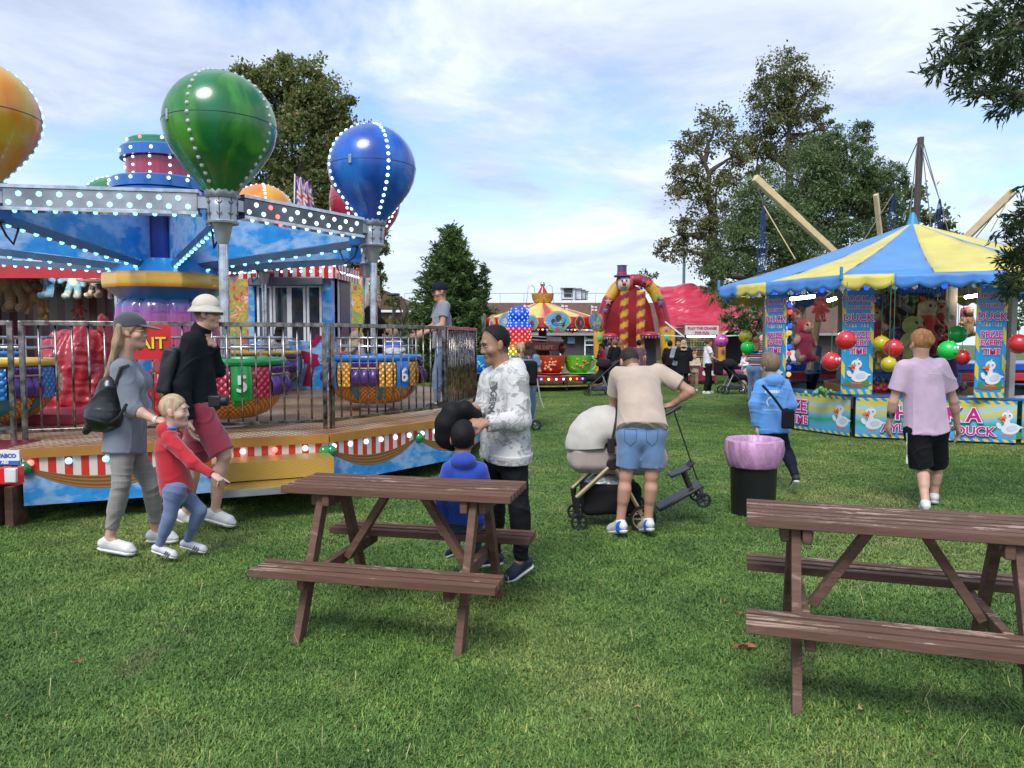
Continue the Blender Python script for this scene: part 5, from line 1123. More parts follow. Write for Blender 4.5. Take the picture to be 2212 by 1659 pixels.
# pond trough and prizes
mb = MB(); mb.lathe([(1.5, .35), (1.5, .80), (1.44, .80), (1.42, .70), (1.0, .68), (.98, .8), (.92, .8), (.92, .35)], tuple(SC), 40); mb.build('pond_trough', M('trough', (.35, .18, .06), r=.5), stall)
mb = MB(); mb.lathe([(.9, .5), (.9, 1.0), (.7, 1.02), (.68, 1.3), (.5, 1.32), (.5, 2.5)], tuple(SC), 16); mb.build('prize_shelves', M('shelf_blue', (.02, .09, .28), r=.5), stall, smooth=20)
plm = M('plush', r=.95, attr=True, var=.12, vs=12, bump=.5, bs=70, sheen=.5)
def plush(loc, s, c1, c2, label, kind='bear', rz=0, group='soft toys hanging in the duck stall', c3=None, hang=None, nm='soft_toy', seed=0):
    """soft toy hanging upright, facing the camera unless turned"""
    rs = np.random.default_rng(seed + 5); a = R(rz); f = A(math.sin(a), -math.cos(a), 0); r = A(math.cos(a), math.sin(a), 0); u = A(0, 0, 1); L_ = A(*loc)
    T = lambda x, y, z: L_ + s * (x * r + y * f + z * u); sd_ = SD(); Mx = (r, f, u)
    sd_.ell(T(0, 0, .30), (.17 * s, .13 * s, .2 * s), Mx, k=.03 * s); hd = T(0, .02, .62)
    sd_.ell(hd, (.18 * s, .16 * s, .165 * s), Mx, k=.02 * s)
    for q in (-1, 1):
        w_ = rs.uniform(-.05, .05)
        sd_.cone(T(q * .13, 0, .40), T(q * (.27 + w_), .06, .22 + w_), .065 * s, .075 * s, k=.02 * s); sd_.cone(T(q * .09, .02, .16), T(q * (.13 + w_), .06, -.12), .085 * s, .08 * s, k=.02 * s); sd_.cone(T(q * (.13 + w_), .06, -.13), T(q * (.14 + w_), .17, -.13), .075 * s, .08 * s, k=.01 * s)
        if kind == 'bear': sd_.ell(T(q * .13, 0, .78), (.065 * s, .035 * s, .065 * s), Mx, k=.01 * s)
        if kind == 'dog': sd_.cone(T(q * .15, 0, .70), T(q * .22, .02, .45), .05 * s, .06 * s, flat=f, fs=1.6, k=.01 * s)
    if kind in ('bear', 'dog'): sd_.ell(T(0, .15, .58), (.085 * s, .07 * s, .065 * s), Mx, k=.02 * s)
    if kind == 'duck': sd_.ell(T(0, .17, .57), (.10 * s, .1 * s, .035 * s), Mx, k=.01 * s)
    if kind == 'doll':
        for q in (-1, 1): sd_.cone(T(q * .14, -.05, .68), T(q * .2, -.03, .25), .07 * s, .05 * s, k=.03 * s)
        sd_.cone(T(0, 0, .3), T(0, 0, -.02), .13 * s, .24 * s, flat=f, fs=1.3, k=.02 * s)
    V, Q = sd_.mesh(.022 * max(.7, s)); P = (V - L_) @ np.array(Mx).T / s; c = np.tile(np.array(c1, float), (len(V), 1)); c3 = c3 or c2
    if kind == 'doll': c[P[:, 2] > .45] = c2; m_ = (np.hypot(P[:, 0] / .13, (P[:, 2] - .6) / .13) < 1) & (P[:, 1] > .1); c[m_] = (.6, .38, .28); c[(P[:, 2] < .45) & (np.abs(P[:, 0]) > .2)] = (.6, .38, .28)
    else:
        c[P[:, 2] < .02] = c2; c[(np.hypot(P[:, 0] / .11, (P[:, 2] - .28) / .14) < 1) & (P[:, 1] > .05)] = c3; c[(P[:, 1] > .185) & (P[:, 2] > .5) & (P[:, 2] < .66)] = c2
    for q in (-1, 1): c[np.linalg.norm((P - A(q * .065, .155, .665)), axis=1) < .034] = (.01, .01, .01)
    if kind == 'bear': c[np.linalg.norm((P - A(0, .225, .60)), axis=1) < .035] = (.02, .015, .015)
    o = mkobj(nm, V, Q, plm, None, cols=c, smooth=180, origin=L_); tag(o, label, 'soft toy', group)
    return o
TOYS = [(1888, 700, 13.0, .62, (.45, .02, .05), (.35, .25, .15), 'red doll in a long dress hanging beside the left HOOK A board', 'doll'), (1905, 752, 13.2, .5, (.6, .2, .02), (.65, .45, .05), 'small orange bear low behind the yellow ball', 'bear'),
        (1925, 670, 13.4, .7, (.03, .03, .04), (.5, .02, .03), 'black and red bear in the top row of the stall', 'bear'), (1936, 735, 13.1, .55, (.03, .08, .3), (.5, .03, .03), 'blue bear with red feet beside the big duck toy', 'bear'),
        (1968, 735, 12.8, .95, (.38, .40, .10), (.55, .06, .03), 'big olive-yellow duck toy with red feet, middle of the stall', 'duck'), (2004, 690, 13.0, .75, (.6, .05, .03), (.6, .45, .3), 'bright red doll in the top row right of the big duck toy', 'doll'),
        (2022, 735, 13.0, .7, (.16, .01, .03), (.3, .1, .05), 'dark maroon bear beside the grey inner post', 'bear'), (2030, 680, 13.2, .6, (.6, .4, .3), (.6, .02, .04), 'pale pink dog toy near the top of the grey inner post', 'dog'),
        (1900, 770, 13.4, .45, (.05, .3, .04), (.5, .4, .1), 'green dog toy at the bottom left of the toy wall', 'dog'), (2000, 765, 13.2, .5, (.06, .35, .05), (.4, .3, .05), 'green bear below the red doll', 'bear'),
        (1945, 775, 13.0, .55, (.45, .1, .15), (.3, .02, .05), 'pink doll hanging low behind the man in the pink T-shirt', 'doll'), (1950, 665, 13.5, .5, (.45, .42, .38), (.35, .3, .28), 'cream bear in the top row next to the black one', 'bear'),
        (1738, 730, 14.4, .82, (.40, .03, .12), (.45, .04, .10), 'tall pink doll with long hair at the left of the stall', 'doll'), (1720, 700, 14.6, .6, (.2, .45, .5), (.55, .35, .25), 'pale turquoise doll under the tube lamp at left', 'doll'),
        (1706, 670, 14.2, .5, (.15, .02, .04), (.1, .02, .03), 'dark red bear in the left corner of the stall', 'bear'), (1772, 665, 14.5, .5, (.25, .03, .04), (.2, .02, .02), 'brown-red dog toy behind the left balls', 'dog'),
        (2178, 700, 12.5, .6, (.10, .04, .03), (.3, .05, .08), 'dark brown bear right of the leaning duck board', 'bear'), (2090, 690, 13.6, .55, (.5, .3, .2), (.4, .05, .1), 'small beige doll left of the leaning duck board', 'doll'),
        (1975, 790, 13.6, .5, (.5, .5, .48), (.4, .4, .4), 'white bear low beneath the big duck toy', 'bear'), (1915, 655, 13.8, .45, (.62, .3, .02), (.5, .2, .02), 'bright orange duck toy at the top left of the toy wall', 'duck')]
for i, (u, v, D, s, c1, c2, lb, kd) in enumerate(TOYS):
    p = W(u, v, D); p[2] -= .35 * s; o = plush(p, s, c1, c2, lb, kd, rz=(i * 37) % 50 - 25, seed=i, c3=c2 if kd == 'duck' else None)
    mb = MB(); mb.tube([p + A(0, 0, .8 * s), (p[0], p[1], max(2.75, p[2] + .85 * s))], .006, 4); mb.build('cord', blackp, o)
cn = [('red', (.5, .03, .03)), ('yellow', (.6, .42, .04)), ('green', (.05, .3, .06)), ('pink', (.6, .2, .3)), ('cream', (.5, .45, .36)), ('blue', (.04, .12, .4)), ('brown', (.18, .09, .05)), ('orange', (.6, .2, .03)), ('purple', (.15, .04, .25))]
for i in range(24):
    row, k = divmod(i, 8); (n1_, c1), (n2_, c2) = cn[(i * 5 + row) % 9], cn[(i * 7 + 3) % 9]; kd = ['bear', 'dog', 'duck', 'bear'][(i * 3) % 4]; p = W(1886 + 21 * k + 6 * row, (668, 706, 748)[row], 13.75 - .1 * row); s = .40 + .06 * ((i * 5) % 3); p[2] -= .3 * s
    o = plush(p, s, c1, c2, 'small %s and %s soft toy, %s in the %s row of toys' % (n1_, n2_, ['leftmost', 'second from left', 'third from left', 'fourth from left', 'fourth from right', 'third from right', 'second from right', 'rightmost'][k], ['top', 'middle', 'bottom'][row]), kd, rz=(i * 41) % 70 - 35, seed=80 + i)
    mb = MB(); mb.tube([p + A(0, 0, .75 * s), (p[0], p[1], 2.9)], .005, 4); mb.build('cord', blackp, o)
# heaps of small prizes on the shelves
rs = np.random.default_rng(2)
for (u, v, D, c, lb, cnt) in ((1905, 838, 13.0, (.45, .02, .02), 'pile of small red prize packets on the trough edge', 40), (2052, 835, 12.7, (.12, .1, .14), 'heap of grey and purple prizes beside the leaning board', 40), (1900, 822, 13.3, (.03, .06, .1), 'row of dark trinkets behind the red packets', 26), (1780, 848, 12.4, (.1, .3, .08), 'small green and brown prizes on the left counter', 14)):
    mb = MB(); p = W(u, v, D)
    for i in range(cnt):
        q = p + rs.normal(size=3) * A(.16, .08, .03); k = rs.uniform(.5, 1.6); mb.ball(q, tuple(rs.uniform(.03, .055, 3)), 7, 5, col=tuple(min(.8, x * k + (.25 if rs.uniform() < .2 else 0)) for x in c))
    tag(mb.build('prize_pile', M('trinket', r=.4, attr=True), smooth=180), lb, 'prizes', None, 'stuff')
# hanging play balls
def face(par, c, r, fwd):
    f = nrm(fwd); rt = nrm(np.cross(f, A(0, 0, 1))); up = np.cross(rt, f); mb = MB()
    def on(x, y, d=1.005): v = f * math.sqrt(max(.05, 1 - x * x - y * y)) + rt * x + up * y; return c + nrm(v) * r * d
    for q in (-.2, .2):
        mb.ball(on(q, .2, .99), (r * .15, r * .15, r * .2), 10, 8, (rt, f, up), col=(.8, .85, .8)); mb.ball(on(q * .9, .17, 1.1), (r * .06, r * .06, r * .08), 8, 6, (rt, f, up), col=(.02, .05, .02))
    mb.tube([on(-.32 + .64 * i / 8, -.25 - .14 * math.sin(math.pi * i / 8), 1.0) for i in range(9)], r * .035, 5, col=(.02, .02, .02)); mb.ball(on(.05, -.42, .97), (r * .13, r * .06, r * .09), 8, 6, (rt, f, up), col=(.25, .01, .02))
    mb.build('printed_face', M('face_print', r=.4, attr=True), par, smooth=60)
BALLS = [(1827, 735, 11.3, .148, 'red', 'plain red ball hanging in front of the left HOOK A board', 0), (1796, 781, 11.2, .142, 'red', 'red ball with a printed face, lower left of the stall', 1), (1930, 752, 11.1, .136, 'red', 'red ball hanging left of the pink T-shirt man', 0),
         (1904, 742, 11.8, .125, 'yellow', 'dull yellow ball partly hidden behind a red ball', 0), (1920, 787, 11.0, .112, 'yellow', 'yellow ball hanging below the red one', 0), (2048, 757, 11.1, .146, 'green', 'bright green ball with a grinning face right of the man in pink', 1),
         (2200, 743, 11.0, .145, 'red', 'red ball at the right photo edge', 0), (2078, 772, 11.6, .12, 'red', 'orange-red ball tucked behind the leaning duck board', 0), (2069, 722, 12.0, .14, 'green', 'green ball half hidden by the leaning duck board', 0),
         (1558, 736, 14.6, .13, 'pink', 'pink ball with a face above the dark pushchair', 1), (1610, 727, 14.4, .125, 'yellow', 'yellow ball with a face touching a green ball', 1), (1615, 751, 14.3, .13, 'green', 'green ball beneath the yellow face ball', 0)]
BC = {'red': (.55, .02, .025), 'yellow': (.5, .42, .015), 'green': (.01, .55, .07), 'pink': (.62, .06, .42)}
for (u, v, D, r_, c, lb, fc) in BALLS:
    p = W(u, v, D); mb = MB(); mb.ball((0, 0, 0), r_, 28, 18); mb.lathe([(.012, r_ - .004), (.008, r_ + .012), (0, r_ + .014)], n=8)
    o = mb.build('hanging_ball', M('ball_' + c, BC[c], r=.25, coat=.5, var=.04), smooth=180); o.location = p; tag(o, lb, 'ball', 'balls hanging round the duck stall')
    mb = MB(); mb.tube([p + A(0, 0, r_), (p[0], p[1], 2.50)], .005, 5); mb.build('string', M('string_green', (.03, .2, .06), r=.8), o)
    if fc: face(o, p, r_, A(-.15 if u < 1700 else .35, -1, .05))
# ================================================================ bungee trampoline behind the stall
def bungee():
    D = 20.; r = empty('bungee_ride', tuple(A(*W(1985, 735, D)[:2], 0)), 'bungee trampoline ride with a dark mast, cream arms and blue elastic cords', 'fairground ride')
    cream = M('cream_beam', (.62, .48, .25), r=.5); cordm = M('elastic_blue', (.01, .03, .16), r=.6); ctr = W(1975, 735, D + 1)
    mb = MB(); a = W(1963, 760, D + 1); b = W(1989, 296, D + .5); a[2] = .6; mb.bar(a, b, .12, .15); mb.build('mast', M('mast_dark', (.10, .075, .06), r=.5, m=.3), r, bevel=.01)
    for (u0, v0, d0, u1, v1) in ((1630, 384, 18.2, 1850, 590), (1892, 420, 23.5, 1915, 640), (2190, 412, 18.5, 2040, 560)):
        b = W(u0, v0, d0); a = W(u1, v1, d0 + 1.2); mb = MB(); mb.bar(a, b, .13, .17); m_ = mb.build('arm', cream, r, bevel=.01)
        mb = MB(); mb.tube([b, A(*W(u1 + 30, v1, d0 + 1.2))], .012, 5); mb.build('steel_rope', blackp, m_)
    for (u0, v0, u1, v1, D_) in ((1648, 440, 1642, 640, 18.3), (1930, 420, 1925, 520, 22), (2029, 430, 2027, 500, 20)):
        for q in range(4):
            mb = MB(); t = W(u0 + q * .8, v0, D_); e = W(u1 - 7 + 5 * q, v1, D_ + q * .08); mb.tube([t, (t + e) / 2 + A(.03 * (q - 1.5), 0, 0), e], .011, 6); mb.build('elastic_cord', cordm, r)
    for (p, q) in (((1630, 386, 18.2), (1648, 440, 18.3)), ((1985, 300, 20.5), (2029, 430, 20)), ((1985, 300, 20.5), (1930, 420, 22)), ((1650, 445, 18.3), (1718, 560, 18)), ((1930, 418, 22), (1840, 560, 21)), ((1990, 300, 20.5), (2012, 500, 20)), ((1992, 300, 20.5), (2050, 505, 20)), ((1982, 305, 20.5), (1965, 470, 20)), ((2185, 418, 18.5), (2140, 500, 18.5))):
        mb = MB(); mb.tube([W(*p), W(*q)], .014, 5); mb.build('chain', M('chain', (.2, .19, .17), r=.5, m=.5) if p[0] != 1650 else cream, r)
    x0 = W(1690, 800, 17.5)[0]; x1 = x0 + 8.5
    for (z0, z1, m_, nm) in ((.25, .62, M('navy_pad', (.02, .04, .1), r=.5), 'lower_pad'), (.66, .86, M('red_pad', (.5, .02, .03), r=.3, coat=.3), 'red_pad'), (.9, 1.08, M('blue_pad', (.02, .06, .42), r=.3, coat=.3), 'blue_pad')):
        mb = MB(); mb.box(((x0 + x1) / 2, 18.6, (z0 + z1) / 2), (x1 - x0, 2.6, z1 - z0)); mb.build(nm, m_, r, bevel=.03)
    mb = MB(); a = W(1748, 826, 14.9); b = W(1768, 690, 15.2); a[2] = 1.0; mb.bar(a, b, .09, .12); mb.build('safety_pole', cream, r, bevel=.01)
bungee()
def van():
    D = 26.; a = W(1694, 770, D); b = W(1748, 705, D); r = empty('parked_van', (a[0], D, 0), 'white van with red and yellow chevrons seen through the stall', 'van'); ww = b[0] - a[0]; zt = b[2]
    mb = MB(); mb.box(((a[0] + b[0]) / 2, D + 1.5, (zt + .35) / 2), (ww, 3, zt - .35)); mb.build('body', whitep, r, bevel=.08)
    mb = MB(); mb.box(((a[0] + b[0]) / 2, D - .01, zt - .62), (ww * .8, .03, .4)); mb.build('window', gls, r, bevel=.02)
    mb = MB()
    for i in range(6): x = a[0] + .04 + i * ww / 6.2; mb.plate([(x, D - .02, zt - .36), (x + .09, D - .02, zt - .36), (x + .16, D - .02, zt - .1), (x + .07, D - .02, zt - .1)], .02, col=(.55, .02, .02) if i % 2 else (.7, .6, .02))
    mb.build('chevrons', M('chevron', r=.4, attr=True), r, smooth=0)
    for q in (.1, .9):
        mb = MB(); mb.lathe([(0, -.1), (.3, -.1), (.32, 0), (.3, .1), (0, .1)], (a[0] + ww * q, D + .5, .32), 20, M=((0, 1, 0), (0, 0, 1), (1, 0, 0))); mb.build('wheel', blackp, r)
van()
# ================================================================ clown slide, red tent, crane kiosk
def striped_tube(mb, pts, r, cols, n=14):
    """one inflated tube coloured in bands"""
    pts = [A(*p) for p in pts]; dense = []; 
    for i in range(len(pts) - 1):
        for k in range(6): dense.append(pts[i] + (pts[i + 1] - pts[i]) * k / 6)
    dense.append(pts[-1]); m = len(dense); b0 = len(mb.v); mb.tube(dense, [r * (1 + .03 * math.sin(i * 2.1)) for i in range(m)], n, col=(1, 1, 1))
    for i in range(m):
        for j in range(n): mb.c[b0 + i * n + j] = cols(i / (m - 1), j / n)
infl = M('inflatable', r=.35, attr=True, var=.12, vs=1.5, bump=.3, bs=3, coat=.15)
RED_, YL_ = (.30, .018, .03), (.60, .33, .03)
def star(mb, c, nrm_, r, col):
    f = nrm(nrm_); x, y, _ = frame(f); P = []
    for i in range(10): a = math.pi * i / 5 + .3; q = r if i % 2 == 0 else r * .42; P.append(c + f * .05 + (x * math.cos(a) + y * math.sin(a)) * q)
    mb.add([c + f * .07] + P, [(0, 1 + i, 1 + (i + 1) % 10) for i in range(10)], col=col)
def clown():
    D = 34.; r = empty('clown_slide', (W(1365, 735, D)[0], D, 0), 'inflatable clown slide with striped columns and star-covered arch', 'inflatable slide')
    pts = [(1296, 775), (1294, 730), (1299, 690), (1312, 652), (1330, 622), (1352, 606), (1378, 604), (1398, 612), (1413, 630), (1425, 655), (1434, 690), (1438, 730), (1441, 775)]
    P = [W(u, v, D) for u, v in pts]; P[0][2] = P[-1][2] = 0
    def c(t, j): return YL_ if t < .12 or .27 < t < .39 or .60 < t < .73 or t > .87 else RED_
    mb = MB(); striped_tube(mb, P, .26, c, 18)
    arch = mb.build('arch', infl, r, smooth=180); mb = MB(); cs = [(.05, .2, .6), (.55, .3, .35), (.03, .45, .15), (.2, .08, .4), (.6, .12, .02)]
    for i in range(1, 12):
        for q in ((0,) if i % 2 else (.5,)):
            if i + q < 12: k = i + q; p = P[int(k)] + (P[min(12, int(k) + 1)] - P[int(k)]) * (k - int(k)); star(mb, p + A(0, -.27, 0), (.0, -1, 0), .14 if q else .19, cs[int(k * 2) % 5])
    mb.build('star_prints', infl, arch, smooth=0)
    for u in (1347, 1383):
        a = W(u, 770, D - .3); a[2] = 0; b = W(u + 2, 628, D - .3); mb = MB(); striped_tube(mb, [a + (b - a) * k / 8 for k in range(9)], .2, lambda t, j: RED_ if (t * 7.5 + (.5 - abs(j - .5))) % 1 < .5 else YL_, 20); mb.build('striped_column', infl, r, smooth=180)
    z = P[4][2]; mb = MB(); xl, xr = P[1][0], P[-2][0]
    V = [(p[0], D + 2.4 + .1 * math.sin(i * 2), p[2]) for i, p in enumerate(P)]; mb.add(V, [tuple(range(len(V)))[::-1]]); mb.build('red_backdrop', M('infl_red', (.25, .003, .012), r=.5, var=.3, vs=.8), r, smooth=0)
    for (u0, u1, v0, v1) in ((1301, 1334, 720, 733), (1382, 1423, 717, 731)):
        a = W(u0, v1, D - .6); b = W(u1, v0, D - .6); mb = MB(); mb.ball((a + b) / 2, ((b[0] - a[0]) / 2, .4, .16), 20, 10, col=(.36, .02, .04)); 
        for i in range(6): x = a[0] + (b[0] - a[0]) * (i + .5) / 6; mb.add([(x - .05, D - 1.0, a[2] + .1), (x + .05, D - 1.0, a[2] + .1), (x, D - 1.0, a[2] - .02)], [(0, 2, 1)], col=cs[i % 5])
        mb.build('small_canopy', infl, r, smooth=60); mb = MB(); mb.box(((a[0] + b[0]) / 2, D - .1, a[2] / 2), (b[0] - a[0] - .1, .3, a[2])); mb.build('entrance_shade', M('infl_shade', (.03, .02, .03), r=.6), r, smooth=0)  # entrance block coloured dark for the shade inside the opening
    # head
    hc = W(1348, 613, D - .35); h = MB(); h.ball(hc, (.30, .30, .37), 24, 16, col=(.62, .55, .48)); hd = h.build('head', infl, r, smooth=180)
    h = MB(); h.ball(hc + A(.25, .06, .04), (.18, .22, .30), 16, 12, col=(.55, .05, .05)); h.ball(hc + A(-.25, .1, .08), (.11, .18, .23), 16, 12, col=(.55, .05, .05)); h.build('hair', infl, hd, smooth=180)
    h = MB(); h.ball(hc + A(-.04, -.31, -.02), .09, 14, 10, col=(.55, .02, .02)); h.build('nose', infl, hd, smooth=180)
    h = MB()
    for q in (-.15, .08): h.ball(hc + A(q * .8, -.27, .13), (.055, .03, .085), 10, 8, col=(.1, .3, .5)); h.ball(hc + A(q * .8, -.297, .12), (.025, .02, .04), 8, 6, col=(.01, .01, .02))
    h.tube([hc + A(-.18 + .045 * i, -.285 + .01 * abs(i - 3.5), -.14 - .06 * math.sin(math.pi * i / 7)) for i in range(8)], .02, 6, col=(.5, .03, .03)); h.build('face_print', infl, hd, smooth=60)
    h = MB(); hm_ = A(-.1, 0, .34); h.lathe([(0, 0), (.35, -.04), (.37, .0), (.33, .05), (.22, .07), (.21, .46), (.25, .48), (0, .51)], hc + hm_, 20, M=((.97, 0, -.2), (0, 1, 0), (.2, 0, .97)) if False else None, col=(.10, .05, .16)); ht = h.build('top_hat', infl, hd, smooth=40)
    h = MB(); h.lathe([(.225, .08), (.23, .12), (.225, .17)], hc + hm_, 20, col=(.5, .03, .03)); h.build('hat_band', infl, ht)
clown()
def tent():
    r = empty('red_tent', tuple(A(*W(1540, 735, 36)[:2], 0)), 'large shiny red draped tarpaulin tent beside the clown slide', 'tent')
    top = [(1405, 612), (1430, 618), (1455, 619), (1476, 612), (1500, 614), (1521, 619), (1560, 624), (1620, 650), (1675, 690)]
    bot = [(1440, 712), (1448, 709), (1470, 710), (1500, 711), (1540, 714), (1570, 716), (1600, 718), (1640, 722), (1690, 724)]
    def fn(i, j):
        k = i * 8; a = min(7, int(k)); f = k - a; tu = top[a][0] + (top[a + 1][0] - top[a][0]) * f; tv = top[a][1] + (top[a + 1][1] - top[a][1]) * f; bu = bot[a][0] + (bot[a + 1][0] - bot[a][0]) * f; bv = bot[a][1] + (bot[a + 1][1] - bot[a][1]) * f
        P = W(tu, tv, 38.5); Q = W(bu, bv, 34.2); p = P + (Q - P) * j; sag = math.sin(math.pi * j) * .25
        w1 = math.sin(i * 9 + 14 * (j + .25 * (1 - i) ** 2) + 2 * math.sin(i * 5)); w2 = math.sin(38 * j + 22 * i * (1 - j) + 2.5 * math.sin(i * 11))
        return p + A(0, -.10 * w1 - .07 * w2 * math.sin(math.pi * min(1, j * 1.2)) - .03 * math.sin(90 * j + 30 * i), -sag * .8 + .04 * w2)
    mb = MB(); mb.grid(fn, 110, 60); mb.build('tarpaulin', M('red_tarp', (.50, .035, .07), r=.3, coat=.35, var=.08, vs=1), r, smooth=180)
    for (u, v0, v1, wd) in ((1559, 715, 790, 17), (1650, 720, 790, 14), (1452, 712, 790, 14)):
        a = W(u, v1, 34.); b = W(u, v0, 34.); a[2] = 0; mb = MB(); striped_tube(mb, [a, (a + b) / 2, b], wd / 2 / 1600 * 34, lambda t, j: YL_, 14); star(mb, (a + b) / 2 + A(0, -.2, .1), (0, -1, 0), .16, (.3, .05, .15)); mb.build('yellow_pillar', infl, r, smooth=60)
    a = W(1440, 780, 36.5); b = W(1690, 716, 36.5); mb = MB(); mb.box(((a[0] + b[0]) / 2, 36.6, b[2] / 2), (b[0] - a[0], .3, b[2])); mb.build('interior_shade', M('infl_shade'), r, smooth=0)  # back block coloured near black for the shade under the tarpaulin
    a = W(1470, 790, 33.6); b = W(1690, 782, 33.6); mb = MB(); mb.box(((a[0] + b[0]) / 2, 33.8, .14), (b[0] - a[0], .5, .28)); mb.build('pink_base', M('pink_base', (.5, .09, .2), r=.4), r, bevel=.1)
tent()
def kiosk():
    D = 27.; a = W(1477, 801, D); b = W(1552, 704, D); r = empty('crane_kiosk', (a[0], D, 0), 'small prize crane kiosk with lit shelves under a cream sign', 'kiosk'); cx = (a[0] + b[0]) / 2; ww = b[0] - a[0]; zt = b[2]
    fr = M('kiosk_red', (.25, .02, .04), r=.4); mb = MB(); mb.box((cx, D + 1.2, zt / 2 - .1), (ww, .1, zt - .3)); mb.box((a[0] + .05, D + .6, zt / 2), (.1, 1.2, zt - .1)); mb.box((b[0] - .05, D + .6, zt / 2), (.1, 1.2, zt - .1)); mb.box((cx, D + .6, zt + .02), (ww + .1, 1.3, .06)); mb.build('frame', M('kiosk_brown', (.16, .07, .05), r=.6), r, smooth=0)
    mb = MB(); mb.box((cx, D + .3, .42), (ww - .02, .5, .55)); lp = mb.build('lower_panel', fr, r, smooth=0)
    mb = MB()
    for i in range(4): mb.lathe([(0, 0), (.09, 0), (.09, .01), (0, .012)], (a[0] + ww * (i + .5) / 4, D + .04, .42), 14, M=((1, 0, 0), (0, 0, 1), (0, -1, 0)))
    mb.build('round_prints', whitep, lp)
    sg = MB(); sg.box((cx, D - .05, zt - .16), (ww * .98, .12, .34)); s_ = sg.build('sign_board', M('sign_cream', (.62, .60, .52), r=.4), r, bevel=.01); mg = M('sign_magenta')
    text('PLAY THE CRANES', .125, mg, s_, (cx, D - .12, zt - .13), (1, 0, 0), (0, 0, 1), bold=.03); text('FOR FUN', .125, mg, s_, (cx, D - .12, zt - .29), (1, 0, 0), (0, 0, 1), bold=.03)
    mb = MB(); mb.tube([(a[0] + .1, D + .05, zt - .38), (b[0] - .1, D + .05, zt - .38)], .025, 8); mb.build('tube_lamp', tubew, r)
    for k in range(4):
        z = .75 + .27 * k; mb = MB(); mb.box((cx, D + .85, z), (ww - .2, .5, .02)); mb.build('shelf', whitep, r, smooth=0)
    rs = np.random.default_rng(6)
    for k in range(4):
        for i in range(9):
            c = [(.4, .4, .38), (.1, .12, .1), (.3, .2, .12), (.1, .25, .2), (.45, .4, .1), (.2, .2, .22)][rs.integers(0, 6)]; z = .76 + .27 * k; x = a[0] + .15 + (ww - .3) * (i + .5) / 9
            mb = MB(); mb.box((x, D + .7, z + .08), tuple(rs.uniform(.07, .11, 3)), col=c); mb.ball((x, D + .68, z + .17), .045, 8, 6, col=tuple(min(1, q * 1.5) for q in c)); mb.build('shelf_prize', M('trinket'), r, smooth=50)
    for sx, e in ((-1, a[0]), (1, b[0])):
        mb = MB(); mb.plate([(e, D, zt - .38), (e + sx * .75, D - .1, zt - .34), (e + sx * .75, D + .5, zt - .34), (e, D + .5, zt - .38)], .04); mb.build('side_flap', whitep, r, smooth=0); mb = MB(); mb.bar((e, D, zt - .4), (e + sx * .7, D, zt + (.05 if sx > 0 else .15)), .05); mb.build('flap_arm', whitep, r)
kiosk()
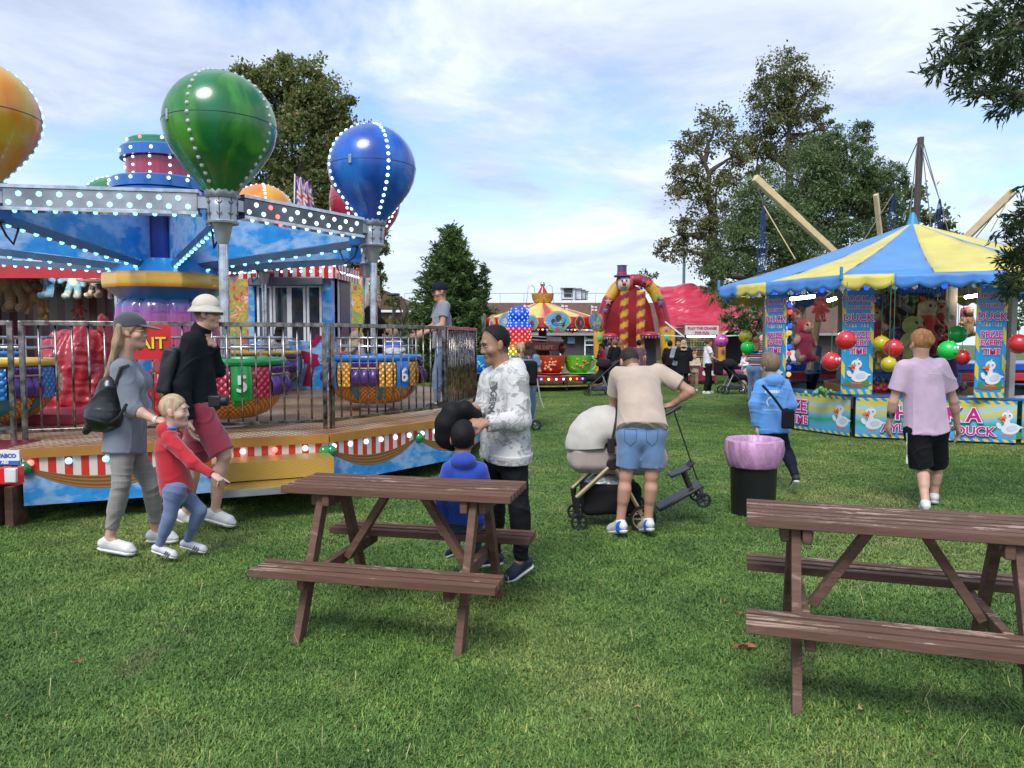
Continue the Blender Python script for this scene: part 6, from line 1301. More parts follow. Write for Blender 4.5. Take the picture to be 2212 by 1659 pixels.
# ================================================================ teacup ride
def teacups():
    D = 25.; c0 = W(1172, 735, D); X = c0[0]; r = empty('teacup_ride', (X, D, 0), 'small teacup roundabout with gilded canopy, fire engine and giant cups', 'fairground ride'); O = (X, D, 0)
    att = M('gaudy', r=.3, attr=True, var=.15, vs=8, coat=.3); rd = M('fair_red', (.45, .012, .02), r=.3, coat=.3); gd = M('gilt', (.62, .38, .08), r=.3, m=.5, var=.3, vs=20)
    mb = MB(); mb.lathe([(0, .46), (1.85, .46), (1.95, .49), (1.95, .52), (1.9, .53), (0, .53)], O, 48); mb.build('platform', M('planks', (.35, .22, .1), r=.6), r)
    mb = MB(); mb.lathe([(1.93, .34), (1.96, .35), (1.96, .46), (1.93, .47)], O, 48); bd = mb.build('platform_band', rd, r)
    mb = MB(); mb.lathe([(2.0, .16), (2.05, .17), (2.05, .2), (2.0, .21)], O, 48); mb.build('lower_rail', gd, r)
    for k in range(26):
        a = R(180 + 180 * (k + .5) / 26); bulb((X + 1.97 * math.cos(a), D + 1.97 * math.sin(a), .405), (math.cos(a), math.sin(a), 0), bd, ['blue', 'yellow', 'pink', 'cyan', 'yellow', 'red'][k % 6], .035)
    for k in range(8):
        a = R(45 * k + 20); mb = MB(); mb.tube([(X + 2 * math.cos(a), D + 2 * math.sin(a), 0), (X + 2 * math.cos(a), D + 2 * math.sin(a), .5)], .03, 6); mb.build('leg', blackp, r)
    def rc(i, j): return (.45, .015, .03) if (j % 6) < 2 else (.60, .50, .10)
    mb = MB(); mb.lathe([(.12, 2.92), (.5, 2.78), (1.9, 2.36)], O, 48, colf=rc); mb.build('canopy', canvas, r)
    mb = MB(); mb.lathe([(1.9, 2.36), (1.93, 2.30), (1.93, 2.02), (1.88, 2.0)], O, 48); rb = mb.build('rounding_board', rd, r)
    mb = MB(); mb.lathe([(.3, .53), (.3, 1.2), (.14, 1.4), (.14, 2.1), (.6, 2.0), (1.0, 2.15)], O, 20, col=(.14, .06, .03)); mb.build('centre_drum', att, r)
    mb = MB(); mb.lathe([(.28, 2.88), (.34, 2.98), (.36, 3.18), (.3, 3.06), (.2, 3.02)], O, 24, wob=lambda a, z: 1 + (.12 * math.sin(a * 8) if z > 3.1 else 0)); mb.build('crown', gd, r); mb = MB(); mb.lathe([(.22, 2.95), (.17, 3.2), (.07, 3.38), (.05, 3.42)], O, 16); mb.build('spire', rd, r); mb = MB(); mb.ball((X, D, 3.49), .085, 14, 10); mb.build('finial', chrome, r)
    cs = [(.05, .2, .5), (.6, .45, .3), (.5, .05, .05), (.1, .35, .35), (.6, .5, .1), (.05, .03, .03), (.5, .5, .5)]
    rs = np.random.default_rng(8)
    for k in range(16):
        a = R(191 + 22.5 * k); big = k % 2 == 0; s = .36 if big else .16; ctr = A(X + 1.99 * math.cos(a), D + 1.99 * math.sin(a), 2.22 if big else 2.16); f = A(math.cos(a), math.sin(a), 0); t = A(-f[1], f[0], 0); mb = MB()
        def plt(rx, rz, off, c, hump=0, ox=0, oz=0):
            n = 28; P = []
            for i in range(n):
                q = 2 * math.pi * i / n; P.append(ctr + t * (ox + rx * math.cos(q) * (1 + .08 * math.cos(4 * q))) + A(0, 0, oz + rz * math.sin(q) + (hump * abs(math.cos(q)) ** 2 * .3 if math.sin(q) > 0 else 0)) + f * off)
            mb.add([ctr + f * off + t * ox + A(0, 0, oz)] + P, [(0, 1 + i, 1 + (i + 1) % n) for i in range(n)], col=c)
        plt(s * 1.15, s * (.85 if big else 1.5), .0, (.6, .38, .08), s * .3); plt(s * 1.0, s * (.7 if big else 1.25), .012, cs[k % 7] if not big else (.12, .35, .6), s * .3)
        if big:
            for q in range(9): plt(rs.uniform(.05, .12), rs.uniform(.05, .13), .02 + .003 * q, cs[rs.integers(0, 7)], 0, rs.uniform(-.2, .2), rs.uniform(-.12, .12))
            plt(.33, .05, .04, (.08, .3, .1), 0, 0, -.26)
        plt(.06, .08, .05, (.5, .02, .08), 0, 0, -.27 if big else 0); mb.build('cartouche', att, rb, smooth=0)
    for k in range(40):
        a = R(180 + 180 * (k + .5) / 40); bulb((X + 1.75 * math.cos(a), D + 1.75 * math.sin(a), 1.96), (0, 0, -1), rb, ['blue', 'blue', 'red', 'yellow'][k % 4], .035)
    for k in range(3):
        a = R(250 + 35 * k); mb = MB(); p = A(X + 1.95 * math.cos(a), D + 1.95 * math.sin(a), 2.5); mb.tube([p - A(0, 0, .2), p + A(.02, 0, .25)], .012, 5, col=(.6, .6, .6)); mb.plate([p + A(0, 0, .22), p + A(.2, 0, .2), p + A(.2, 0, .05), p + A(0, 0, .07)], .006, col=(.7, .68, .68)); mb.box(p + A(.1, -.006, .135), (.2, .006, .03), col=(.55, .03, .05)); mb.box(p + A(.1, -.008, .135), (.03, .006, .15), col=(.55, .03, .05)); mb.build('flag', att, r)
    # cups
    def cup(u, v, d, s, c1, c2, nm):
        p = W(u, v, d); g = MB(); z0 = .54
        pr = [(.1, z0), (.3, z0 + .03), (.42, z0 + .16), (.47, z0 + .35), (.49, z0 + .58), (.47, z0 + .59), (.44, z0 + .35), (.2, z0 + .2)]
        def cf(i, j): t = min(1, max(0, (pr[i][1] - z0) / .58)); return tuple(np.array(c1) * (1 - t) + np.array(c2) * t) if i < 6 else (.08, .06, .05)
        g.lathe([(a * s, z) for a, z in pr], (p[0], d, 0), 32, colf=cf); cp = g.build('cup', att, r, smooth=60)
        g = MB(); g.lathe([(.2 * s, z0), (.62 * s, z0 + .03), (.6 * s, z0 + .05), (.2 * s, z0 + .02)], (p[0], d, 0), 32, col=c1); g.build('saucer', att, cp)
        g = MB(); q = 1 if nm else -1; g.tube([(p[0] + q * s * (.47 + .2 * math.sin(math.pi * i / 8)), d - .1, z0 + .52 - .4 * i / 8) for i in range(9)], .035, 8, col=(.1, .5, .05) if nm else (.65, .35, .03)); g.build('cup_handle', att, cp)
        return cp, p
    rr = np.random.default_rng(3)
    for (args, blobs) in (((1189, 780, 23.6, .98, (.45, .03, .01), (.5, .05, .02), 0), (.65, .25, .12)), ((1249, 776, 23.9, .9, (.12, .5, .03), (.1, .45, .02), 1), (.45, .16, .06)), ((1035, 780, 24, .9, (.02, .2, .55), (.03, .3, .6), 0), (.1, .4, .65))):
        cp, p = cup(*args); g = MB()
        for i in range(14):
            a = R(-90 + rr.normal(0, 26)); z = .54 + rr.uniform(.12, .5); g.ball((p[0] + .46 * args[3] * math.cos(a), args[2] + .46 * args[3] * math.sin(a), z), (.05, .04, .05), 8, 6, col=tuple(min(.8, x * rr.uniform(.5, 1.5)) for x in blobs))
        g.build('cup_paint', att, cp)
    # fire engine
    a = W(1149, 758, 24.2); b = W(1212, 741, 24.2); mb = MB(); mb.box(((a[0] + b[0]) / 2, 24.6, (a[2] + b[2]) / 2 + .02), (b[0] - a[0], .7, b[2] - a[2] + .04)); fe = mb.build('fire_engine', rd, r, bevel=.02)
    text('FIRE DEPT.', .15, M('sign_cream2', (.75, .62, .42), r=.4), fe, (W(1174, 750, 24.2)[0], 24.23, W(1174, 753.5, 24.2)[2]), (1, 0, 0), (0, 0, 1), bold=.02)
    for q in (0, .18):
        mb = MB(); mb.tube([W(1140, 733 - q * 40, 24.3 + q), W(1205, 737 - q * 40, 24.3 + q)], .018, 5); mb.build('ladder_rail', chrome, fe)
    mb = MB(); mb.tube([W(1180, 731, 24.3), W(1205, 734, 24.3), W(1217, 737, 24.3)], [.1, .1, .05], 10); mb.build('hose_roll', whitep, fe)
    mb = MB(); mb.ball(W(1214, 752, 24.3), (.12, .25, .2), 12, 8); mb.build('cab', M('maroon'), fe)
teacups()
def lit_figure():
    D = 22.6; p = W(1121, 773, D); p[2] = 0; r = empty('lit_figure', tuple(p), 'tall lit-up figure covered in blue, red and yellow bulbs', 'light figure')
    zs = [(773, 30), (758, 29), (735, 27), (715, 25), (702, 25), (694, 18), (691, 20), (684, 23), (674, 22), (667, 17), (662, 9), (660, 0)]
    pr = [(w_ / 1600 * D, W(1121, v, D)[2]) for v, w_ in zs]; pr = [(.36, 0), (.36, .85)] + pr
    def cz(z): return (.01, .01, .01) if z < .9 else (.02, .5, .1) if z < 1.12 else (.75, .45, .02) if z < 1.36 else (.8, .2, .02) if z < 1.5 else (.6, .02, .02) if z < 2.0 else (.02, .08, .7)
    mb = MB(); mb.lathe(pr, (p[0], D, 0), 24, colf=lambda i, j: tuple(x * .5 for x in cz(pr[i][1]))); b = mb.build('figure_body', M('lit_shell', r=.4, attr=True, emit=.25), r); k = 0
    z = .95
    while z < 2.6:
        rr = np.interp(z, [q[1] for q in pr], [q[0] for q in pr]); n = max(3, int(rr * 30))
        for i in range(n // 2 + 1):
            a = math.pi + math.pi * (i + .5 * (k % 2)) / (n // 2 + 1); kd = 'green' if z < 1.12 else 'yellow' if z < 1.42 else 'red' if z < 2.0 else 'blue'
            bulb((p[0] + rr * math.cos(a), D + rr * math.sin(a), z), (math.cos(a), math.sin(a), .1), b, kd, .028)
        z += .085; k += 1
lit_figure()
# ================================================================ toy stall behind the ride and painted fun house
def toy_stall():
    D = 17.; x1 = W(262, 700, D)[0]; x0 = x1 - 5.5; r = empty('toy_stall', ((x0 + x1) / 2, D, 0), 'dark open toy stall with red canopy edge behind the balloon ride', 'stall'); cx = (x0 + x1) / 2; ww = x1 - x0
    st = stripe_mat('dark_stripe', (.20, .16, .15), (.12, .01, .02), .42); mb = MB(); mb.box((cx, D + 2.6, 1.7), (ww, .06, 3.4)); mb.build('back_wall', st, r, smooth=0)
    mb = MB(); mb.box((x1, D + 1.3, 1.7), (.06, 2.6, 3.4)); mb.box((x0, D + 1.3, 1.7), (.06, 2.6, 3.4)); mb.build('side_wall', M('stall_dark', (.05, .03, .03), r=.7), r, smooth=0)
    mb = MB(); mb.box((cx, D + 1.2, 3.32), (ww + .3, 2.9, .1)); mb.build('roof', M('maroon'), r, smooth=0)
    mb = MB(); mb.box((cx, D - .28, 3.16), (ww + .3, .05, .30)); mb.build('canopy_edge', M('fair_red'), r, smooth=0)
    mb = MB(); mb.box((cx, D + .2, .6), (ww, .5, 1.2)); mb.build('counter', st, r, smooth=0)
    for (u0, u1, v) in ((95, 148, 577), (148, 182, 582)):
        a = W(u0, v - 3, D); b = W(u1, v + 3, D); mb = MB(); mb.tube([a, b], .05, 8); mb.build('tube_lamp', tubem, r)
    mb = MB(); mb.box((W(222, 600, D)[0], D + .2, 2.98), (1.1, .6, .05)); mb.build('awning_flap', whitep, r, smooth=0)
toy_stall()
BR = (.16, .09, .045); LB = (.12, .34, .55); WH = (.5, .52, .52)
for i, (u, v, s, c1, c2, lb, kd) in enumerate(((108, 600, .95, (.03, .22, .5), LB, 'pale blue soft toy hanging second from the tube lamps', 'dog'), (160, 605, .9, LB, (.35, .5, .52), 'light blue and navy soft toy right of the pale blue one', 'dog'), (208, 605, .85, (.07, .09, .11), (.45, .4, .34), 'grey and cream soft toy hanging near the yellow hub', 'bear'),
        (245, 615, .7, (.4, .37, .34), WH, 'cream soft toy half hidden by the yellow hub', 'bear'), (8, 610, 1.3, BR, (.22, .13, .07), 'huge brown bear at the left photo edge of the toy stall', 'bear'), (42, 620, 1.2, BR, (.2, .12, .06), 'large brown bear second from the left edge', 'bear'), (75, 640, .9, (.2, .1, .05), (.25, .14, .07), 'brown dog toy with floppy ears in the dark stall', 'dog'),
        (132, 590, .7, (.2, .13, .08), BR, 'small brown bear between the blue soft toys', 'bear'), (95, 670, .5, (.5, .25, .05), (.5, .3, .1), 'small ginger bear low in the toy stall', 'bear'), (185, 590, .6, (.18, .11, .08), BR, 'brown bear behind the light blue toy', 'bear'), (170, 670, .5, (.25, .04, .03), (.3, .1, .05), 'little dark red bear near the railing top', 'bear'))):
    p = W(u, v, 17.5 + .1 * i); p[2] -= .3 * s; o = plush(p, s, c1, c2, lb, kd, (i * 53) % 80 - 40, 'soft toys hanging in the dark toy stall', seed=40 + i)
    mb = MB(); mb.tube([p + A(0, 0, .75 * s), (p[0], p[1], 3.3)], .01, 4); mb.build('cord', blackp, o)
def funhouse():
    D = 18.; x0 = W(270, 700, D)[0]; x1 = W(815, 700, D)[0]; r = empty('fun_house', ((x0 + x1) / 2, D, 0), 'brightly painted fun house with a bulb-lit dome behind the pay booth', 'fairground ride')
    mt = M('fun_paint', (.5, .2, .05), r=.35, coat=.2)
    def f(n_, l_, co):
        v = n_('ShaderNodeTexVoronoi'); v.inputs['Scale'].default_value = 5.5; dn = n_('ShaderNodeTexNoise'); dn.inputs['Scale'].default_value = 2.2; l_(co, dn.inputs['Vector']); l_(mixc(n_, l_, .35, co, dn.outputs[1]), v.inputs[0]); s = n_('ShaderNodeSeparateXYZ'); l_(v.outputs['Color'], s.inputs[0])
        nn = noise(n_, l_, co, 3.2, 4, .6, dist=1.5); return ramp(n_, l_, mixc(n_, l_, .25, nn, s.outputs[0]), [(.3, (.04, .15, .35)), (.38, (.45, .04, .03)), (.45, (.55, .25, .03)), (.5, (.03, .3, .08)), (.56, (.6, .4, .05)), (.62, (.5, .08, .03)), (.7, (.6, .5, .35))])
    drive(mt, f); mb = MB(); mb.box(((x0 + x1) / 2, D + .2, 1.6), (x1 - x0, .4, 3.2)); mb.build('front', mt, r, smooth=0)
    mb = MB(); mb.box(((x0 + x1) / 2 - .2, D + 1, 3.27), (x1 - x0 - .3, 2.1, .12)); mb.build('roof', M('fair_red'), r, smooth=0)
    c = W(680, 475, D + 1); mb = MB(); mb.lathe([(.62, 3.3), (.62, 4.15), (.55, 4.4), (.4, 4.56), (.2, 4.64), (0, 4.66)], (c[0], D + 1, 0), 28, col=(.3, .01, .03)); dm = mb.build('dome', M('gaudy'), r)
    for k in range(13):
        for q in range(3): a = R(180 + 180 * k / 12); rr = (.6, .5, .32)[q]; bulb((c[0] + rr * math.cos(a), D + 1 + rr * math.sin(a), (4.25, 4.47, 4.62)[q]), (math.cos(a), math.sin(a), .6), dm, ['yellow', 'white', 'green', 'pink'][(k + q) % 4], .03)
    a0 = A(x1 - .1, D - .05, 0)
    for k in range(20): bulb((x1 - .12 + .1 * math.sin(k * .3), D - .06, 1.0 + k * .11), (0, -1, 0), r, ['blue', 'yellow', 'green', 'red'][k % 4], .035)
funhouse()
def flag(u, v0, v1, D, lean, label):
    t = W(u, v0, D); b = W(u + lean, v1, D); r = empty('flag', tuple(b), label, 'flag', 'union flags on the fun house roof'); pb = b.copy(); pb[2] = 3.3; mb = MB(); mb.tube([pb, t], .018, 6); mb.build('flag_pole', whitep, r)
    h = t[2] - b[2]; dd = nrm(b - t); mb = MB()
    def fn(i, j):
        return t + A(0, 0, -.05) + A(.02 + i * .22 * (1 + .6 * j), .05 * math.sin(i * 9 + j * 4), -h * .08 * i - j * h * .85 + .03 * math.sin(i * 12))
    nu, nv = 12, 14; b0 = len(mb.v); mb.grid(fn, nu, nv, col=(.02, .03, .25))
    for i in range(nu + 1):
        for j in range(nv + 1):
            x, y = i / nu - .5, j / nv - .5; c = (.03, .04, .28)
            if abs(abs(x) - abs(y)) < .07: c = (.65, .62, .62)
            if abs(abs(x) - abs(y)) < .025: c = (.5, .03, .05)
            if abs(x) < .13 or abs(y) < .10: c = (.65, .62, .62)
            if abs(x) < .06 or abs(y) < .05: c = (.5, .02, .04)
            mb.c[b0 + i * (nv + 1) + j] = c
    mb.build('flag_cloth', M('flag_cloth', r=.8, attr=True, var=.1), r, smooth=180, solid=.003)
flag(637, 376, 470, 18.6, -6, 'left union flag, hanging limp against the chestnut tree'); flag(651, 386, 470, 18.9, 10, 'middle union flag showing its blue corner'); flag(716, 400, 470, 18.7, -10, 'right union flag next to the red balloon')
# ================================================================ people
skin_m = M('skin', r=.5, attr=True, var=.06, vs=18, sss=.08, spec=.35); cloth_m = {}
def cloth(name, c, r=.85, bump=.25, bs=180, var=.09, vs=7, sheen=.3, **k):
    if c and max(c) < .06: c = tuple(x * .6 for x in c); sheen = 0; k.setdefault('spec', .2)
    return M('cloth_' + name, c, r=r, bump=bump, bs=bs, var=var, vs=vs, sheen=sheen, **k)
hair_mats = {}
def hairm(name, c):
    if name in _m: return _m[name]
    mt = M(name, c if max(c) > .06 else tuple(x * .6 for x in c), r=.6, var=.22, vs=70, bump=.6, bs=160, st=(1, 1, .16), spec=.22); return mt
SK = {'fair': (.58, .34, .25), 'tan': (.46, .25, .17), 'brown': (.27, .135, .075), 'pale': (.62, .40, .32)}
def person(label, J, h=.007, s=1.0, hs=1.0, skin='fair', hair=('short', (.1, .06, .03)), top=None, bot=None, shoe=None, hat=None, fwd=(1, 0, 0), bf=None, sole=(.75, .75, .72), hup=None, lips=True, fat=1.0, hands=None, group=None, stub=0, eyes=True, fem=0):
    J = {k: A(*v) for k, v in J.items()}; f = nrm(fwd); u = nrm(A(0, 0, 1) - f * f[2]) if hup is None else nrm(A(*hup) - f * (A(*hup) @ f)); r = np.cross(f, u)
    bf = nrm(A(f[0], f[1], 0)) if bf is None else nrm(bf); br = np.cross(bf, A(0, 0, 1)); H = J['head']; Mh = (r, f, u)
    T = lambda x, y, z: H + hs * (x * r + y * f + z * u); base = A(J['pelvis'][0], J['pelvis'][1], min(J['anl'][2], J['anr'][2]) - .08 * s)
    B = SD(); q = hs
    B.ell(T(0, -.012, .03), (.077 * q, .097 * q, .098 * q), Mh, k=.02 * q); B.ell(T(0, .018, -.035), (.060 * q, .072 * q, .090 * q), Mh, k=.03 * q)
    B.cone(T(0, .058, -.095), T(0, .072, -.098), .028 * q, .024 * q, k=.03 * q); B.cone(T(-.03, .078, .03), T(.03, .078, .03), .014 * q, k=.012 * q)
    B.cone(T(0, .088, .012), T(0, .104 if s > .8 else .097, -.028), .008 * q, .0115 * q, k=.012 * q); B.cone(T(-.012, .092, -.034), T(.012, .092, -.034), .0085 * q, k=.01 * q)
    B.cone(T(-.018, .085, -.060), T(.018, .085, -.060), .0075 * q, k=.008 * q); B.cone(T(-.014, .0835, -.070), T(.014, .0835, -.070), .008 * q, k=.008 * q)
    for e in (-1, 1):
        B.sub(T(e * .033, .098, .006), (.019 * q, .018 * q, .013 * q), Mh, k=.01 * q); B.ell(T(e * .05, .055, -.03), (.02 * q, .025 * q, .02 * q), Mh, k=.03 * q)
        c, s_ = math.cos(.25), math.sin(.25); Me = (r, f * c + u * s_, u * c - f * s_); B.ell(T(e * .081, -.006, -.005), (.010 * q, .019 * q, .033 * q), Me, k=.006 * q); B.ell(T(e * .078, .006, -.028), (.009 * q, .010 * q, .012 * q), Mh, k=.008 * q)
    B.cone(T(0, -.018, -.06), J['neck'], .054 * s, .060 * s, k=.035 * s)
    nk, ch, pv = J['neck'], J['chest'], J['pelvis']; hl, hr = J['hil'], J['hir']
    def torso(S, g, clip=None, k=.04):
        fl = bf; ax = nrm(ch - pv); g2 = g
        S.cone(ch, pv + (ch - pv) * .25, .138 * s * fat + g, .124 * s * fat + g, flat=fl, fs=1.34, k=k)
        sl = J['shl'] * .82 + J['shr'] * .18; sr = J['shr'] * .82 + J['shl'] * .18; S.cone(sl, sr, .050 * s + g, flat=None, k=.06 * s)
        S.cone(nk + (ch - nk) * .15, ch, .058 * s + g * .7, .115 * s * fat + g, flat=fl, fs=1.25, k=.06 * s)
        for q_, p_ in ((sl, 1), (sr, 1)): S.cone(ch + (q_ - ch) * .55, ch, .078 * s + g, .11 * s + g, flat=fl, fs=1.35, k=.05 * s)
        if fem: 
            for e in (-1, 1): S.ell(ch + br * e * .075 * s + bf * .085 * s - A(0, 0, .02 * s), (.06 * s + g, .055 * s + g, .065 * s + g), k=.04 * s)
    torso(B, -.010 * s); B.cone(pv + (ch - pv) * .25, pv, .112 * s * fat, .108 * s * fat, flat=bf, fs=1.3, k=.03); B.cone(hl, hr, .076 * s * fat, flat=bf, fs=1.1, k=.03); cl = bot.get('len', 1.95) if bot else 0; ca = top.get('sleeve', .6) if top else 0; qa = .8 if ca > 1.5 else 1; ql = .84 if cl > 1 else 1
    hand_done = {}
    for sd_, e in (('l', -1), ('r', 1)):
        sh, el, wr = J['sh' + sd_], J['el' + sd_], J['wr' + sd_]; B.cone(sh, el, .047 * s * fat * (.9 if ca < 1 else .85), .039 * s * qa, k=.02); B.cone(el, wr, .040 * s * qa, .026 * s, k=.02); B.cone(el + (wr - el) * .22, el + (wr - el) * .35, .041 * s * qa, .039 * s * qa, k=.02)
        hi, kn, an = J['hi' + sd_], J['kn' + sd_], J['an' + sd_]; B.cone(hi, kn, .074 * s * fat, .052 * s * ql, k=.02); B.cone(kn, an, .049 * s * ql, .034 * s * (.95 if cl > 1.9 else 1), k=.02)
        kb = nrm(np.cross(br, an - kn)); kb = -kb if kb @ bf > 0 else kb; c1 = kn + (an - kn) * .28 + kb * .018 * s; B.cone(c1, kn + (an - kn) * .5 + kb * .012 * s, .050 * s * ql, .041 * s * ql, k=.03)
        to = J['to' + sd_]; B.cone(an, to - nrm(to - an) * .05 * s, .034 * s, .026 * s, k=.02)
        # hand
        hd = (hands or {}).get(sd_, {}); d = nrm(hd.get('d', wr - el)); n = nrm(hd.get('n', br * (-e))); n = nrm(n - d * (n @ d)); ac = np.cross(d, n); ts = hd.get('t', 1 if (ac @ bf) > 0 else -1); cu = hd.get('c', .35); z = s * (1.0 if s > .8 else 1.05) * hd.get('z', 1)
        w0 = wr + d * .045 * z; B.ell(w0 + d * .004, (.041 * z, .054 * z, .017 * z), (ac, d, n), k=.012); B.cone(wr, w0, .024 * z, .024 * z, flat=n, fs=1.35, k=.015)
        for i in range(4):
            p = wr + d * (.088 + (-.004, .002, .0, -.01)[i]) * z + ac * ts * (1.5 - i) * .0195 * z; cc = cu * (.8 + .12 * i); dd = d
            if hd.get('pt') and i > 0: cc = 1.35
            if hd.get('pt') and i == 0: cc = .05
            for L_, ra in zip((.040, .026, .02), (.0098, .009, .008)):
                a_ = cc * 1.0; dd = nrm(dd * math.cos(a_) + n * math.sin(a_)); L2 = L_ * z * (.95, 1.05, 1.0, .8)[i]; B.cone(p, p + dd * L2, ra * z, (ra - .0008) * z, k=.004); p = p + dd * L2; n_ = n; 
        tb = wr + d * .03 * z + ac * ts * .026 * z; td = nrm(d * .65 + ac * ts * .7 + n * (.25 + cu * .5)); B.cone(tb, tb + td * .04 * z, .015 * z, .0115 * z, k=.012); tb += td * .04 * z; td = nrm(td + d * .5 + n * cu * .5); B.cone(tb, tb + td * .03 * z, .011 * z, .009 * z, k=.004)
    sc_ = SK[skin] if isinstance(skin, str) else skin
    def colf(V):
        P = (V - H) @ np.array(Mh).T / hs; c = np.tile(np.array(sc_), (len(V), 1)); m = (np.abs(P[:, 0]) < .026) & (np.abs(P[:, 2] + .0655) < .012) & (P[:, 1] > .082); c[m] = np.array(sc_) * (.85, .55, .6)
        ck = np.exp(-((np.abs(P[:, 0]) - .05) / .02) ** 2 - ((P[:, 2] + .03) / .025) ** 2) * (P[:, 1] > .03); c *= 1 - ck[:, None] * np.array((0, .12, .12))
        ear = (np.abs(P[:, 0]) > .078) & (np.abs(P[:, 2]) < .05); c[ear] = np.array(sc_) * (1.05, .85, .82)
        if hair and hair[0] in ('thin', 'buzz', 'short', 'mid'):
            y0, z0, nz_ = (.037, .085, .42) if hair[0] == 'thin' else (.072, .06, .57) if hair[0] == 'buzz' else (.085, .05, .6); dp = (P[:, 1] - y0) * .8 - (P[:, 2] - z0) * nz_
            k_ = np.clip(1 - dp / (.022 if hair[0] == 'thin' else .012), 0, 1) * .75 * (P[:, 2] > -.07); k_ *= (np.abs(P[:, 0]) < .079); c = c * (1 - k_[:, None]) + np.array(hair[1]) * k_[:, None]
        if stub: m = (P[:, 2] < -.045) & (P[:, 2] > -.13) & (P[:, 1] > -.01) & (np.abs(P[:, 0]) < .08); c[m] *= 1 - stub
        return np.clip(c, 0, 1)
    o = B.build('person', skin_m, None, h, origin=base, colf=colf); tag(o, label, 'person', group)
    K = lambda S, nm, mt, hh=None, p=o: S.build(nm, mt, p, hh or h)
    # face details
    if eyes:
        for e in (-1, 1):
            mb = MB(); mb.ball(T(e * .033, .0780, .004), (.011 * q, .0105 * q, .0065 * q), 12, 8, Mh, col=(.32, .29, .27)); mb.ball(T(e * .033, .0850, .004), (.0062 * q, .0045 * q, .0055 * q), 8, 6, Mh, col=(.03, .015, .008)); mb.build('eye', M('eye', r=.2, attr=True, var=.01), o, smooth=180)
            mb = MB(); hc_ = hair[1] if hair else (.05, .03, .02); mb.tube([T(e * .016, .095, .026), T(e * .033, .094, .031), T(e * .052, .080, .025)], [.0035 * q, .004 * q, .002 * q], 6, col=tuple(x * .7 for x in hc_)); mb.build('eyebrow', M('eye'), o, smooth=180)
    # hair
    if hair:
        st, hc_ = hair[:2]; hm = hairm('hair_%02d%02d%02d' % tuple(int(x * 99) for x in hc_), hc_); S = SD(); th = {'short': .009, 'buzz': .003, 'mid': .02, 'long': .016, 'bun': .012, 'pony': .012, 'thin': .004, 'bob': .02}.get(st, .012)
        S.ell(T(0, -.012, .032), ((.077 + th) * q, (.097 + th) * q, (.098 + th) * q), Mh, k=.02 * q); S.cut(T(0, .072 - (.035 if st == 'thin' else 0), .06 if st != 'thin' else .085), f * .82 - u * (.57 if st != 'thin' else .42)); S.cut(T(0, 0, -.085 if st != 'buzz' else -.07), -u)
        if st in ('mid', 'short'): S.ell(T(0, .035, .11), (.06 * q, .05 * q, .025 * q + th), Mh, k=.02 * q)
        if st == 'short' or st == 'mid': S.cuts[0] = (T(0, .085, .05), nrm(f * .8 - u * .6))
        fo = folds(.0018 * q, 70, 3, (1, 1, .4)); S.noise = fo
        if st == 'bun': S.ell(T(0, -.10, .07), (.045 * q, .04 * q, .045 * q), Mh, k=.015); S.ell(T(.02, -.125, .02), (.035 * q, .025 * q, .05 * q), Mh, k=.015)
        if st == 'pony': S.cone(T(0, -.10, .04), T(0, -.135, -.02), .03 * q, .028 * q, k=.01); S.cone(T(0, -.135, -.02), T(0, -.12, -.19), .028 * q, .012 * q, k=.01); S.cuts = S.cuts[:1]
        K(S, 'hair', hm)
        if st in ('long', 'bob'):
            Ln = hair[2] if len(hair) > 2 else .4; S = SD(); fo2 = folds(.006, 45, 5, (1, 1, .15)); S.noise = fo2; z1 = -.09
            for e in (-1, -.5, 0, .5, 1): S.cone(T(e * .07, -.05 - .03 * (1 - abs(e)), .03), T(e * .075, -.075 - .02 * (1 - abs(e)), z1), .032 * q, .034 * q, k=.03); S.cone(T(e * .075, -.075 - .02 * (1 - abs(e)), z1), T(e * .07, -.10, z1) + A(0, 0, -(Ln - .1) * (1 - .12 * abs(e))) + bf * -.075, .036 * q, .020 * q, flat=f, fs=1.2, k=.03)
            K(S, 'hair_length', hm)
    if hat:
        hk, hc_ = hat[:2]; hm = cloth('hat_%02d' % int(hc_[0] * 99 + hc_[2] * 9), hc_, bs=120)
        S = SD(); S.ell(T(0, -.012, .045 if hk == 'cap' else .060), (.095 * q, .113 * q, (.102 if hk == 'cap' else .108) * q), Mh); S.cut(T(0, 0, .028 if hk == 'cap' else .05), f * .12 - u); S.noise = folds(.002, 20, 4)
        if hk == 'cap':
            K(S, 'cap', hm); S = SD(); S.ell(T(0, .125, .035), (.078 * q, .085 * q, .010 * q), (r, nrm(f - .22 * u), nrm(u + .22 * f)), k=.01); S.cut(T(0, .07, .04), -f); K(S, 'cap_brim', hm, .004)
        else:
            K(S, 'bucket_hat', hm); mb = MB(); mb.lathe([(.094, .05), (.106, .024), (.122, .004), (.131, -.008), (.129, -.013), (.10, .014)], (0, 0, 0), 40, wob=lambda a, z: 1 + .02 * math.sin(3 * a) - .04 * math.cos(2 * a)); V = np.array(mb.v); V = H + q * (V[:, :1] * r + (V[:, 1:2] * 1.1 - .012) * f + (V[:, 2:3] + .026) * u)
            mkobj('hat_brim', V, mb.f, hm, o, smooth=60)
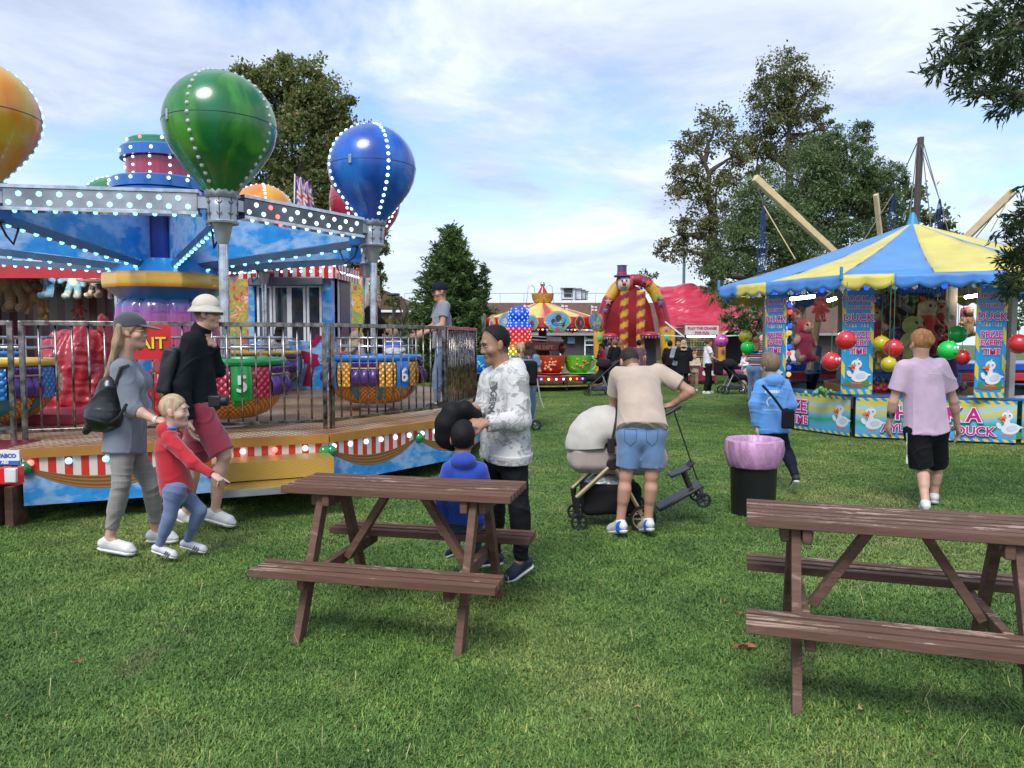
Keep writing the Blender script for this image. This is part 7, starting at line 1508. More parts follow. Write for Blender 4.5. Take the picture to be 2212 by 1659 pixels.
    # top garment
    if top:
        mt, sl, g = top['m'], top.get('sleeve', .6), top.get('g', .016) * s; S = SD(); torso(S, g, k=.05); ax = nrm(pv - ch); hem = top.get('hem', .12) * s
        S.cone(ch + (pv - ch) * .4, pv + ax * hem + bf * top.get('hf', 0), (.132 * fat * s + g), (.138 * fat * s + g * 1.3), flat=bf, fs=1.25, c1=True, k=.05)
        for e in (-1, 1): S.cone(ch + br * e * .03 * s, pv + ax * hem + br * e * top.get('lw', .064) * s, .100 * s * fat + g, .115 * s * fat + g * 1.3, flat=bf, fs=1.12, c1=True, k=.04)
        for sd_ in 'lr':
            sh, el, wr = J['sh' + sd_], J['el' + sd_], J['wr' + sd_]; S.cone(sh + (nk - sh) * .1, sh + (el - sh) * min(1, sl), .055 * s * fat + g, .046 * s * fat + g * (1.5 if sl < 1 else .9), c1=sl < 1, k=.04 * s)
            if sl > 1: S.cone(el, el + (wr - el) * min(1, sl - 1), .043 * s + g * .9, .032 * s + g * .7, c1=True, k=.03)
        if top.get('hood'): hb = nk - bf * .075 * s + A(0, 0, .0) * s; S.ell(hb, (.125 * s, .085 * s, .085 * s), (br, bf, A(0, 0, 1)), k=.04 * s); S.cone(nk + br * .07 * s - bf * .03, nk + br * .06 * s + bf * .08 * s - A(0, 0, .06) * s, .035 * s, .03 * s, k=.03); S.cone(nk - br * .07 * s - bf * .03, nk - br * .06 * s + bf * .08 * s - A(0, 0, .06) * s, .035 * s, .03 * s, k=.03)
        if top.get('collar'): S.cone(nk - bf * .01, nk + nrm(H - nk) * .045 * s, .072 * s, .070 * s, c1=True, k=.01)
        else: S.sub(nk + nrm(H - nk) * .075 * s + bf * .02 * s, (.075 * s, .075 * s, .055 * s), k=.01)
        w_ = top.get('w', .006); f1 = creases(w_, top.get('ws', 16) * 1.3, int(abs(H[0] * 10))); S.noise = (lambda P: f1(P)); K(S, top.get('name', 'shirt'), mt)
        if top.get('hood') and h < .0085:
            S = SD(); hp = pv + ax * hem
            for e in (-1, 1): S.cone(hp - ax * .045 * s + br * e * (top.get('lw', .064) + .002) * s, hp + ax * .018 * s + br * e * (top.get('lw', .064) - .002) * s, .119 * s * fat + g * 1.25, .112 * s * fat + g * 1.2, flat=bf, fs=1.12, c0=True, c1=True, k=.03)
            K(S, 'hem_band', mt)
    if bot:
        mt, Ln, g = bot['m'], bot.get('len', 1.95), bot.get('g', .014) * s; S = SD(); up = nrm(ch - pv)
        S.cone(pv + up * (.05 if not (top or {}).get('hood') else -.03) * s, (hl + hr) / 2, .108 * s * fat + g, .112 * s * fat + g, flat=bf, fs=1.26, c0=True, k=.04); S.cone(hl, hr, .090 * s * fat + g, flat=bf, fs=1.05, k=.05)
        for sd_ in 'lr':
            hi, kn, an = J['hi' + sd_], J['kn' + sd_], J['an' + sd_]; fl = bot.get('flare', 1.0)
            if Ln < 1: S.cone(hi, hi + (kn - hi) * Ln, .086 * s * fat + g, (.070 * s + g * 1.3) * fl, c1=True, k=.035)
            else:
                e2 = (Ln - 1); S.cone(hi, kn, .086 * s * fat + g, .054 * s + g, k=.035); S.cone(kn, kn + (an - kn) * e2, .054 * s + g, (.040 * s + g * .9) * fl, c1=True, k=.03)
                S.cone(kn + (an - kn) * .2, kn + (an - kn) * .45, .056 * s + g, .051 * s + g, k=.03)
        f2 = creases(bot.get('w', .006), bot.get('ws', 18) * 1.3, 7 + int(abs(pv[0] * 10))); S.noise = f2; K(S, bot.get('name', 'trousers'), mt)
    if shoe:
        for sd_ in 'lr':
            an, to = J['an' + sd_], J['to' + sd_]; t = nrm(to - (an - A(0, 0, .06 * s))); sr_ = nrm(np.cross(t, A(0, 0, 1))); w_ = np.cross(sr_, t); heel = an - w_ * .055 * s - t * .045 * s; ball = to - t * .065 * s + w_ * .0
            ball = heel + t * max(.15 * s, (to - heel) @ t - .05 * s); S = SD(); S.cone(heel + w_ * .018 * s, ball + w_ * .008 * s, .033 * s, .042 * s, flat=w_, fs=1.2, k=.02); S.cone(heel + w_ * .03 * s, an + w_ * .0 * s, .034 * s, .036 * s, c1=True, k=.02); S.cone(ball + w_ * .01 * s, ball + t * .025 * s + w_ * .002 * s, .040 * s, .032 * s, flat=w_, fs=1.6, k=.02)
            S.cone(an - t * 0 - w_ * .01 * s, ball + w_ * .03 * s, .036 * s, .025 * s, k=.03); S.cut(heel - w_ * .014 * s, -w_); so_ = K(S, 'shoe', shoe, min(h, .007)); S = SD()
            S.cone(heel + w_ * 0, ball, .040 * s, .048 * s, k=.01); S.cone(ball, ball + t * .02 * s, .048 * s, .038 * s, k=.01); S.cut(heel - w_ * .034 * s, -w_); S.cut(heel - w_ * .010 * s, w_); K(S, 'sole', M('sole_%02d' % int(sole[0] * 99), sole, r=.6), min(h, .007), so_)
            if h < .0085 and 'an' not in (shoe.name,):
                mb = MB()
                for k_ in range(4): c_ = an + (ball - an) * (.38 + .15 * k_) + w_ * (.036 - .004 * k_) * s; mb.tube([c_ - sr_ * .020 * s, c_ + w_ * .004 * s, c_ + sr_ * .020 * s], .0028 * s, 5)
                mb.build('laces', M('laces_%d' % (shoe.name == 'shoe_white'), (.30, .30, .31) if 'white' in shoe.name or 'pale' in shoe.name else (.03, .03, .04), r=.8), so_)
    return o
# ---------------------------------------------------------------- cloth materials
def camo():
    mt = cloth('camo', (.6, .6, .6), bs=220)
    def f(n_, l_, co):
        a = noise(n_, l_, co, 7.5, 3, .5, (1, 1, 1.5), 1.2); b = noise(n_, l_, co, 9, 3, .5, (1, 1, 1.6), 1.0)
        x = ramp(n_, l_, a, [(.0, (.55, .54, .52)), (.50, (.34, .335, .32)), (.56, (.53, .52, .50))], 'CONSTANT'); return mixc(n_, l_, ramp(n_, l_, b, [(.0, (0, 0, 0)), (.57, (1, 1, 1))], 'CONSTANT'), x, (.28, .275, .26))
    return drive(mt, f)
def plaid(name, base, line, sc=26):
    mt = cloth(name, base, bs=250)
    def f(n_, l_, co):
        s = n_('ShaderNodeSeparateXYZ'); l_(co, s.inputs[0]); g = lambda a, k, t: mth(n_, l_, 'GREATER_THAN', mth(n_, l_, 'SINE', mth(n_, l_, 'MULTIPLY', a, k)), t)
        h = mth(n_, l_, 'ADD', s.outputs[0], mth(n_, l_, 'MULTIPLY', s.outputs[1], .6)); m = mth(n_, l_, 'MAXIMUM', g(h, sc * 4.0, .92), g(s.outputs[2], sc * 4.0, .92)); return mixc(n_, l_, mth(n_, l_, 'MULTIPLY', m, .55), base, line)
    return drive(mt, f)
def stripes(name, cols, per):
    mt = cloth(name, cols[0])
    def f(n_, l_, co):
        s = n_('ShaderNodeSeparateXYZ'); l_(co, s.inputs[0]); fr = mth(n_, l_, 'FRACT', mth(n_, l_, 'DIVIDE', s.outputs[2], per)); n = len(cols); return ramp(n_, l_, fr, [(i / n, c) for i, c in enumerate(cols)], 'CONSTANT')
    return drive(mt, f)
def denim(name, c): 
    mt = cloth(name, c, bs=260, vs=5, var=.16, bump=.3)
    return mt
blk = cloth('black', (.013, .014, .017)); nvy = cloth('navy', (.012, .016, .035)); wht = cloth('white', (.66, .67, .69)); gryc = cloth('grey_marl', (.17, .19, .23), bs=300)
whs = M('shoe_white', (.62, .62, .60), r=.55, var=.08, bump=.2, bs=80); bls = M('shoe_black', (.015, .017, .025), r=.6, bump=.2, bs=80)
def PJ(D, d, **over):
    """joints from picture points (u, v, depth offset)"""
    return {k: W(a[0], a[1], D + (a[2] if len(a) > 2 else 0)) for k, a in d.items()}
# ---- woman in grey blazer
J = PJ(5.45, dict(head=(285, 716), neck=(268, 768), chest=(271, 820, .08), pelvis=(270, 930, .08), shl=(277, 800, .24), shr=(262, 800, -.08), elr=(285, 882, -.10), wrr=(337, 908, -.12), ell=(305, 885, .30), wrl=(352, 916, .14),
    hil=(277, 952, .15), hir=(265, 952, .0), knr=(262, 1046, -.04), anr=(236, 1166, -.02), tor=(292, 1192, -.04), knl=(328, 1050, .20), anl=(338, 1148, .30), tol=(384, 1164, .30)))
o = person('young woman with long fair hair, dark cap, grey blazer and checked cropped trousers', J, s=1.02, skin='fair', hair=('long', (.36, .25, .15), .44), hat=('cap', (.045, .05, .06)), top=dict(m=gryc, sleeve=1.3, hem=.15, g=.020, w=.005, ws=15, name='blazer'),
    bot=dict(m=plaid('check', (.235, .22, .205), (.29, .275, .255)), len=1.78, g=.006, w=.006, ws=20), shoe=whs, fwd=(1, .12, -.02), fem=1, hands=dict(r=dict(d=(1, .1, -.1), n=(0, .3, -.9), c=.55), l=dict(d=(.9, -.5, .1), n=(0, -.3, -.9), c=.7)))
wmn = o; HD = J['head']
mb = MB(); f = nrm((1, .12, 0)); rr = A(f[1], -f[0], 0)
for e in (-1, 1):
    c = HD + f * .098 + rr * e * .033 + A(0, 0, .004); mb.tube([c + (rr * math.cos(t) * .024 + A(0, 0, 1) * math.sin(t) * .019) for t in np.linspace(0, 6.283, 14)], .0018, 5, cap=False); mb.tube([c + rr * e * .024, c + rr * e * .045 - f * .10], .0018, 5)
mb.build('glasses', M('gold_frame', (.6, .35, .12), r=.3, m=.8), o)
S = SD(); c = W(226, 872, 5.36); S.cone(c + A(.045, 0, .12), c + A(-.01, 0, -.08), .085, .115, flat=(.2, 1, 0), fs=.95, k=.06); S.cone(c + A(.03, 0, -.1), c + A(-.03, 0, -.1), .10, .10, k=.06); S.cone(c + A(-.09, -.02, -.12), c + A(-.13, -.02, -.20), .02, .03, k=.03); S.noise = creases(.009, 14, 4)
bp_ = S.build('backpack', M('leather_black', (.012, .013, .016), r=.32, coat=.2, bump=.3, bs=25), None, .008, origin=c); tag(bp_, 'black leather backpack on the back of the fair-haired woman in the cap', 'backpack')
mb = MB(); mb.tube([W(250, 830, 5.3), W(262, 795, 5.3), W(277, 790, 5.36)], .014, 6); mb.tube([W(237, 915, 5.28), W(258, 900, 5.26), W(274, 872, 5.28)], .011, 6); mb.build('strap', blackp, bp_)
mb = MB(); mb.tube([J['wrr'] + A(-.012, 0, .0), J['wrr'] + A(.012, 0, 0)], .033, 16); mb.build('watch', M('watch', (.55, .5, .42), r=.4), wmn); 
# ---- man in bucket hat
J = PJ(6.3, dict(head=(448, 678), neck=(436, 716), chest=(422, 770), pelvis=(432, 868, .02), shr=(410, 738, -.19), shl=(428, 735, .19), elr=(393, 832, -.24), wrr=(409, 908, -.27), ell=(470, 800, .18), wrl=(461, 746, .05),
    hir=(430, 892, -.09), hil=(434, 892, .09), knr=(484, 984, -.10), anr=(464, 1104, -.05), tor=(508, 1132, -.08), knl=(424, 1000, .12), anl=(402, 1108, .2), tol=(436, 1140, .22)))
o = person('tall man in cream bucket hat, black shirt and dark red shorts walking right', J, s=1.10, hs=1.0, skin='fair', hair=('buzz', (.12, .08, .05)), hat=('bucket', (.52, .48, .39)), top=dict(m=cloth('black_shirt', (.012, .017, .022)), sleeve=2.0, hem=.06, g=.014, w=.007, collar=1),
    bot=dict(m=cloth('maroon', (.27, .022, .05)), len=.94, g=.02, flare=1.05, w=.007, name='shorts'), shoe=whs, fwd=(1, .05, -.03), hands=dict(r=dict(d=(.1, -.1, -1), n=(.9, .3, 0), c=.5), l=dict(d=(-.35, -.6, .8), n=(-.8, .1, -.3), c=.8)))
hm_ = o
mb = MB(); c = J['head']; mb.box(c + A(.098, 0, .004), (.018, .15, .032)); mb.box(c + A(.05, -.078, .006), (.09, .006, .014)); mb.build('sunglasses', M('dark_lens', (.01, .01, .012), r=.1), o, bevel=.005)
c = W(372, 800, 6.1); S = SD(); S.box(c, (.055, .13, .19), None, .03); S.noise = folds(.006, 12, 2); b_ = S.build('backpack', M('bag_black', (.02, .022, .028), r=.6, bump=.3, bs=40), None, .009, origin=c); b_.rotation_euler = (0, R(12), 0); tag(b_, 'black rucksack on the back of the man in the cream hat', 'backpack')
c = W(467, 866, 6.05); mb = MB(); mb.box(c, (.10, .10, .09)); mb.lathe([(.04, 0), (.043, .09), (.036, .1), (.0, .1)], c, 18, M=((0, 1, 0), (0, 0, 1), (1, 0, 0))); tag(mb.build('camera_body', blackp, origin=c, bevel=.01), 'black camera hanging at the hip of the man in the cream hat', 'camera')
# ---- boy in red hoodie
J = PJ(5.3, dict(head=(377, 888), neck=(370, 928), chest=(366, 970, .03), pelvis=(381, 1052, .03), shr=(366, 950, -.12), shl=(372, 950, .16), elr=(416, 1000, -.16), wrr=(460, 1026, -.17), ell=(378, 1000, .20), wrl=(396, 1030, .20),
    hir=(377, 1060, -.05), hil=(385, 1060, .09), knr=(366, 1118, -.06), anr=(344, 1180, -.03), tor=(382, 1202, -.04), knl=(432, 1104, .10), anl=(404, 1170, .16), tol=(446, 1190, .14)))
o = person('small fair-haired boy in red hooded top and blue trousers pointing to the right', J, s=.62, hs=.95, fat=1.18, skin='pale', hair=('buzz', (.48, .35, .23)), top=dict(m=cloth('red', (.42, .008, .02)), sleeve=1.98, hem=.05, g=.026, hood=1, w=.006, name='hoodie'),
    bot=dict(m=cloth('chambray', (.12, .17, .31)), len=1.97, g=.018, w=.007), shoe=M('shoe_pale', (.55, .56, .6), r=.6, var=.1), fwd=(1, .1, .0), hands=dict(r=dict(d=(.85, 0, -.5), n=(0, .3, -1), c=.8, pt=1, z=1.15), l=dict(d=(.7, 0, -.7), c=.6)))
for sd_ in 'lr':
    an, to = J['an' + sd_], J['to' + sd_]; mb = MB(); t = nrm(to - an); 
    for k in range(3): p = an + (to - an) * (.42 + .1 * k) + A(0, -.032, -.01); mb.bar(p + A(-.008, 0, -.014), p + A(.012, .0, .014), .006, .004)
    mb.build('shoe_stripes', nvy, o, smooth=0)
mb = MB(); mb.tube([J['neck'] + .05 * A(math.cos(t), math.sin(t), .3) for t in np.linspace(0, 6.28, 14)], .011, 6); mb.build('collar', M('collar_blue', (.02, .2, .55), r=.8), o)
# ---- dad in camouflage hoodie
J = PJ(4.98, dict(head=(1070, 744), neck=(1086, 800), chest=(1090, 850, .04), pelvis=(1092, 965, .04), shl=(1116, 825, -.14), shr=(1060, 822, .20), ell=(1124, 908, -.20), wrl=(1052, 914, -.30), elr=(1048, 888, .14), wrr=(1030, 884, -.06),
    hil=(1106, 980, -.06), hir=(1078, 980, .12), knl=(1122, 1100, -.10), anl=(1126, 1212, -.05), tol=(1096, 1250, -.12), knr=(1070, 1098, .18), anr=(1066, 1196, .25), tor=(1036, 1216, .20)))
o = person('man with short receding black hair in pale camouflage hoodie looking down', J, h=.006, s=1.0, hs=1.0, skin=(.34, .185, .115), hair=('thin', (.012, .011, .011)), top=dict(m=camo(), sleeve=1.98, hem=.07, g=.030, hood=1, w=.008, ws=13, name='hoodie', lw=.088), bot=dict(m=blk, len=1.96, g=.010, w=.006), shoe=M('shoe_navy', (.012, .018, .035), r=.6, bump=.3, bs=90),
    fwd=(-.90, -.36, -.24), bf=(-.93, -.36, 0), fat=1.10, stub=.12, hands=dict(l=dict(d=(-1, -.15, .02), n=(.1, .7, -.7), c=.6, z=1.1), r=dict(d=(-.9, -.3, .3), n=(.2, -.1, -1), c=.6, z=1.1)))
dad = o
dd = nrm(J['pelvis'] - J['chest']); nn = A(-.5, -.86, 0); ux = nrm(np.cross(nn, A(0, 0, 1)))
for i, ch_ in enumerate('GERMANY'):
    p = W(1060 - i * 1.6, 851 + 11.5 * i, 4.72); wrap(text(ch_, .054, M('print_grey', (.10, .10, .105), r=.8), dad, p, (.10, 0, -1), (1, 0, .1), bold=.03, depth=0), child(dad, 'hoodie'))
mb = MB(); p = W(1066, 834, 4.68); mb.plate([p + A(-.025, 0, .03), p + A(.025, -.0, .03), p + A(.022, 0, -.015), p + A(0, 0, -.04), p + A(-.022, 0, -.015)], .001); wrap(mb.build('crest', M('print_grey'), dad, smooth=0), child(dad, 'hoodie'))
S = SD(); pts = [W(1030, 896, 4.72), W(1004, 884, 4.70), W(978, 890, 4.68), W(966, 915, 4.68), W(966, 940, 4.70), W(976, 958, 4.72)]
for i in range(5): S.cone(pts[i], pts[i + 1], (.045, .055, .066, .072, .07)[i], (.055, .066, .072, .07, .05)[i], flat=(0, 1, 0), fs=1.1, k=.03)
S.noise = creases(.014, 18, 5); cj = S.build('folded_jacket', cloth('jacket', (.010, .010, .012), r=.6), None, .007, origin=pts[2]); tag(cj, 'black padded jacket held folded in the hands of the man in camouflage', 'jacket')
# ---- boy in blue on bench
J = PJ(4.55, dict(head=(1000, 950), neck=(1003, 992), chest=(1006, 1030, .02), pelvis=(1007, 1113, .04), shl=(968, 1015), shr=(1040, 1018), ell=(957, 1065, .02), wrl=(950, 1118, -.02), elr=(1055, 1070, .06), wrr=(1046, 1110, .2),
    hil=(990, 1122, .06), hir=(1022, 1122, .06), knl=(985, 1128, .34), anl=(983, 1182, .42), tol=(968, 1200, .52), knr=(1028, 1130, .34), anr=(1030, 1190, .40), tor=(1022, 1206, .52)))
o = person('small boy with cropped black hair and royal blue hoodie seated on the table bench', J, h=.0065, s=.64, hs=.88, skin='tan', hair=('short', (.012, .011, .012)), top=dict(m=cloth('royal', (.010, .05, .36)), sleeve=1.98, hem=.03, g=.03, hood=1, w=.008, name='hoodie'), bot=dict(m=denim('teen_navy', (.02, .045, .075)), len=1.96, g=.022), shoe=M('shoe_navy'), fwd=(.06, 1, -.1))
# ---- man in tan T-shirt leaning over the pram
J = PJ(6.0, dict(head=(1360, 782, .46), neck=(1372, 808, .34), chest=(1380, 838, .20), pelvis=(1386, 912, .0), shl=(1332, 812, .28), shr=(1432, 806, .28), ell=(1326, 878, .42), wrl=(1322, 938, .46), elr=(1490, 846, .22), wrr=(1452, 874, .30),
    hil=(1363, 935, .0), hir=(1408, 935, .0), knl=(1352, 1028, .0), anl=(1340, 1128, .0), tol=(1318, 1146, .22), knr=(1407, 1028, .0), anr=(1400, 1124, .03), tor=(1384, 1142, .26)))
o = person('man in beige T-shirt and denim shorts bending over the cream pram', J, h=.0065, s=1.03, hs=1.0, skin='tan', hair=('buzz', (.05, .035, .025)), top=dict(m=cloth('beige', (.44, .35, .275), bs=320), sleeve=.62, hem=.075, g=.014, w=.005, ws=12), bot=dict(m=denim('denim_light', (.13, .235, .42)), len=.80, g=.012, flare=1.0, w=.005, ws=20, name='shorts'), shoe=whs,
    fwd=(-.2, .75, -.65), bf=(-.05, .9, -.35), fat=1.12, hands=dict(l=dict(d=(.1, .3, -1), n=(.8, 0, .1), c=.6), r=dict(d=(-.75, .2, -.2), n=(0, .2, -1), c=.9)))
tan = o
for sd_ in 'lr':
    an = J['an' + sd_]; S = SD(); S.cone(an + A(0, -.040, -.016), an + A(0, -.040, -.046), .040, .044, k=.01); S.build('heel_patch', M('heel_blue', (.01, .10, .48), r=.5), tan, .006)
for (u0, u1) in ((1349, 1375), (1396, 1421)):
    a = W(u0, 958, 5.80); b = W(u1, 958, 5.80); mb = MB(); 
    P = [a + A(0, 0, .115), A(b[0], a[1], a[2] + .11), A(b[0] - .003, a[1], a[2] + .02), A((a[0] + b[0]) / 2, a[1], a[2] - .02), a + A(.002, 0, .02)]
    for i in range(5):
        p, q_ = P[i], P[(i + 1) % 5]; e_ = nrm(q_ - p); e_ = A(-e_[2], 0, e_[0]) * .0022
        for k in range(8): a1, b1 = p + (q_ - p) * k / 8, p + (q_ - p) * (k + 1) / 8; mb.add([a1 - e_, b1 - e_, b1 + e_, a1 + e_], [(0, 1, 2, 3)])
    wrap(mb.build('pocket_seam', M('seam_blue', (.05, .10, .2), r=.8), tan, smooth=0), child(tan, 'shorts'), .0025)
# ---- pram
def pram():
    D = 6.42; r = empty('pram', (W(1330, 735, D)[0], D, 0), 'cream carrycot pram with folding hood, gold frame and ride-on board', 'pram')
    cream = cloth('pram_cream', (.50, .47, .42), bs=260); cot = cloth('pram_cot', (.38, .31, .28), bs=260); gold_ = M('pram_gold', (.62, .48, .27), r=.3, m=.8); bk = M('pram_black', (.014, .014, .016), r=.45)
    a = W(1230, 1010, D); b = W(1434, 1010, D); S = SD(); S.cone(W(1262, 985, D), W(1405, 990, D), .15, .15, k=.02); S.box((W(1330, 985, D)), (.385, .17, .115), None, .07); S.noise = folds(.003, 10, 1); S.cut(W(1330, 952, D), (0, 0, 1)); S.build('carrycot', cot, r, .008)
    mb = MB(); zc = W(1330, 953, D)[2]; mb.box((W(1345, 950, D)[0], D, zc + .005), (.5, .30, .03)); mb.build('cot_cover', M('navy_liner', (.03, .035, .05), r=.7), r, bevel=.01)
    # hood as pleated quarter dome
    hub = W(1312, 960, D); Rr = .36; mb = MB(); nseg, nw = 40, 16
    def fn(i, j):
        a = R(186 - 108 * i); ple = .5 - abs(((i * 5) % 1) - .5); rr = Rr * (1 + .013 * math.sin(math.pi * min(1, ((i * 5) % 1)))) * (.93 + .07 * (1 - i)); t = (j - .5) * math.pi * .98
        return hub + A(math.cos(a) * rr * math.cos(t) ** .55 * 1.0, .20 * math.sin(t), math.sin(a) * rr * math.cos(t) ** .55)
    mb.grid(fn, nseg, nw); hd = mb.build('hood', cream, r, smooth=40, solid=.008)
    mb = MB(); mb.tube([hub + A(math.cos(R(78)) * Rr * .94 * math.cos(t) ** .55, .205 * math.sin(t), math.sin(R(78)) * Rr * .94 * math.cos(t) ** .55) for t in np.linspace(-1.53, 1.53, 15)], .012, 8); mb.build('hood_rim', bk, hd)
    for sy in (-1, 1):
        y = D + sy * .2; p = lambda u, v, yy=y: A(W(u, v, D)[0], yy, W(u, v, D)[2])
        mb = MB(); mb.tube([p(1312, 998), p(1276, 1032), p(1241, 1064)], .02, 10); mb.build('front_tube', gold_, r); mb = MB(); mb.tube([p(1320, 1000), p(1350, 1050), p(1378, 1100)], .018, 10); mb.build('rear_tube', gold_, r)
        mb = MB(); mb.tube([p(1305, 1004), p(1338, 960), p(1400, 905), p(1446, 880)], .017, 8); mb.build('push_tube', bk, r)
        mb = MB(); mb.lathe([(0, -.02), (.05, -.02), (.055, 0), (.05, .025), (0, .025)], p(1317, 994), 20, M=((1, 0, 0), (0, 0, 1), (0, -sy, 0))); mb.box(p(1313, 955), (.06, .03, .12)); mb.build('joint', bk, r, bevel=.004)
        for (u, v, rad, th, nm) in ((1247, 1098, .075, .035, 'front_wheel'), (1378, 1106, .115, .03, 'rear_wheel')):
            c = p(u, v); c[2] = rad; c[1] = D + sy * (.2 if nm[0] == 'f' else .25); Mw = ((1, 0, 0), (0, 0, 1), (0, -1, 0)); mb = MB(); mb.lathe([(rad * .78, -th / 2), (rad * .97, -th / 2), (rad, 0), (rad * .97, th / 2), (rad * .78, th / 2), (rad * .78, -th / 2)], c, 30, M=Mw); w_ = mb.build(nm, bk, r)
            mb = MB(); mb.lathe([(rad * .70, -th * .3), (rad * .79, -th * .35), (rad * .79, th * .35), (rad * .70, th * .3), (rad * .70, -th * .3)], c, 30, M=Mw); mb.lathe([(0, -th * .6), (.02, -th * .6), (.02, th * .6), (0, th * .6)], c, 12, M=Mw)
            for k in range(6): t = R(60 * k); mb.bar(c, c + A(math.cos(t) * rad * .74, 0, math.sin(t) * rad * .74), .012, .01)
            mb.build('rim', gold_ if nm[0] == 'r' else bk, w_)
        mb = MB(); f0 = p(1243, 1064); mb.tube([f0, f0 + A(.0, 0, -.08), A(W(1247, 1098, D)[0], y, .08)], [.028, .02, .014], 8); mb.build('fork', bk, r)
    mb = MB(); a = p(1446, 880, D - .2); mb.tube([a, a + A(.04, .0, .02), a + A(.04, .4, .02), a + A(0, .4, 0)], .018, 10); mb.build('handle', bk, r)
    S = SD(); S.box(W(1318, 1072, D), (.25, .17, .13), None, .05); S.noise = folds(.014, 9, 6); S.cut(W(1318, 1040, D), (0, 0, 1)); S.build('basket', cloth('basket', (.014, .012, .014)), r, .009); S = SD(); S.ell(W(1315, 1040, D), (.19, .13, .07)); S.noise = folds(.025, 22, 9); S.build('plastic_bag', M('clear_bag', (.32, .33, .36), r=.25, coat=.5, var=.5, vs=25), r, .008)
    # ride-on board
    q = lambda u, v, dy=0: A(W(u, v, D)[0], D + dy, W(u, v, D)[2]); bo = empty('ride_board', tuple(q(1500, 1080))); bo.parent = r; bo.matrix_parent_inverse = wm(r).inverted()
    mb = MB(); mb.bar(q(1420, 1098), q(1514, 1046), .03, .20, (0, 1, 0)); mb.build('foot_plate', bk, bo, bevel=.008); mb = MB(); mb.tube([q(1490, 1052), q(1474, 1014)], .026, 10); mb.build('seat_post', bk, bo)
    mb = MB(); mb.bar(q(1446, 1028), q(1488, 1008), .02, .16, (0, 1, 0)); mb.bar(q(1486, 1009), q(1496, 996), .02, .14, (0, 1, 0)); mb.build('seat', bk, bo, bevel=.006); mb = MB(); mb.tube([q(1456, 888), q(1470, 930), q(1507, 1038)], .007, 6); mb.build('strap', blackp, bo)
    for sy in (-1, 1):
        c = q(1512, 1074, sy * .13); Mw = ((1, 0, 0), (0, 0, 1), (0, -1, 0)); mb = MB(); mb.lathe([(.045, -.018), (.062, -.018), (.066, 0), (.062, .018), (.045, .018), (.045, -.018)], c, 24, M=Mw)
        for k in range(5): t = R(72 * k); mb.bar(c, c + A(math.cos(t) * .05, 0, math.sin(t) * .05), .01, .01)
        mb.build('wheel', bk, bo); mb = MB(); mb.tube([c, q(1506, 1050, sy * .1)], .018, 8); mb.build('wheel_arm', bk, bo)
    return r
pram()
# ---- boy in blue hoodie walking away
J = PJ(7.75, dict(head=(1663, 790), neck=(1667, 820), chest=(1668, 850), pelvis=(1670, 922), shl=(1642, 834), shr=(1696, 834), ell=(1631, 874, -.04), wrl=(1634, 922, -.03), elr=(1708, 874, -.02), wrr=(1702, 915, .06),
    hil=(1656, 935), hir=(1682, 935), knl=(1652, 985, .15), anl=(1650, 1040, .1), tol=(1646, 1052, .3), knr=(1700, 978, -.02), anr=(1719, 1030, -.22), tor=(1714, 1052, -.05)))
bh = person('boy in light blue hoodie and dark jeans with a small black shoulder bag', J, h=.008, s=.86, hs=.95, skin='pale', hair=('mid', (.20, .14, .085)), top=dict(m=cloth('sky', (.085, .26, .60)), sleeve=1.98, hem=.05, g=.03, hood=1, w=.008, ws=12, name='hoodie'), bot=dict(m=nvy, len=1.97, g=.012), shoe=bls, fwd=(-.45, .88, -.1), bf=(-.1, 1, 0))
c = W(1702, 905, 7.5); mb = MB(); mb.box(c, (.13, .05, .20)); cb_ = mb.build('shoulder_bag', cloth('bag', (.012, .013, .018)), origin=c, bevel=.02); tag(cb_, 'small black bag slung on the boy in the light blue hoodie', 'bag'); mb = MB(); mb.tube([W(1647, 832, 7.58), W(1672, 860, 7.52), W(1690, 885, 7.5), c + A(0, 0, .1)], .014, 6); mb.build('strap', nvy, cb_)
mb = MB(); p = W(1667, 862, 7.555)
for i in range(7): mb.plate([p + A(-.07 + .022 * i, 0, .06), p + A(-.056 + .022 * i, 0, .06), p + A(-.054 + .022 * i, 0, .09), p + A(-.072 + .022 * i, 0, .09)], .001)
for i in range(9): a_ = .1 + .06 * i; mb.plate([p + A(.055 * math.cos(t) - .0, 0, -.03 + .055 * math.sin(t)) for t in (a_ * 6.28, a_ * 6.28 + .45)] + [p + A(.042 * math.cos(t), 0, -.03 + .042 * math.sin(t)) for t in (a_ * 6.28 + .45, a_ * 6.28)], .001)
for i in range(8): mb.plate([p + A(-.085 + .02 * i, 0, -.10), p + A(-.067 + .02 * i, 0, -.115), p + A(-.067 + .02 * i, 0, -.122), p + A(-.085 + .02 * i, 0, -.108)], .001)
pr_ = mb.build('back_print', M('print_pale', (.5, .62, .7), r=.8), bh, smooth=0); wrap(pr_, child(bh, 'hoodie'))
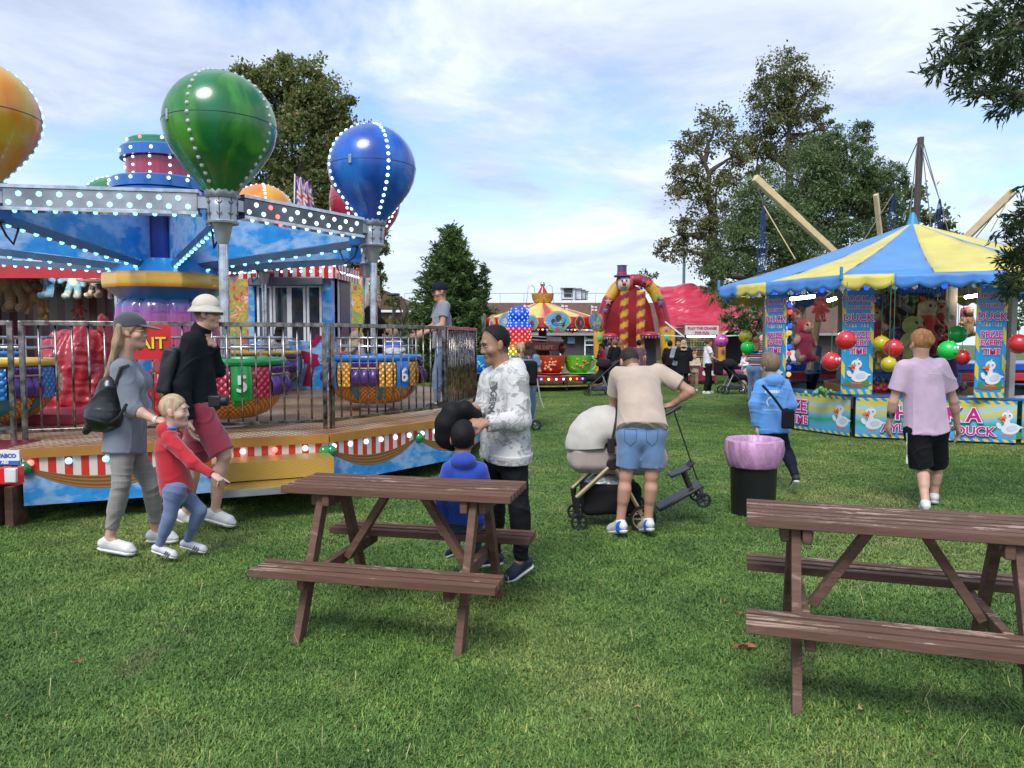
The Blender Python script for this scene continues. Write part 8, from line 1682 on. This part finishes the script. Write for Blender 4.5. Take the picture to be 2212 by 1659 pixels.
# ---- man in pink T-shirt from behind
J = PJ(7.0, dict(head=(1989, 742), neck=(1990, 778), chest=(1993, 812), pelvis=(2000, 905), shl=(1949, 796), shr=(2035, 793), ell=(1930, 868, .04), wrl=(1921, 912, .12), elr=(2060, 866, .04), wrr=(2068, 920, .12),
    hil=(1980, 930), hir=(2021, 930), knl=(1991, 1010, .02), anl=(1999, 1086, -.16), tol=(1994, 1100, .0), knr=(2022, 1006, .16), anr=(2018, 1070, .2), tor=(2016, 1092, .42)))
o = person('ginger man with hair tied back in pale pink T-shirt and black shorts walking away', J, h=.0075, s=1.02, hs=1.0, skin='fair', hair=('bun', (.42, .20, .075)), top=dict(m=cloth('pink', (.58, .42, .54)), sleeve=.66, hem=.13, g=.020, w=.007, ws=12), bot=dict(m=blk, len=.97, g=.018, flare=1.12, name='shorts'), shoe=whs, fwd=(-.1, 1, -.12), bf=(.0, 1, 0), fat=1.02)
S = SD(); S.cone(J['ell'] + (J['wrl'] - J['ell']) * .12, J['ell'] + (J['wrl'] - J['ell']) * .75, .0445, .034, c0=True, c1=True, k=.001); S.build('tattoo', M('tattoo', (.13, .14, .14), r=.6, var=.8, vs=24), o, .007)
mb = MB(); st_ = [W(1957 + k * .1, 935 + 9.5 * k, 6.9) for k in range(8)]
for k in range(7): mb.add([st_[k], st_[k] + A(.014, 0, 0), st_[k + 1] + A(.014, 0, 0), st_[k + 1]], [(0, 1, 2, 3)])
wrap(mb.build('side_stripe', whitep, o, smooth=0), child(o, 'shorts'))
wrap(text('THE NORTH FACE', .016, whitep, o, W(2022, 808, 6.84), (1, 0, 0), (0, 0, 1), bold=.04, depth=0), child(o, 'shirt'))
# ---------------------------------------------------------------- figures posed from a template
def stand(x, y, ang, Hh, arms='down', z0=0, stride=.10, lean=0, head_dn=0):
    s = Hh / 1.75; a = R(ang); f = A(math.cos(a), math.sin(a), 0); r = A(f[1], -f[0], 0); o = A(x, y, z0); P = lambda a_, b, c: o + s * (a_ * r + b * f + A(0, 0, c)); L = lean
    J = dict(head=P(0, .03 + L, 1.62), neck=P(0, L * .9, 1.47), chest=P(0, L * .6, 1.27), pelvis=P(0, 0, .97), shl=P(-.18, L * .8, 1.42), shr=P(.18, L * .8, 1.42), hil=P(-.085, 0, .90), hir=P(.085, 0, .90), knl=P(-.09, stride * .7 + .03, .49), knr=P(.09, -stride * .3 + .03, .49),
             anl=P(-.095, stride, .085), anr=P(.095, -stride, .085), tol=P(-.11, stride + .17, .03), tor=P(.11, -stride + .17, .03))
    if arms == 'down': J.update(ell=P(-.24, -.03, 1.12), elr=P(.24, -.03, 1.12), wrl=P(-.25, .06, .87), wrr=P(.25, .06, .87))
    elif arms == 'front': J.update(ell=P(-.24, .02, 1.14), elr=P(.24, .02, 1.14), wrl=P(-.10, .24, 1.10), wrr=P(.10, .24, 1.12))
    elif arms == 'push': J.update(ell=P(-.23, .06, 1.16), elr=P(.23, .06, 1.16), wrl=P(-.17, .30, 1.05), wrr=P(.17, .30, 1.05))
    elif arms == 'cross': J.update(ell=P(-.22, .1, 1.14), elr=P(.22, .1, 1.14), wrl=P(.06, .2, 1.16), wrr=P(-.06, .2, 1.18))
    elif arms == 'up': J.update(ell=P(-.24, .1, 1.2), elr=P(.24, .1, 1.2), wrl=P(-.12, .2, 1.4), wrr=P(.12, .2, 1.4))
    return J, s, f
def figure(u, D, Hh, ang, label, skin='fair', hair=('short', (.08, .05, .03)), top=None, bot=None, shoe=None, arms='down', z0=0, h=.011, hat=None, lean=0, fem=0, stride=.1, head=None, group='visitors among the far rides', fat=1.0, v=None):
    x = W(u, 735, D)[0]; J, s, f = stand(x, D, ang, Hh, arms, z0, stride, lean); hd = f if head is None else A(math.cos(R(head)), math.sin(R(head)), -.12)
    return person(label, J, h=h, s=s, hs=max(.82, min(1, .55 + .45 * s)), skin=skin, hair=hair, top=top, bot=bot, shoe=shoe or whs, fwd=hd, bf=f, hat=hat, fem=fem, group=group, fat=fat, eyes=h < .010)
BRN, BLD, BLK, GNG = (.09, .05, .025), (.40, .28, .15), (.015, .012, .012), (.35, .15, .06)
tp = lambda m, sl=.6, **k: dict(m=m, sleeve=sl, w=.008, **k); bt = lambda m, **k: dict(m=m, **k)
# ride operator and people on the deck
figure(955, 10.1, 1.72, 200, 'ride attendant in grey T-shirt, jeans and navy cap standing on the deck', 'tan', ('buzz', (.2, .12, .07)), tp(cloth('op_grey', (.20, .215, .25))), bt(denim('denim_blue', (.10, .17, .29)), g=.008), bls, 'push', ZD, .008, hat=('cap', (.015, .02, .04)), head=205, group=None)
figure(806, 11.4, 1.70, 350, 'woman with very long ash-blonde hair in black jacket beside the blue pole', 'fair', ('long', (.42, .33, .26), .55), tp(blk, 1.98, g=.02), bt(blk), bls, 'front', ZD, .009, fem=1, group=None)
figure(851, 10.12, .98, 95, 'child with shaved fair hair in white and blue shirt riding the number 6 car', 'pale', ('buzz', (.3, .2, .12)), tp(stripes('wb', [(.66, .68, .7), (.66, .68, .7), (.05, .1, .5)], .16), .7), bt(nvy), whs, 'front', ZD + .1, .009, group=None)
figure(768, 10.25, .92, 60, 'fair-haired child in pale top sitting in the number 6 car', 'pale', ('bob', (.5, .38, .22), .2), tp(cloth('pale_pink', (.5, .38, .4)), 1.9), bt(nvy), whs, 'front', ZD + .1, .01, group=None)
figure(604, 13.9, 1.08, 100, 'dark-haired child in the number 3 car', 'tan', ('bob', BLK, .2), tp(wht, 1.9), bt(nvy), whs, 'front', ZD + .1, .01, group=None)
# mother and girl behind the man in camouflage
figure(1125, 13.6, 1.56, 95, 'person with fair ponytail, plaid shirt and black rucksack standing behind the camouflage man', 'fair', ('pony', (.38, .27, .16)), tp(plaid('plaid2', (.03, .035, .06), (.5, .5, .55), 14), 1.9, hem=.22), bt(blk), bls, 'down', 0, .009, group=None)
figure(1142, 14.3, 1.58, 70, 'woman with long dark brown hair in denim-blue top near the lit figure', 'tan', ('long', (.06, .035, .02), .35), tp(denim('denim_top', (.12, .22, .36)), .6), bt(denim('denim_blue', 0)), whs, 'front', 0, .009, fem=1, group=None)
c = W(1143, 806, 13.4); S = SD(); S.box(c, (.15, .09, .22), None, .06); S.noise = folds(.008, 12, 3); o = S.build('rucksack', cloth('ruck', (.012, .013, .017)), None, .01, origin=c); tag(o, 'black rucksack with grey straps on the person with the fair ponytail', 'backpack'); mb = MB(); mb.tube([c + A(.14, -.05, -.1), c + A(.2, -.08, -.45), c + A(.26, -.1, -.62)], .014, 5); mb.build('strap', M('strap_grey', (.3, .31, .33), r=.7), o)
# visitors further back
V_ = [(1300, 25.5, 1.50, 200, 'woman in raspberry red jacket near the green teacup', 'tan', ('pony', (.03, .02, .015)), tp(cloth('rasp', (.35, .02, .06)), 1.95, g=.03), bt(blk), 'front', 1), (1317, 26.5, 1.62, 100, 'man in grey-green top beside the red-jacketed woman', 'tan', ('short', BRN), tp(cloth('moss', (.14, .15, .12)), 1.9), bt(nvy), 'down', 0),
      (1328, 24.5, 1.64, 120, 'woman in black coat and black trousers by the folded pushchair', 'fair', ('bun', (.2, .12, .07)), tp(blk, 1.95, g=.03, hem=.2), bt(blk), 'front', 1), (1341, 25.5, 1.60, 80, 'woman with auburn hair in pale floral blouse before the clown slide', 'fair', ('bob', (.22, .1, .05), .22), tp(cloth('floral', (.42, .42, .38), var=.5, vs=30), 1.8), bt(blk), 'down', 1),
      (1380, 25.0, 1.62, 90, 'dark-haired person in purple-brown T-shirt seen above the bending man', 'tan', ('bun', BLK), tp(cloth('plum', (.10, .045, .075))), bt(blk), 'down', 1), (1447, 25.0, 1.60, 60, 'black-haired woman in black top behind the grey hoodie man', 'tan', ('bun', BLK), tp(blk, 1.9), bt(blk), 'down', 1),
      (1466, 24.0, 1.66, 250, 'man in light grey zip hoodie looking down at his side', 'tan', ('short', (.06, .04, .03)), tp(cloth('grey_zip', (.24, .27, .31)), 1.95, hood=1), bt(nvy), 'front', 0), (1477, 23.0, 1.62, 80, 'blonde woman in long black hooded coat queueing at the crane kiosk', 'fair', ('bob', BLD, .2), tp(blk, 1.95, hood=1, hem=.32, g=.04), bt(blk), 'front', 1),
      (1501, 23.6, 1.24, 260, 'ginger boy in beige and white top facing the camera', 'pale', ('mid', GNG), tp(cloth('beige_boy', (.5, .40, .32)), 1.9), bt(cloth('khaki', (.26, .18, .11))), 'cross', 0), (1529, 22.3, 1.68, 5, 'woman in white T-shirt and black trousers pushing a black pushchair', 'tan', ('bun', BRN), tp(wht, .55), bt(blk, g=.03), 'push', 1),
      (1611, 23.5, 1.30, 200, 'girl in white jacket and pale pink trousers near the striped stall', 'tan', ('pony', BLK), tp(wht, 1.9), bt(cloth('pale_pink2', (.5, .3, .3))), 'front', 1), (1633, 19.0, 1.70, 60, 'woman in striped top and wide blue jeans left of the stall', 'fair', ('bob', (.14, .06, .03), .25), tp(stripes('rainbow', [(.02, .02, .03), (.5, .06, .2), (.02, .02, .03), (.1, .4, .4), (.02, .02, .03), (.55, .5, .45)], .17), .6), bt(denim('denim_wide', (.10, .2, .38)), g=.05, flare=1.3), 'front', 1),
      (1648, 20.5, 1.78, 200, 'bald man partly hidden by the woman in the striped top', 'fair', None, tp(cloth('dk', (.05, .05, .06))), bt(nvy), 'down', 0), (1758, 16.6, 1.70, 200, 'man in blue T-shirt and dark trousers behind the stall', 'fair', ('short', BRN), tp(cloth('mid_blue', (.09, .18, .34))), bt(nvy), 'cross', 0)]
for (u, D, Hh, ang, lb, sk, hr_, t, b, ar, fe) in V_: figure(u, D, Hh, ang, lb, sk, hr_, t, b, whs if 'white' in lb or fe else bls, ar, 0 if u != 1758 else .05, .011 if D > 21 else .010, fem=fe)
figure(1722, 17.3, 1.05, 20, 'toddler in yellow top and harness on the trampoline', 'pale', ('mid', BLD), tp(cloth('yellow', (.6, .5, .2)), 1.2), bt(cloth('maroon2', (.2, .02, .04)), len=.9), whs, 'up', 1.05, .010)
figure(2040, 12.6, 1.6, 200, 'dark-haired stall keeper half hidden behind the man in pink', 'tan', ('short', BLK), tp(cloth('purple', (.06, .02, .12)), 1.9), bt(blk), bls, 'front', 0, .010)
# ---------------------------------------------------------------- pushchairs
def pushchair(u, D, flip, label, w=1.0):
    x = W(u, 735, D)[0]; r = empty('pushchair', (x, D, 0), label, 'pushchair'); f = flip; p = lambda a, b, c: A(x + f * a * w, D + b, c * w); bk = M('pram_black'); al = M('alu', (.5, .52, .55), r=.3, m=.7)
    for sy in (-.22, .22):
        mb = MB(); mb.tube([p(-.52, sy, 1.02), p(-.38, sy, .92), p(.30, sy, .30)], .018, 8); mb.build('main_tube', bk, r); mb = MB(); mb.tube([p(-.05, sy, .60), p(-.25, sy, .16)], .016, 8); mb.build('rear_tube', al, r)
        for (a, rad, nm) in ((-.28, .13, 'rear_wheel'), (.36, .095, 'front_wheel')):
            c = p(a, sy, 0); c[2] = rad; Mw = ((1, 0, 0), (0, 0, 1), (0, -1, 0)); mb = MB(); mb.lathe([(rad * .75, -.02), (rad * .97, -.02), (rad, 0), (rad * .97, .02), (rad * .75, .02), (rad * .75, -.02)], c, 22, M=Mw)
            for k in range(5): t = R(72 * k); mb.bar(c, c + A(math.cos(t) * rad * .78, 0, math.sin(t) * rad * .78), .015, .01)
            mb.build(nm, bk, r)
        mb = MB(); mb.tube([p(.30, sy, .32), p(.36, sy, .10)], .018, 8); mb.build('fork', bk, r)
    mb = MB(); mb.tube([p(-.52, -.22, 1.02), p(-.55, -.1, 1.03), p(-.55, .1, 1.03), p(-.52, .22, 1.02)], .018, 8); mb.build('handle', bk, r)
    S = SD(); S.cone(p(-.15, 0, .85), p(.05, 0, .48), .11, .13, k=.05); S.cone(p(.05, 0, .5), p(.34, 0, .52), .12, .08, k=.06); S.cone(p(.34, 0, .52), p(.45, 0, .40), .06, .05, k=.04); S.build('seat', cloth('push_seat', (.02, .02, .026)), r, .016)
    S = SD(); S.ell(p(-.12, 0, .90), (.24 * w, .22, .17 * w), k=.02); S.cut(p(0, 0, .84), A(f * .35, 0, -1)); S.noise = folds(.01, 10, 2); S.build('hood', cloth('push_hood', (.025, .018, .028)), r, .016)
    S = SD(); S.box(p(.03, 0, .22), (.24, .17, .07), None, .04); S.noise = folds(.012, 12, 3); S.build('basket', cloth('push_basket', (.03, .035, .06), var=.5, vs=20), r, .016)
    return r
pushchair(1296, 21.6, -1, 'black folding pushchair with silver tubes parked by the teacup ride'); pushchair(1584, 22.2, 1, 'black pushchair pushed by the woman in the white T-shirt')
c = W(1552, 795, 21.9); S = SD(); S.box(c, (.13, .1, .2), None, .05); S.noise = folds(.01, 12, 3); tag(S.build('changing_bag', cloth('ruck', 0), None, .014, origin=c), 'black changing bag hung on the pushchair handle', 'bag')
def scooter():
    D = 13.2; p = W(1158, 912, D); r = empty('push_scooter', (p[0], D, 0), 'black three-wheeled buggy wheel beside the ponytailed person', 'scooter'); Mw = ((1, 0, 0), (0, 0, 1), (0, -1, 0)); mb = MB(); rad = .1; c = A(p[0], D, rad)
    mb.lathe([(.06, -.03), (.095, -.03), (.1, 0), (.095, .03), (.06, .03), (.06, -.03)], c, 24, M=Mw); mb.build('wheel', M('pram_black'), r); mb = MB(); mb.bar(c, c + A(-.2, .15, .1), .03); mb.tube([c + A(-.2, .15, .1), c + A(-.12, .15, .85)], .016, 6); mb.build('stem', M('alu', 0), r)
scooter()
